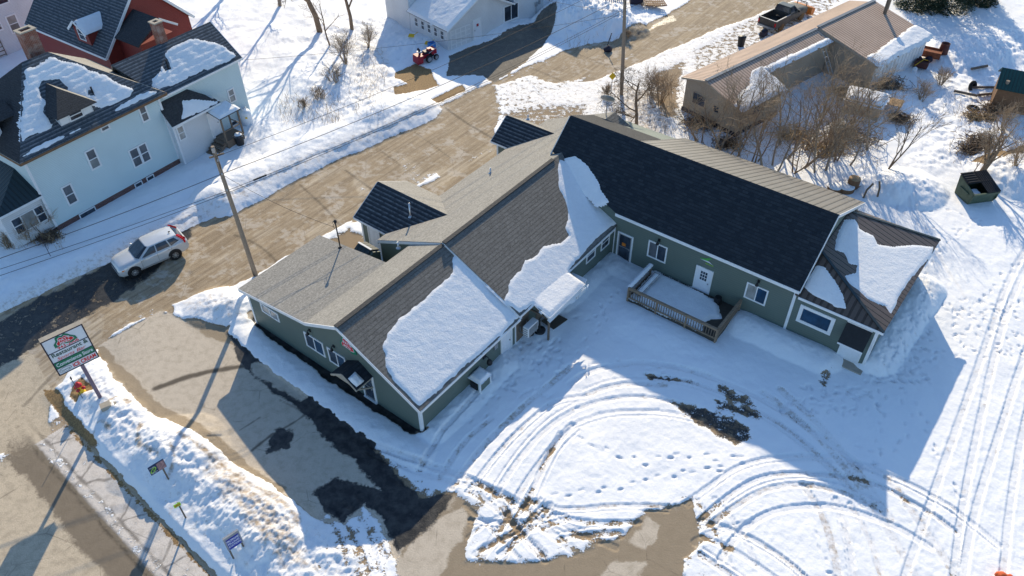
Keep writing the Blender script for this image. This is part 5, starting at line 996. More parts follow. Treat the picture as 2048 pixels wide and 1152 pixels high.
# ================================================================== tan mobile home
TO = A(13.71, 56.83, 0); ta = math.radians(39); TA = A(math.cos(ta), math.sin(ta), 0); TB = A(math.sin(ta), -math.cos(ta), 0)
def T(a, b, z): return TO+TA*a+TB*b+ZUP*z
mh = thing('mobile_home', 'long tan mobile home with ribbed tan metal roof and additions', 'mobile home', TO)
part('wall', 'tan_siding', mh, pts=[T(.3, .2, -.1), T(.3, .2, 2.9), T(.3, 2.25, 3.4), T(.3, 5.6, 2.45), T(.3, 5.6, -.1)], ext=TA*5.3)
part('wall', 'tan_siding', mh, pts=[T(5.62, .2, -.1), T(5.62, .2, 2.9), T(5.62, 2.25, 3.4), T(5.62, 3.7, 2.95), T(5.62, 3.7, -.1)], ext=TA*9)
part('wall', 'tan_siding', mh, pts=[T(14.75, .2, -.1), T(14.75, .2, 2.9), T(14.75, 2.25, 3.55), T(14.75, 8.1, 2.35), T(14.75, 8.1, -.1)], ext=TA*8.3)
part('roof', 'metal_tan', mh, mb=slab(MB(), [T(0, -.1, 3.0), T(23.3, -.1, 3.0), T(23.3, 2.25, 3.6), T(0, 2.25, 3.6)], .08))
part('roof', 'metal_tan', mh, mb=slab(MB(), [T(0, 2.25, 3.6), T(14.9, 2.25, 3.6), T(14.9, 3.95, 3.1), T(5.65, 3.95, 3.1), T(5.65, 5.9, 2.5), T(0, 5.9, 2.5)], .08))
part('roof', 'metal_tan', mh, mb=slab(MB(), [T(14.6, 2.25, 3.72), T(23.3, 2.25, 3.72), T(23.3, 8.4, 2.42), T(14.6, 8.4, 2.42)], .08))
m = MB(); m.bar(T(0, 2.25, 3.63), T(14.5, 2.25, 3.63), .3, .05); m.bar(T(14.6, 2.25, 3.75), T(23.3, 2.25, 3.75), .3, .05); part('ridge_cap', 'capmetal', mh, mb=m)
m = MB(); m.bar(T(-.02, -.1, 2.92), T(-.02, 2.25, 3.52), .04, .14); m.bar(T(-.02, 2.25, 3.52), T(-.02, 5.9, 2.42), .04, .14); m.bar(T(14.57, 2.25, 3.6), T(14.57, 8.4, 2.3), .04, .16); m.bar(T(0, 5.92, 2.42), T(5.65, 5.92, 2.42), .04, .12); part('fascia', 'tan_siding', mh, mb=m)
wte = Wall(T(.3, 0, 0), TB, -TA); window(mh, wte, 1.1, 2.3, 1.2, 2.1, '', ('glass',), .05, 'tan_siding'); window(mh, wte, 3.2, 3.7, 1.3, 1.8, '', ('glass',), .05, 'tan_siding')
part('skirting', 'tblack', mh, mb=MB().box(T(2.9, 2.9, .18), (5.36, 5.5, .5), TA, TB))
wtr = Wall(T(0, 5.6, 0), TA, TB); window(mh, wtr, 2.0, 2.9, 1.3, 2.0, 'v', ('glass', 'screen'), .05, 'tan_siding'); window(mh, wtr, 4.2, 4.8, 1.3, 1.9, '', ('glass',), .05, 'tan_siding')
wt2 = Wall(T(0, 8.1, 0), TA, TB); m = MB()
for k in range(28): wt2.box(m, 14.9+k*.29, 15.16+k*.29, 0, 2.2, .0, .03+.02*(k % 2))
part('board_wall', 'trim', mh, mb=m); m = MB()
for k in range(14): m.bar(T(14.7+k*.63, 8.05, 2.3), T(14.7+k*.63, 8.38, 2.26), .07, .12)
part('rafter_tail', 'grey_wood', mh, mb=m)
m = MB(); m.tube([T(22.3, 4.0, 3.0), T(22.3, 4.0, 4.9)], .16, 10); m.lathe(T(22.3, 4.0, 4.95), [(.16, 0), (.28, .05), (.28, .12), (.06, .22)], 12); part('stove_pipe', 'grey_wood', mh, mb=m)
def nt_(a, b): n = nrm(np.cross(TA, T(0, *b)-T(0, *a))); return n if n[2] > 0 else -n
roof_snow('white snow strip along the lower roof corner of the mobile home', T(0, 5.9, 2.52), nt_((2.25, 3.6), (5.9, 2.5)), [T(.0, 5.0, 2.77), T(.5, 5.1, 2.75), T(1.2, 4.6, 2.9), T(3.2, 4.2, 3.02), T(4.4, 3.3, 3.28), T(5.6, 3.3, 3.28), T(5.65, 5.95, 2.5), T(0, 5.95, 2.5)], .16, seed=71, wavy=.2)
roof_snow('thin snow strip on the middle eave of the mobile home', T(0, 3.95, 3.12), nt_((2.25, 3.6), (3.95, 3.1)), [T(5.6, 3.4, 3.2), T(14.4, 3.45, 3.2), T(14.5, 4.0, 3.1), T(5.6, 4.0, 3.1)], .14, seed=72, wavy=.12)
roof_snow('thick snow ledge on the eave of the mobile home addition', T(0, 8.4, 2.44), nt_((2.25, 3.72), (8.4, 2.42)), [T(14.7, 7.2, 2.67), T(18, 6.9, 2.7), T(23.2, 6.6, 2.8), T(23.3, 8.45, 2.4), T(14.6, 8.45, 2.4)], .24, seed=73, wavy=.14)
# green shed at the right edge
SO = A(38.9, 56.6, 0); SA_ = A(math.cos(math.radians(-28)), math.sin(math.radians(-28)), 0); SB_ = A(-SA_[1], SA_[0], 0)
def S(a, b, z): return SO+SA_*a+SB_*b+ZUP*z
sh_ = thing('garden_shed', 'brown board shed with green metal roof at the right edge', 'shed', SO)
part('wall', 'brown_wood', sh_, pts=[S(.2, .2, -.1), S(.2, .2, 2.0), S(.2, 1.6, 2.9), S(.2, 3.0, 2.0), S(.2, 3.0, -.1)], ext=SA_*4.2)
m = MB(); slab(m, [S(0, -.1, 1.95), S(4.6, -.1, 1.95), S(4.6, 1.6, 3.0), S(0, 1.6, 3.0)], .07); slab(m, [S(0, 3.3, 1.95), S(4.6, 3.3, 1.95), S(4.6, 1.6, 3.0), S(0, 1.6, 3.0)], .07); part('roof', 'metal_green', sh_, mb=m)
# ================================================================== poles and wires
def pole_z(bx, by, px, py):                  # height on a vertical pole seen at photo point
    best = min(np.linspace(0, 12, 600), key=lambda z: abs(proj((bx, by, z))[1]-py)); return best
def proj(p):
    q = A(*p)-CAM; zz = q@c_f; return 1024+FPX*(q@c_r)/zz, 576-FPX*(q@c_u)/zz
P1 = A(-16.14, 36.88, 0)
p1 = thing('utility_pole', 'weathered wooden utility pole beside the front corner of the restaurant', 'utility pole', P1)
m = MB(); m.tube([P1-ZUP*.3, P1+A(-.1, 0, 4.8), P1+A(-.22, 0, 9.5)], [.15, .13, .1], 12); m.build('pole', MATS['pole_wood'], p1)
m = MB(); m.box(P1+A(-.2, -.05, 9.3), (.16, .16, .3)); m.build('pole_cap', MATS['alu'], p1)
m = MB(); m.bar(P1+A(-.5, -.2, 8.9), P1+A(.2, .25, 8.9), .07, .09); m.build('cross_arm', MATS['grey_wood'], p1)
for z in (8.6, 7.7, 6.6): m = MB(); m.lathe(P1+A(-.1, -.14, z), [(.03, 0), (.06, .05), (.05, .12), (.02, .16)], 8); m.build('insulator', MATS['alu'], p1)
P2 = A(9.42, 59.58, 0)
p2 = thing('utility_pole', 'tall grey utility pole rising past the upper edge by the bare apple tree', 'utility pole', P2)
m = MB(); m.tube([P2-ZUP*.3, P2+A(-.25, 0, 5), P2+A(-.6, 0, 10.5)], [.16, .14, .11], 12); m.build('pole', MATS['pole_wood'], p2)
m = MB(); m.bar(P2+A(-1.5, -.8, 10), P2+A(.3, .7, 10), .08, .1); m.build('cross_arm', MATS['grey_wood'], p2)
q = W(1770, 33); m = MB(); m.tube([q, q+ZUP*7], [.13, .1], 10); tag(m.build('utility_pole', MATS['pole_wood']), 'thin wooden pole standing behind the ridge of the mobile home', 'utility pole')
def wire(p, q, sag, r=.016):
    m = MB(); p, q = A(*p), A(*q); n = 16
    m.tube([p+(q-p)*t-ZUP*sag*4*t*(1-t) for t in np.linspace(0, 1, n)], r, 4, False); return m
wires = []
for z, px, py, r in ((7.75, 0, 508, .02), (6.6, 0, 530, .016), (6.45, 0, 543, .016)):
    a = P1+A(-.17, -.1, z); b = W(px, py, z-.5); wires.append((wire(a, a+(b-a)*1.7, .25, r), 'overhead cable running left from the roadside pole towards the porch'))
for z, z2, r in ((8.9, 9.9, .014), (7.75, 8.4, .02), (6.6, 7.4, .016), (6.45, 7.2, .016)):
    wires.append((wire(P1+A(-.17, -.1, z), P2+A(-.5, 0, z2), .55, r), 'overhead cable strung along the street between the two utility poles'))
for z2 in (9.9, 8.4, 7.4): wires.append((wire(P2+A(-.5, 0, z2), P2+A(28, 26, z2-1), .4, .016), 'overhead cable continuing from the far utility pole over the street'))
wires.append((wire(P1+A(-.1, 0, 7.6), MAST, .3, .014), 'service drop cable from the pole to the roof mast')); wires.append((wire(P2+A(-.4, 0, 7.2), K(8, 0, 3.5), .3, .013), 'service cable from the far pole to the white garage house'))
wires.append((wire(Q(7.4, .3, 5.2), P2+A(-.4, 0, 7.0), .4, .012), 'long thin cable from the blue house to the far pole'))
for w_, lb in wires: tag(w_.build('power_line', MATS['wire']), lb, 'cable', 'overhead cables')
m = MB(); a = P1+A(-.17, -.1, 6.6); b = P2+A(-.5, 0, 7.4); m.tube([a+(b-a)*.05-ZUP*.1, a+(b-a)*.075-ZUP*.15], .05, 6); tag(m.build('splice_box', MATS['black']), 'black splice sleeve on the cable beside the pole', 'splice')
# ================================================================== signs
SG = W(207, 812, 0); SH = A(math.cos(math.radians(40.83)), math.sin(math.radians(40.83)), 0); SN = A(SH[1], -SH[0], 0)
sc0 = A(-22.03, 26.70, 0)
sg = thing('pole_sign', 'tall white and green roadside sign board on a leaning mauve steel post', 'sign', A(sc0[0], sc0[1], 0))
ws_ = Wall(sc0, SH, SN)
m = MB(); m.tube([sc0-SN*.14+SH*.12, sc0-SN*.14+SH*.12+ZUP*3.1], .1, 10); m.build('post', MATS['purple'], sg)
m = MB(); ws_.box(m, -.97, .97, 3.0, 5.35, -.36, -.01); m.build('cabinet', MATS['concrete'], sg)
m = MB(); ws_.box(m, -.95, .95, 3.02, 5.33, -.01, .012); fc = m.build('sign_face', MATS['signw'], sg)
m = MB()
for q in ((-1.0, -.94, 2.98, 5.37), (.94, 1.0, 2.98, 5.37), (-.94, .94, 2.98, 3.03), (-.94, .94, 5.32, 5.37), (-.94, .94, 4.46, 4.5), (-.94, .94, 3.84, 3.87), (-.94, .94, 3.42, 3.45)): ws_.box(m, *q, .0, .03)
m.build('sign_frame', MATS['tblack'], fc)
m = MB(); ws_.box(m, -.94, .94, 3.45, 3.84, .013, .02); m.build('green_band', MATS['signg'], fc)
logo(fc, ws_, .0, 4.98, .95, .62, .014)
text(fc, '943-2006', ws_, .05, 4.53, .17, 'tred', .016, width=1.0, bold=.015); text(fc, 'Restaurant &', ws_, .0, 4.19, .25, 'tgreen', .016, width=1.72, bold=.02)
text(fc, 'Sports Bar', ws_, -.05, 3.92, .19, 'tred', .016, width=1.4, italic=.35); text(fc, 'Convenience Store', ws_, 0, 3.54, .23, 'signw', .022, width=1.76, bold=.018)
text(fc, 'ICE CREAM', ws_, .33, 3.1, .25, 'tred', .016, width=1.12, bold=.03)
EL = [(math.cos(t), math.sin(t)) for t in np.linspace(0, 2*PI, 24, endpoint=False)]
flat(fc, ws_, [(-.6+x*.29, 3.23+y*.15) for x, y in EL], .013, .018, 'tgreen', 'oval_badge'); flat(fc, ws_, [(-.6+x*.265, 3.23+y*.128) for x, y in EL], .019, .023, 'signw', 'oval_centre'); text(fc, 'Deering', ws_, -.6, 3.18, .09, 'tgreen', .025, width=.4)
def board(px_bl, px_br, z, name, label, hgt, mat, post, depth=.05):
    a, b = W(*px_bl, z), W(*px_br, z); h = nrm(b-a); wd = np.linalg.norm(b-a); n = A(h[1], -h[0], 0); c = (a+b)/2; g = gz(c[0], c[1])
    t = thing(name, label, 'sign', A(c[0], c[1], g)); w = Wall(A(c[0], c[1], 0), h, n)
    m = MB(); w.box(m, -wd/2, wd/2, z, z+hgt, -depth, 0); f = m.build('board', MATS[mat], t)
    for s in post: m = MB(); m.bar(w.P(s*wd, g-.2, -depth-.04), w.P(s*wd, z+hgt*.8, -depth-.04), .07, .07, h); m.build('post', MATS['grey_wood'], t)
    return t, w, wd, f
t, w, wd, f = board((303.4, 951.7), (333.9, 932.7), 1.25, 'notice_board', 'small navy and brown picture sign on a post in the snow bank', .58, 'navy', (.25,))
m = MB(); w.box(m, 0, wd/2-.02, 1.27, 1.81, .002, .012); m.build('picture', MATS['photo'], f)
E2 = [(math.cos(x)*.5, math.sin(x)*.5) for x in np.linspace(0, 2*PI, 20, endpoint=False)]
flat(f, w, [(-wd*.27+x*.3+y*.1, 1.53+y*.3+x*.08) for x, y in E2], .002, .008, 'lime', 'emblem_ring'); flat(f, w, [(-wd*.27+x*.22+y*.07, 1.53+y*.2+x*.06) for x, y in E2], .009, .012, 'navy', 'emblem_core'); text(f, 'G', w, -wd*.25, 1.48, .1, 'lime', .014)
for z, s_, wx_ in ((1.71, 'Garden', .25), (1.35, 'Landscaping', .3), (1.29, 'Services', .22)): text(f, s_, w, -wd*.27, z, .05, 'signw', .004, width=wx_)
t, w, wd, f = board((457, 1103), (487, 1083), .95, 'filling_station_sign', 'blue and grey propane sign half buried in the roadside snow', .95, 'alu', (-.4, .4), .1)
m = MB(); w.box(m, -wd/2+.07, wd/2-.07, 1.0, 1.74, .0, .012); bf = m.build('sign_face', MATS['royal'], f)
for z, s_, wx_ in ((1.53, 'PROPANE', .62), (1.33, 'FILLING', .58), (1.13, 'STATION', .6)): text(bf, s_, w, 0, z, .13, 'signw', .014, width=wd*wx_*1.25, bold=.03)
t, w, wd, f = board((349.5, 1017.4), (362.8, 1009.6), .95, 'yard_sign', 'tiny lime and red yard sign stuck in the snow bank', .24, 'lime', (.2,), .02)
text(f, 'SALE', w, 0, 1.02, .12, 'tred', .005, width=wd*.7, bold=.03)
q = W(1221, 198); t = thing('road_sign', 'yellow diamond road sign on a thin post beside the far utility pole', 'road sign', q); w = Wall(q, A(1, .1, 0), A(.1, -1, 0))
m = MB(); m.tube([q, q+ZUP*2.3], .03, 6); m.build('post', MATS['alu'], t); m = MB(); m.prism([w.P(0, 1.75, .03), w.P(.3, 2.1, .03), w.P(0, 2.45, .03), w.P(-.3, 2.1, .03)], w.n*.02); m.build('sign_face', MATS['signyel'], t)
# hydrant
q = G(165, 785); t = thing('fire_hydrant', 'yellow fire hydrant with red cap beside the sign post', 'fire hydrant', q)
m = MB(); m.lathe(q, [(.2, 0), (.2, .06), (.15, .07), (.145, .5), (.18, .52), (.18, .57)], 16); m.build('barrel', MATS['yellow'], t)
m = MB(); m.lathe(q+ZUP*.57, [(.19, 0), (.17, .1), (.1, .19), (.04, .21), (.04, .28)], 14); m.build('bonnet', MATS['redcap'], t)
for d in (A(1, 0, 0), A(-1, 0, 0), A(0, -1, 0)): m = MB(); m.lathe(q+ZUP*.4+d*.12, [(.08, 0), (.08, .08), (.1, .09), (.1, .14), (.03, .16)], 10, d); m.build('outlet_cap', MATS['redcap'], t)
m = MB(); g = G(165, 796); m.tube([g-ZUP*.2, g+ZUP*1.7], .016, 5); m.box(g+ZUP*1.6, (.02, .1, .2)); tag(m.build('marker_rod', MATS['tblack']), 'thin dark hydrant marker rod leaning beside the yellow hydrant', 'marker')
m = MB(); g = G(213, 815); m.box(g+ZUP*.12, (.5, .4, .25), nrm(A(.8, .5, 0)), nrm(A(-.5, .8, 0))); m.box(g+A(.3, .15, .05), (.3, .3, .15)); tag(m.build('concrete_block', MATS['concrete']), 'rough concrete footing block at the foot of the sign post', 'block')
m = MB(); g = G(100, 505); g = G(101, 512); m.tube([g-ZUP*.1, g+ZUP*1.9], .018, 5); tag(m.build('marker_rod', MATS['tblack']), 'thin dark stake in the snow in front of the house shrub', 'marker')
# ================================================================== vehicles
def loft(mb, rings, smooth=True, cap=True):
    n = len(rings[0]); V = [p for r in rings for p in r]; F = [(i*n+k, i*n+(k+1) % n, (i+1)*n+(k+1) % n, (i+1)*n+k) for i in range(len(rings)-1) for k in range(n)]
    mb.add(V, F, smooth)
    if cap: mb.add(rings[0], [tuple(range(n))[::-1]]); mb.add(rings[-1], [tuple(range(n))])
def wheel(par, x, y, r=.345, wd=.22, rim='chrome', s=1, tyre='rubber'):
    m = MB(); m.lathe((x, y-wd/2*s, r), [(r*.62, 0), (r*.95, .01), (r, .05), (r, wd-.05), (r*.95, wd-.01), (r*.62, wd)], 24, (0, s, 0)); o = m.build('wheel', MATS[tyre], par)
    m = MB(); yo = y+s*(wd/2+.012)
    m.lathe((x, yo-.02*s, r), [(.0, 0), (r*.6, 0), (r*.66, .04)], 20, (0, s, 0))
    for k in range(7):
        t = k*2*PI/7; m.bar((x+.04*math.cos(t), yo+.015*s, r+.04*math.sin(t)), (x+r*.6*math.cos(t), yo+.02*s, r+r*.6*math.sin(t)), .055, .03, (0, 1, 0))
    m.lathe((x, yo, r), [(.07, 0), (.06, .03), (0, .035)], 10, (0, s, 0)); m.build('rim', MATS[rim], o); return o
def section(x, hw, zb, zm, zt, crown=.03, tuck=.93):
    h = [(0, zb), (hw*.86, zb), (hw*.97, zb+.10), (hw, zb+.24), (hw, zm), (hw*.985, (zm+zt)/2), (hw*tuck, zt), (hw*.5, zt+crown*.8), (0, zt+crown)]
    return [A(x, y, z) for y, z in h]+[A(x, -y, z) for y, z in h[-2:0:-1]]
def face4(q, s, t):                          # point on a bilinear patch
    a, b, c, d = [A(*p) for p in q]; return (a*(1-s)+b*s)*(1-t)+(d*(1-s)+c*s)*t
def pane(mb, q, s0, s1, t0, t1, off):
    n = nrm(np.cross(A(*q[1])-A(*q[0]), A(*q[3])-A(*q[0]))); mb.face(*[face4(q, s, t)+n*off for s, t in ((s0, t0), (s1, t0), (s1, t1), (s0, t1))])
suv = thing('parked_car', 'silver sport utility car driving along the street past the blue house', 'car')
m = MB()
loft(m, [section(*a) for a in ((2.27, .60, .42, .55, .62, .01), (2.22, .74, .30, .60, .74, .02), (2.06, .85, .24, .66, .86, .03), (1.75, .90, .22, .74, .95, .04), (1.3, .91, .22, .8, 1.02, .04), (.95, .91, .22, .84, 1.06, .03), (.4, .91, .22, .86, 1.05), (-.6, .91, .22, .88, 1.08), (-1.4, .91, .24, .9, 1.12), (-1.9, .90, .27, .9, 1.14), (-2.15, .86, .32, .86, 1.12), (-2.27, .78, .42, .78, 1.02, .01), (-2.29, .7, .5, .7, .9, .01))])
body_ = m.build('body', MATS['silver'], suv)
rb_ = [(1.08, .80, 1.04), (-2.2, .80, 1.08)]; m = MB()
lowf, lowr, topf, topr, zr = 1.05, -2.2, .18, -1.75, 1.62
base = [A(lowf, .55, 1.05), A(.85, .84, 1.05), A(-1.2, .865, 1.1), A(-1.95, .82, 1.12), A(lowr, .6, 1.12)]; tp = [A(topf, .5, zr-.02), A(.05, .64, zr-.03), A(-.9, .66, zr), A(-1.6, .62, zr-.03), A(topr, .5, zr-.05)]
mir = lambda L: [A(p[0], -p[1], p[2]) for p in L[::-1]]
lo_ = base+mir(base); hi_ = tp+mir(tp); md_ = [(a*.42+b*.58)+A(0, .03*np.sign(a[1]), .01) for a, b in zip(lo_, hi_)]
n_ = len(lo_); m.add(lo_+md_+hi_, [(i, (i+1) % n_, n_+(i+1) % n_, n_+i) for i in range(n_)]+[(n_+i, n_+(i+1) % n_, 2*n_+(i+1) % n_, 2*n_+i) for i in range(n_)], True)
cc = [A((p[0]+.7)*.5-.7, p[1]*.5, zr+.05) for p in tp]+[A((p[0]+.7)*.5-.7, p[1]*.5, zr+.05) for p in mir(tp)]
m.add(hi_+cc+[A(-.75, 0, zr+.065)], [(i, (i+1) % n_, n_+(i+1) % n_, n_+i) for i in range(n_)]+[(n_+i, n_+(i+1) % n_, 2*n_) for i in range(n_)], True)
gh_ = m.build('cabin', MATS['silver'], suv)
def quad(m, a, b, c, d, off=.012):
    a, b, c, d = [A(*p) for p in (a, b, c, d)]; n = nrm(np.cross(b-a, d-a)); m.face(*[p+n*off for p in (a, b, c, d)])
m = MB(); P_ = [A(1.0, .56, 1.09), A(1.0, -.56, 1.09), A(.22, -.5, 1.59), A(.22, .5, 1.59)]; quad(m, P_[0], P_[3], P_[2], P_[1], .025); quad(m, (.84, .80, 1.1), (.12, .62, 1.57), (.22, .5, 1.59), (1.0, .56, 1.09), .03); quad(m, (1.0, -.56, 1.09), (.22, -.5, 1.59), (.12, -.62, 1.57), (.84, -.80, 1.1), .03); m.build('windscreen', MATS['glass'], suv)
m = MB(); quad(m, (-2.14, -.58, 1.16), (-1.78, -.5, 1.55), (-1.78, .5, 1.55), (-2.14, .58, 1.16), .03); m.build('rear_window', MATS['glass'], suv)
for s in (1, -1):
    for (x0, x1, tx0, tx1, zt) in ((.68, -.22, .02, -.28, 1.55), (-.3, -1.12, -.34, -1.02, 1.56), (-1.2, -1.8, -1.1, -1.55, 1.53)):
        m = MB(); f = lambda x, z: A(x, s*(.865+(.66-.865)*((z-1.08)/.54)+.04*math.sin(PI*min(1, (z-1.08)/.54))), z)
        g = [f(x0, 1.13), f((x0+tx0)/2, 1.35), f(tx0, zt), f(tx1, zt), f((x1+tx1)/2, 1.35), f(x1, 1.13 if x1 > -1.5 else 1.28)]
        g = [p+A(0, s*.022, .004) for p in g]; m.face(*(g if s < 0 else g[::-1])); m.build('side_window', MATS['glass'], suv)
    for x, y in ((1.38, .78), (-1.24, .78)):
        wheel(suv, x, s*y, s=s); m = MB(); m.lathe((x, s*.80, .40), [(.36, 0), (.43, .03), (.43, .118), (.36, .122)], 24, (0, s, 0)); m.build('wheel_arch', MATS['black'], body_)
    m = MB(); m.lathe((.72, s*.98, 1.08), [(.0, -.11), (.09, -.08), (.1, .05), (0, .1)], 8, (0, 1, 0)); m.build('wing_mirror', MATS['silver'], suv)
    m = MB(); quad(m, (2.12, s*.50, .70), (2.02, s*.80, .76), (1.80, s*.885, .86), (2.0, s*.66, .84), .04 if s < 0 else -.04); m.build('headlight', MATS['lens'], suv); m = MB(); m.box((1.97, s*.84, .76), (.16, .06, .07)); m.build('indicator', MATS['amber'], suv)
    m = MB(); m.prism([A(-2.12, s*.70, .95), A(-2.0, s*.87, .95), A(-2.0, s*.83, 1.2), A(-1.7, s*.68, 1.58), A(-1.8, s*.58, 1.56), A(-2.12, s*.66, 1.2)], A(-.09, s*.045, .02)); m.build('taillight', MATS['taillight'], suv)
    for x in (-.02, -.98): m = MB(); m.box((x, s*.915, .93), (.16, .03, .03)); m.build('door_handle', MATS['chrome'], suv)
    m = MB(); m.box((.05, s*.913, .40), (1.9, .02, .07)); m.build('side_trim', MATS['alu'], suv)
    m = MB()
    for x in (.80, -.24, -1.16): m.box((x, s*.911, .7), (.012, .012, .62))
    m.each('door_gap', MATS['black'], body_)
m = MB()
for k in range(3): m.box((2.24, 0, .56+k*.06), (.05, 1.0, .03))
m.build('grille', MATS['black'], suv); m = MB(); m.box((2.25, 0, .4), (.06, 1.3, .1)); m.box((-2.28, 0, .55), (.06, 1.3, .16)); m.build('bumper', MATS['alu'], suv); m = MB(); m.box((-1.5, .2, 1.70), (.12, .03, .08)); m.build('aerial', MATS['black'], suv)
a, b = W(275, 553), W(353, 519); fd = nrm(a-b); lf = A(-fd[1], fd[0], 0); cen = (a+b)/2-lf*.86
suv.location = (cen[0]-fd[0]*.07, cen[1]-fd[1]*.07, .03); suv.rotation_euler = (0, 0, math.atan2(fd[1], fd[0]))
# pickup with plough
tk = thing('pickup_truck', 'mud splashed dark pickup truck with an open bed parked by the mobile home', 'pickup truck')
m = MB(); loft(m, [section(*a) for a in ((2.75, .8, .55, .8, .98, .02), (2.6, .92, .45, .9, 1.08, .03), (1.6, .96, .42, .95, 1.18, .04), (.9, .97, .42, .98, 1.2, .03), (-.55, .97, .42, .98, 1.2, .0))]); m.build('body', MATS['truck'], tk)
m = MB()
for s in (1, -1): m.box((-1.75, s*.93, .86), (2.4, .09, .76))
m.box((-1.75, 0, .55), (2.4, 1.8, .12)); m.box((-2.93, 0, .86), (.08, 1.9, .74)); m.box((-.6, 0, .9), (.08, 1.8, .7)); m.build('cargo_bed', MATS['truck'], tk)
m = MB()
for s in (1, -1): m.box((-1.75, s*.93, 1.26), (2.42, .12, .04))
m.box((-2.93, 0, 1.25), (.1, 1.9, .04)); m.build('bed_rail', MATS['alu'], tk)
m = MB(); lo2 = [A(1.0, .86, 1.2), A(-.55, .9, 1.2)]; hi2 = [A(.35, .7, 1.83), A(-.42, .72, 1.83)]; V = lo2+mir(lo2)+hi2+mir(hi2); m.add(V, [(0, 1, 5, 4), (1, 2, 6, 5), (2, 3, 7, 6), (3, 0, 4, 7), (4, 5, 6, 7)]); m.build('cab', MATS['truck_top'], tk, .05)
for s in (1, -1): m = MB(); g = [A(.78, s*.875, 1.27), A(.3, s*.73, 1.76), A(-.36, s*.755, 1.76), A(-.46, s*.89, 1.27)]; g = [p+A(0, s*.02, 0) for p in g]; m.face(*(g if s < 0 else g[::-1])); m.build('side_window', MATS['glass'], tk)
m = MB(); quad(m, (.95, .78, 1.25), (.38, .64, 1.78), (.38, -.64, 1.78), (.95, -.78, 1.25), .03); m.build('windscreen', MATS['glass'], tk); m = MB(); quad(m, (-.54, -.78, 1.3), (-.45, -.66, 1.74), (-.45, .66, 1.74), (-.54, .78, 1.3), .03); m.build('rear_window', MATS['glass'], tk)
for s in (1, -1):
    for x in (1.75, -1.7): wheel(tk, x, s*.85, .4, .26, 'mud', s, 'mud')
    m = MB(); m.box((-2.95, s*.9, .9), (.1, .12, .34)); m.build('taillight', MATS['taillight'], tk); m = MB(); m.box((.72, s*1.06, 1.28), (.12, .2, .2)); m.build('wing_mirror', MATS['black'], tk)
m = MB(); m.box((-3.03, 0, .52), (.14, 1.85, .18)); m.build('rear_bumper', MATS['alu'], tk)
m = MB(); m.lathe((3.45, -1.1, .45), [(.36, 0), (.4, .3), (.4, 1.9), (.36, 2.2)], 14, (0, 1, 0)); pl_ = m.build('plough_blade', MATS['orange'], tk); m = MB()
for s in (-.5, .5): m.bar((2.7, s, .5), (3.3, s*.6, .6), .08, .1); m.bar((3.0, s, .5), (3.0, s, 1.3), .06, .06)
m.bar((3.0, -.55, 1.3), (3.0, .55, 1.3), .06, .06); m.each('plough_frame', MATS['tblack'], tk)
a = W(1532, 62, 0); b = W(1600, 27, 0); fd = nrm(b-a); lf = A(-fd[1], fd[0], 0); cen = W(1560, 62)+fd*1.7+lf*.85
tk.location = (cen[0], cen[1], .05); tk.rotation_euler = (0, 0, math.atan2(fd[1], fd[0]))
tyr = MB(); c = cen+fd*-1.35; tyr.lathe(c+ZUP*.95-lf*.2, [(.2, 0), (.33, .02), (.36, .1), (.33, .2), (.2, .22)], 18, nrm(A(.4, .3, .7))); tag(tyr.build('spare_tyre', MATS['rubber']), 'loose tyre lying in the open bed of the pickup truck', 'tyre')
# red snow blower
t = thing('snow_blower', 'red two wheeled snow blower by the garage corner', 'snow blower')
m = MB(); m.prism([A(-.95, -.42, .1), A(-.95, .42, .1), A(-.9, .42, .72), A(-.9, -.42, .72)], A(.5, 0, 0)); m.box((-.2, 0, .5), (.9, .5, .28)); m.build('auger_housing', MATS['redp'], t)
m = MB(); m.box((.1, 0, .72), (.42, .42, .3)); m.tube([(-.5, 0, .6), (-.5, 0, 1.05), (-.62, 0, 1.25)], .1, 8); m.build('engine', MATS['tblack'], t); m = MB(); m.box((.75, 0, .72), (.42, .62, .4)); m.box((.4, 0, .95), (.3, .3, .12)); m.build('cowling', MATS['redp'], t)
for s in (1, -1): wheel(t, .1, s*.42, .3, .2, 'alu', s); wheel(t, .85, s*.34, .24, .16, 'alu', s); m = MB(); m.tube([(.2, s*.28, .7), (.95, s*.32, 1.0), (1.25, s*.32, 1.02)], .025, 6); m.build('handlebar', MATS['chrome'], t)
m = MB(); m.box((-.55, 0, .98), (.3, .34, .04)); m.build('chute_label', MATS['signw'], t)
q = G(851, 122); t.location = q; a = W(832, 125); b = W(870, 112); t.rotation_euler = (0, 0, math.atan2(b[1]-a[1], b[0]-a[0])); t.scale = (1.1, 1.1, 1.1)
def crate(name, lb, cat, q, s, mat, rz=.5):
    ax, ay = A(math.cos(rz), math.sin(rz), 0), A(-math.sin(rz), math.cos(rz), 0); m = MB(); x, y, z = s; q = A(*q)
    m.box(q+ZUP*.03, (x, y, .05), ax, ay)
    for k in (-1, 1): m.box(q+ax*k*(x/2-.02)+ZUP*z/2, (.04, y, z), ax, ay); m.box(q+ay*k*(y/2-.02)+ZUP*z/2, (x-.08, .04, z), ax, ay)
    m.box(q+ZUP*z*.7, (x+.03, y+.03, .05), ax, ay); return tag(m.build(name, MATS[mat]), lb, cat)
crate('plastic_crate', 'bright blue plastic crate leaning at the garage wall', 'crate', G(864, 97), (.6, .5, .6), 'bluep')
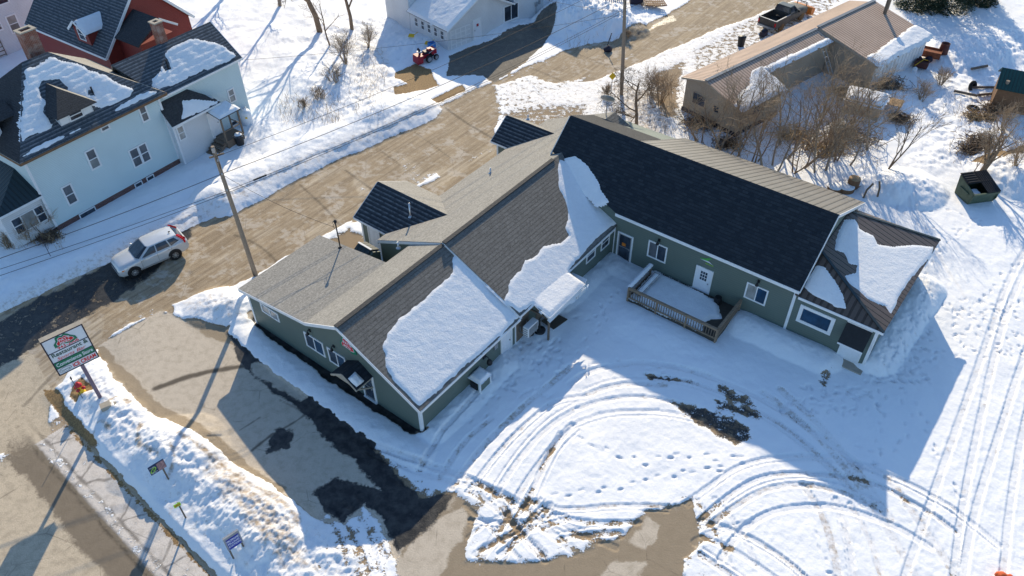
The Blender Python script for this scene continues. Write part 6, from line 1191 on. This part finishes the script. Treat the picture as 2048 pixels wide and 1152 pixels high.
for px, lb in (((823, 75), 'yellow scoop lying in the snow by the garage windows'), ((856, 90), 'small yellow shovel blade beside the blue crate')): m = MB(); g = G(*px); m.prism([g+A(-.3, -.12, .12), g+A(.25, -.2, .1), g+A(.3, .1, .25), g+A(-.2, .15, .28)], ZUP*.04); m.bar(g+A(.2, 0, .2), g+A(.6, .3, .4), .04, .04); tag(m.build('shovel', MATS['signyel']), lb, 'shovel')
# dumpster ----------------------------------------------------------
a, b = W(1934, 413), W(1986, 406); DX = nrm(b-a); DY = A(-DX[1], DX[0], 0); q = (a+b)/2
t = thing('dumpster', 'dark green steel dumpster with black plastic lids in the snow', 'dumpster', q)
def D(x, y, z): return q+DX*x+DY*y+ZUP*z
m = MB(); L = .98
for s in (-1, 1): m.prism([D(s*L, .1, .1), D(s*L, 1.55, .1), D(s*L, 1.7, 1.5), D(s*L, -.1, 1.05), D(s*L, -.1, .5)], -DX*s*.06)
m.prism([D(-L, .1, .1), D(L, .1, .1), D(L, -.1, 1.05), D(-L, -.1, 1.05)], DY*.05); m.prism([D(-L, 1.55, .1), D(L, 1.55, .1), D(L, 1.7, 1.5), D(-L, 1.7, 1.5)], -DY*.05); m.prism([D(-L, .1, .1), D(L, .1, .1), D(L, 1.55, .1), D(-L, 1.55, .1)], ZUP*.05); m.bar(D(-L, -.13, 1.0), D(L, -.13, 1.0), .1, .12)
m.build('container', MATS['dgreen'], t)
m = MB(); m.prism([D(.02, -.15, 1.09), D(L+.03, -.15, 1.09), D(L+.03, 1.74, 1.57), D(.02, 1.74, 1.57)], ZUP*.05)
for k in range(6): m.bar(D(.12+k*.15, -.1, 1.16), D(.12+k*.15, 1.7, 1.62), .03, .03)
m.bar(D(0, .85, 1.38), D(L, .85, 1.38), .06, .05); m.build('lid', MATS['black'], t)
m = MB(); m.prism([D(-L-.02, .75, 1.33), D(-.02, .75, 1.33), D(-.02, 1.74, 1.57), D(-L-.02, 1.74, 1.57)], ZUP*.05)
for k in range(5): m.bar(D(-L+.03, .85+k*.2, 1.43+k*.05), D(-.06, .85+k*.2, 1.43+k*.05), .07, .03)
m.build('lid', MATS['black'], t)
for s in (-1, 1): m = MB(); m.box(D(s*(L+.05), .8, .8), (.08, .9, .14), DX, DY); m.build('fork_pocket', MATS['dgreen'], t)
roof_snow('small snow heap inside the open dumpster', D(-.4, .5, .6), ZUP, [D(-.85, .1, .6), D(0, .1, .6), D(0, .9, .6), D(-.85, .9, .6)], .3, .08, seed=81, wavy=.1)
# tanks, bins, junk -------------------------------------------------
q = G(495, 247); m = MB(); m.lathe(q, [(.4, 0), (.47, .06), (.48, .95), (.42, 1.12), (.25, 1.22), (.16, 1.24)], 22); t = thing('propane_tank', 'upright white propane tank at the corner of the blue house', 'propane tank', q); m.build('tank', MATS['tank'], t)
m = MB(); m.lathe(q+ZUP*1.2, [(.2, 0), (.2, .22), (.17, .22), (.17, .05)], 16); m.build('collar', MATS['tank'], t); m = MB(); m.box(q+A(.2, -.46, .75), (.16, .03, .14), nrm(A(.9, .4, 0)), nrm(A(-.4, .9, 0))); m.build('warning_label', MATS['signyel'], t)
q = G(481, 288); m = MB(); m.lathe(q, [(.3, 0), (.36, .8), (.38, .82), (.38, .86), (.34, .86), (.33, .8)], 18); t = thing('rubbish_bin', 'black round rubbish bin in the snow by the house stoop', 'bin', q); m.build('bin', MATS['black'], t); roof_snow('snow filling the top of the black rubbish bin', q+ZUP*.78, ZUP, [q+A(.3*x*2, .3*y*2, .78) for x, y in E2], .16, .06, seed=83, wavy=.03, feather=.1)
q = G(1481, 92); m = MB(); m.lathe(q, [(.3, 0), (.36, .85), (.4, .87), (.38, .93), (0, .98)], 14); tag(m.build('rubbish_bin', MATS['black']), 'black bin standing at the street side of the mobile home', 'bin')
q = G(1526, 72); m = MB(); m.box(q+ZUP*.25, (.7, .5, .4), nrm(A(.7, .7, 0)), nrm(A(-.7, .7, 0))); m.lathe(q+A(.1, .1, .45), [(.3, 0), (.28, .1), (0, .16)], 12); tag(m.build('tool_box', MATS['tblack']), 'dark box on the bare ground behind the pickup truck', 'box')
crate('trailer_box', 'rusty orange open trailer box filled with snow', 'trailer', G(1858, 116)+ZUP*.3, (1.7, 1.1, .55), 'rust', -.55); q = G(1858, 116); roof_snow('snow lying in the rusty orange trailer box', q+ZUP*.5, ZUP, [q+A(x*.75-y*-.0, y*.5-x*.4, .5) for x, y in ((-.9, -.9), (.9, -.9), (.9, .9), (-.9, .9))], .16, .08, seed=84, wavy=.05)
m = MB(); g = G(1846, 125)
for s in (-.5, .4): m.lathe(g+A(s, -.1, .3), [(.12, 0), (.3, .02), (.3, .14), (.12, .16)], 14, (.4, 1, 0))
m.bar(g+A(-.8, -.6, .35), g+A(.5, .3, .45), .08, .08); tag(m.build('trailer_axle', MATS['tblack']), 'dark axle and wheels lying before the rusty trailer box', 'axle')
crate('wagon', 'dark brown open cart with yellow handle bars by the addition corner', 'cart', G(1840, 136)+ZUP*.15, (1.1, .8, .5), 'rustd', -.6); m = MB(); g = G(1838, 137); m.tube([g+A(-.7, -.4, .5), g+A(.2, .1, .8), g+A(.6, .1, .7)], .03, 5); m.tube([g+A(.2, .1, .8), g+A(.35, .5, .8)], .03, 5); tag(m.build('cart_handle', MATS['signyel']), 'yellow tube handle resting on the dark cart', 'handle')
q = G(1827, 146); m = MB(); m.lathe(q, [(.2, 0), (.22, .08), (.22, .2)], 14); m.lathe(q+ZUP*.2, [(.2, 0), (.2, .25), (.12, .34), (.05, .36)], 14); tag(m.build('gas_bottle', MATS['tank']), 'small white gas bottle beside the dark cart', 'gas bottle')
q = G(1885, 106); m = MB(); m.lathe(q, [(.42, 0), (.36, .9), (.38, .92), (.34, .92), (.32, .3)], 18); tag(m.build('steel_drum', MATS['rustd']), 'dark rusty burn drum standing alone in the snow', 'drum')
for px, lb, s, nz in (((1690, 380), 'wide snow topped cut log round behind the grey metal roof', .62, .35), ((1705, 372), 'upright brown cut log round beside the snow topped one', .42, .7), ((1707, 366), 'flat wooden reel with a snowy rim behind the log rounds', .6, .12), ((1668, 380), 'snow covered log round nearest the roof edge', .5, .3)):
    g = G(*px); t = thing('log_round', lb, 'log', g); m = MB(); m.lathe(g, [(s*.96, 0), (s, nz*.3), (s*.97, nz)], 18); m.build('bark', MATS['brown_wood'], t); m = MB(); m.lathe(g+ZUP*nz, [(s*.96, .0), (s*.9, .05), (0, .07)], 18); m.build('top', MATS['snow'] if s > .45 else MATS['log'], t)
for px, dx, lb in (((1727, 395), .5, 'dark leaning post by the snow pile behind the restaurant'), ((1757, 388), -.1, 'short curved dark post by the snow pile')): g = G(*px); m = MB(); m.tube([g-ZUP*.1, g+A(dx*.2, .1, .6), g+A(dx, .3, 1.0)], .07, 7); tag(m.build('fence_post', MATS['twig_d']), lb, 'post')
for px, lb, kind in (((1944, 176), 'half buried purple black tyre standing in the snow', 1), ((1946, 218), 'tyre lying flat in the snow among the brush', 0), ((1980, 236), 'tyre under snow at the foot of the debris heap', 0)):
    g = G(*px); m = MB(); m.lathe(g+ZUP*(.05 if kind == 0 else .2), [(.28, -.12), (.42, -.12), (.48, -.06), (.48, .06), (.42, .12), (.28, .12), (.28, -.12)], 24, (0, 0, 1) if kind == 0 else nrm(A(.5, -.85, .3))); tag(m.build('old_tyre', MATS['rubber']), lb, 'tyre')
for k, (px, an, L, lb) in enumerate((((1960, 132), .25, 1.6, 'grey log lying alone on the snow near the shed'), ((1985, 190), .1, 2.6, 'dark beam lying across the junk heap'), ((2010, 205), .3, 2.8, 'snowy plank below the shed in the brush'), ((1930, 190), -.6, 1.8, 'short plank on the left of the junk heap'), ((1965, 178), -.1, 2.2, 'board sticking out beside the purple tyre'))):
    g = G(*px); d = A(math.cos(an), math.sin(an), 0); m = MB(); m.tube([g-d*L/2+ZUP*.12, g+d*L/2+ZUP*.2], .11, 8); tag(m.build('log' if k == 0 else 'timber', MATS['grey_wood']), lb, 'log' if k == 0 else 'timber')
g = G(1992, 215); m = MB(); m.tube([g, g+ZUP*2.4], .14, 8); tag(m.build('tree_stump', MATS['bark_g']), 'tall broken grey trunk standing in the junk heap', 'stump')
def rock(px, s, lb, mat, sd, name='brush_pile', cat='brush pile'):
    g = G(*px); r_ = np.random.RandomState(sd); m = MB()
    for k in range(240):
        c = g+A(r_.randn()*s*.5, r_.randn()*s*.4, abs(r_.randn())*s*.22); d = nrm(r_.randn(3)*A(1, 1, .45)); L = s*(.35+.5*r_.rand()); m.tube([c-d*L/2, c+d*L*.1+r_.randn(3)*.06*s, c+d*L/2], [.03, .024, .014], 3, False)
    return tag(m.build(name, MATS[mat]), lb, cat)
for px, s, lb, sd in (((1952, 236), 1.0, 'round brown brush heap below the flat tyre', 1), ((1940, 300), 1.1, 'dark twig heap left of the tall stump shrub', 2), ((1962, 285), 1.2, 'big dark twig heap around the leaning shrub trunk', 33), ((1988, 222), 1.1, 'tangled heap of sticks at the broken trunk', 4), ((1800, 240), .9, 'dark ball of sticks on the shaded snow beside the trailer lot', 5), ((1702, 190), 1.6, 'dry brush heap against the addition wall', 6), ((1655, 300), 1.8, 'dense tan brush heap in the middle thicket', 7), ((1700, 275), 1.9, 'dark matted brush heap right of the thicket', 8), ((1590, 275), 1.5, 'brown brush heap below the long trailer wall', 9), ((1400, 250), 1.3, 'dead branches heaped under the trailer end wall', 10), ((1455, 290), 1.1, 'dead twigs below the trailer corner', 11), ((100, 478), .8, 'dead leaves and twigs under the porch shrub', 12), ((1775, 175), 1.5, 'leaning brush heap below the snow ledge', 13), ((1730, 205), 1.7, 'straw coloured brush heap beside the snow topped cover', 14)):
    rock(px, s, lb, 'straw' if sd in (7, 9, 14, 6, 1) else 'twig_d', sd)
# snow covered object on the trailer lot
q = G(1718, 232); t = thing('covered_trailer', 'tan box trailer under a thick rounded snow cap in the brush', 'trailer', q); ax, ay = A(math.cos(-.55), math.sin(-.55), 0), A(math.sin(.55), math.cos(.55), 0)
m = MB(); m.box(q+ay*1.3+ZUP*.6, (2.8, 2.1, 1.3), ax, ay); m.build('box', MATS['tan_siding'], t)
roof_snow('thick snow cap on the covered tan trailer', q+ay*1.3+ZUP*1.27, nrm(A(-.05, -.1, 1)), [q+ay*(1.3+y)+ax*x+ZUP*1.27 for x, y in ((-1.5, -1.1), (1.5, -1.1), (1.5, 1.1), (-1.5, 1.1))], .32, .12, seed=86, wavy=.12, feather=.5)
m = MB(); g = G(1765, 225)
for k in range(5): m.box(g+ax*.4+ay*(.2+k*.26)+ZUP*.75, (1.6, .2, .05), ax, ay)
for s in (-.3, 1.0): m.box(g+ax*s+ay*.7+ZUP*.4, (.08, 1.2, .7), ax, ay)
tag(m.build('work_table', MATS['log']), 'pale board table beside the snow capped trailer', 'table')
g = T(12.2, 6.6, 0); m = MB()
for s in (-.22, .22): m.bar(g+TB*.3+TA*s, g+TA*s-TB*2.0+ZUP*3.3, .05, .05, TA)
for k in range(9): t_ = (k+.5)/9; m.bar(g+TB*(.3-2.3*t_)-TA*.22+ZUP*3.3*t_, g+TB*(.3-2.3*t_)+TA*.22+ZUP*3.3*t_, .03, .03)
tag(m.build('ladder', MATS['alu']), 'ladder leaning on the wall of the mobile home addition', 'ladder')
# fence, pallets, bundle at the edge
t = thing('picket_fence', 'weathered picket fence at the top edge behind the big snow pile', 'fence', G(1205, 10)); a, b = W(1135, 6), W(1250, 2); d = nrm(b-a)
for k in range(30): p = a+(b-a)*k/29; m = MB(); m.box(p+ZUP*.9, (.1, .03, 1.9), d, A(-d[1], d[0], 0)); m.build('picket', MATS['grey_wood'], t)
for z in (.5, 1.4): m = MB(); m.bar(a+ZUP*z+A(.0, .05, 0), b+ZUP*z+A(0, .05, 0), .05, .08); m.build('fence_rail', MATS['grey_wood'], t)
for k in range(3):
    g = G(1296+k*11, 12+k*2); m = MB(); d = nrm(A(.86, -.3+.2*k, .05)); e = nrm(np.cross(ZUP, d))
    for j in range(7): m.box(g+d*(-.55+j*.18)+ZUP*(.35+.08*k), (.12, 1.3, .03), d, e, np.cross(d, e))
    for j in (-.55, 0, .55): m.box(g+e*j+ZUP*(.28+.08*k), (1.25, .09, .09), d, e, np.cross(d, e))
    tag(m.build('pallet', MATS['brown_wood']), ('leftmost weathered pallet of the leaning stack by the fence', 'middle weathered pallet of the leaning stack by the fence', 'rightmost weathered pallet leaning over the snow by the fence')[k], 'pallet', 'pallets by the fence')
g = G(1272, 6); m = MB(); m.box(g+ZUP*.5, (1.3, .8, 1.0)); m.box(g+ZUP*1.03, (1.4, .9, .08)); tag(m.build('storage_box', MATS['tblack']), 'black storage box between the picket fence and the pallets', 'box')
g = G(1214, 62); m = MB(); m.lathe(g, [(.3, 0), (.33, .5), (.26, .6), (0, .62)], 12, nrm(A(.6, -.3, .5))); m.bar(g+A(.1, 0, .3), g+A(.5, .4, 1.5), .06, .06); tag(m.build('mailbox', MATS['tblack']), 'black mailbox knocked over in the ploughed snow', 'mailbox')
g = W(2001, 1152); r_ = np.random.RandomState(3); m = MB()
for k in range(5):
    c = g+A(r_.randn()*.14, -.16+r_.randn()*.08, .12+.06*k); m.lathe(c, [(.0, -.14), (.14, -.1), (.2, 0), (.15, .1), (0, .14)], 10, nrm(r_.randn(3)))
tag(m.build('fabric_bundle', MATS['skinp']), 'crumpled orange and red bundle in the snow at the bottom edge', 'bundle')
# ================================================================== trees
def grow(mt, mc, p, d, L, r, lev, rs, maxlev, spread=.65, up=.12, droop=0.0, n_ch=4):
    n = 5 if lev == 0 else 4; pts = [p]; dd = nrm(d)
    for i in range(n): dd = nrm(dd+rs.randn(3)*(.09+.05*lev)+ZUP*(up if lev < 2 else up*.5)-ZUP*droop*lev); pts.append(pts[-1]+dd*L/n)
    rr = [r*(1-.62*i/n) for i in range(n+1)]; tgt = mt if lev <= (1 if maxlev > 2 else 0) else mc
    tgt.tube(pts, rr, 7 if lev == 0 else (4 if lev == 1 else 3), False)
    if lev >= maxlev: return
    k = n_ch+rs.randint(0, 3)+(1 if lev == 1 else 0)
    for j in range(k):
        t = .28+.72*(j+rs.rand()*.8)/k; i = min(int(t*n), n-1); f = t*n-i; q = pts[i]*(1-f)+pts[min(i+1, n)]*f
        ax = nrm(pts[min(i+1, n)]-pts[i]); s = nrm(np.cross(ax, rs.randn(3))); nd = nrm(ax*(1-spread*.5)+s*spread*(.8+.5*rs.rand()))
        grow(mt, mc, q, nd, L*(.62-.22*t)*(.8+.5*rs.rand()), max(rr[i]*.55, .010), lev+1, rs, maxlev, spread, up, droop, n_ch)
def tree(px, h, r, lb, seed, lean=(0, 0), lev=3, spread=.65, mats=('bark', 'twig'), name='bare_tree', droop=0.0, n_ch=4, stems=1, cat='tree', group=None, up=.12):
    g = G(*px); rs = np.random.RandomState(seed); t = thing(name, lb, cat, g, group); mt, mc = MB(), MB()
    for s in range(stems):
        d = A(lean[0], lean[1], 1)+(rs.randn(3)*A(.35, .35, 0) if stems > 1 else 0); grow(mt, mc, g-ZUP*.15+(A(rs.randn()*.12, rs.randn()*.12, 0) if stems > 1 else 0), nrm(d), h*(.55 if lev > 1 else .9)*(.75+.4*rs.rand() if stems > 1 else 1), r, 0, rs, lev, spread, up, droop, n_ch)
    mt.build('trunk', MATS[mats[0]], t)
    if mc.V: mc.build('crown', MATS[mats[1]], t)
    return t
tree((640, 63), 15, .29, 'big leaning bare tree at the top above the snowy yard', 11, (-.28, .1), 4, .7)
tree((704, 58), 13, .19, 'upright bare tree right of the big leaning one', 12, (-.02, .05), 4, .6)
tree((660, 90), 7, .09, 'thin crooked bare tree below the big leaning one', 13, (-.2, .1), 3)
tree((560, 12), 11, .2, 'bare tree by the upper edge above the rear ell', 14, (-.1, .1), 3, .7, ('bark_g', 'twig_d'))
tree((470, -30), 14, .3, 'tall bare tree beyond the upper edge whose shadow crosses the yard', 15, (0, .0), 4, .75)
tree((1272, 262), 7.6, .16, 'gnarled bare apple tree behind the satellite dish', 25, (-.05, 0), 4, .95, ('bark', 'twig_d'), droop=.03, up=.1, n_ch=5)
tree((1775, 338), 8.5, .07, 'slender twin stemmed sapling right of the thicket', 22, (.4, .35), 3, .4, ('twig_d', 'twig_d'), stems=2, name='sapling', group='saplings')
tree((1963, 347), 7.0, .14, 'multi stemmed bare tree behind the dumpster', 23, (.25, .15), 3, .6, stems=3); tree((1945, 346), 4.2, .04, 'single thin stem left of the tree behind the dumpster', 24, (0, 0), 2, .6, name='sapling', group='saplings')
SAP = [(1400, 285), (1440, 300), (1478, 312), (1510, 325), (1545, 330), (1575, 318), (1603, 335), (1630, 345), (1652, 340), (1672, 322), (1700, 330), (1560, 290), (1610, 300), (1490, 275), (1735, 300), (1680, 270), (1530, 255), (1640, 250), (1585, 345), (1550, 352), (1425, 320), (1660, 300), (1700, 255), (1525, 340), (1450, 330)]
for k, px in enumerate(SAP): tree(px, 7.0+3.2*((k*37) % 10)/10, .06+.02*(k % 3), 'thin bare sapling in the brushy thicket below the mobile home', 100+k, (((k*53) % 7-3)*.1, ((k*29) % 5-2)*.08), 3, .55, (('bark', 'twig'), ('bark_g', 'twig'), ('bark_g', 'twig'))[k % 3], name='sapling', group='thicket saplings', stems=1+(k % 3 == 0)*2, n_ch=4)
for k, (px, h, lb) in enumerate((((85, 474), 3.4, 'twiggy bare shrub in front of the porch window'), ((55, 482), 2.6, 'low spreading shrub left of the porch shrub'), ((18, 495), 1.8, 'dry low shrub at the left edge below the porch'), ((1322, 205), 4.2, 'upright twiggy bush right of the apple tree'), ((1300, 190), 3.6, 'small bush between the apple tree and the street'), ((692, 128), 4.0, 'twiggy bush in the middle of the snowy yard'), ((672, 165), 2.6, 'low bush on the brush line above the street bank'), ((640, 195), 1.8, 'short bush low on the brush line'), ((606, 215), 1.4, 'dry weeds at the lower end of the brush line'), ((735, 95), 3.2, 'thin bush right of the upright bare tree'), ((1880, 170), 3.0, 'thin bush on the trampled snow by the rusty drum'), ((2030, 330), 3.2, 'bare bush at the right edge above the snow pile'), ((2005, 260), 3.4, 'wispy bush in front of the garden shed'), ((1255, 60), .9, 'weed stalks in the ploughed snow under the pole'), ((1840, 200), 2.6, 'wispy bush on the shaded snow right of the covered trailer'), ((1215, 190), 1.6, 'weeds around the post of the yellow road sign'))):
    tree(px, h, .035, lb, 300+k, (0, 0), 2, .75, ('twig_d', 'twig') if k < 3 else ('twig', 'twig'), name='shrub', stems=9 if h < 4 else 12, cat='shrub', n_ch=5)
def conifer(px, h, rad, lb, seed):
    g = W(*px); rs = np.random.RandomState(seed); t = thing('evergreen_tree', lb, 'tree', g); m = MB(); m.tube([g, g+ZUP*h], [.22, .03], 8); m.build('trunk', MATS['bark_g'], t); c = MB()
    for k in range(2200):
        z = .06+.94*rs.rand()**1.3; R_ = rad*(1-z)**.8*(.35+.65*rs.rand()**.5); a = rs.rand()*2*PI; p = g+A(math.cos(a)*R_, math.sin(a)*R_, z*h-.25*R_); d = nrm(A(math.cos(a), math.sin(a), -.25)+rs.randn(3)*.25); s = nrm(np.cross(d, ZUP+rs.randn(3)*.3)); L = .45+.45*rs.rand()
        for q in range(5): o = p+d*L*(q/5-.3)+rs.randn(3)*.05; w_ = .05; e = nrm(d*.6+s*(1 if q % 2 else -1)); c.face(o-d*w_, o+e*L*.42, o+d*w_*1.5)
    c.build('crown', MATS['needle'], t)
conifer((1838, 12), 9, 2.6, 'dark evergreen tree at the top behind the mobile home', 1); conifer((1886, 12), 10, 3.0, 'larger dark evergreen right of the other at the top edge', 2); conifer((1952, 2), 7, 2.0, 'small evergreen at the top near the right corner', 3)
# dry weeds poking through the snow
m = MB(); rs = np.random.RandomState(9)
for (x0, y0, x1, y1, n) in ((700, 100, 770, 240, 160), (560, 190, 690, 250, 200), (1360, 250, 1760, 340, 500), (1220, 170, 1350, 270, 200), (1640, 130, 1790, 250, 350), (1900, 190, 2048, 330, 280), (1130, 30, 1240, 75, 60), (10, 470, 130, 500, 120)):
    for k in range(n):
        t_ = rs.rand(); g = G(x0+(x1-x0)*t_, y0+(y1-y0)*(t_ if x0 == 560 and False else rs.rand())); L = .25+.7*rs.rand(); d = nrm(A(rs.randn()*.4, rs.randn()*.4, 1)); m.tube([g, g+d*L*.6, g+d*L+A(rs.randn(), rs.randn(), 0)*.12], [.012, .009, .005], 3, False)
tag(m.build('dry_weeds', MATS['straw']), 'thin dry weed stalks poking through the snow', 'weeds', kind='stuff')
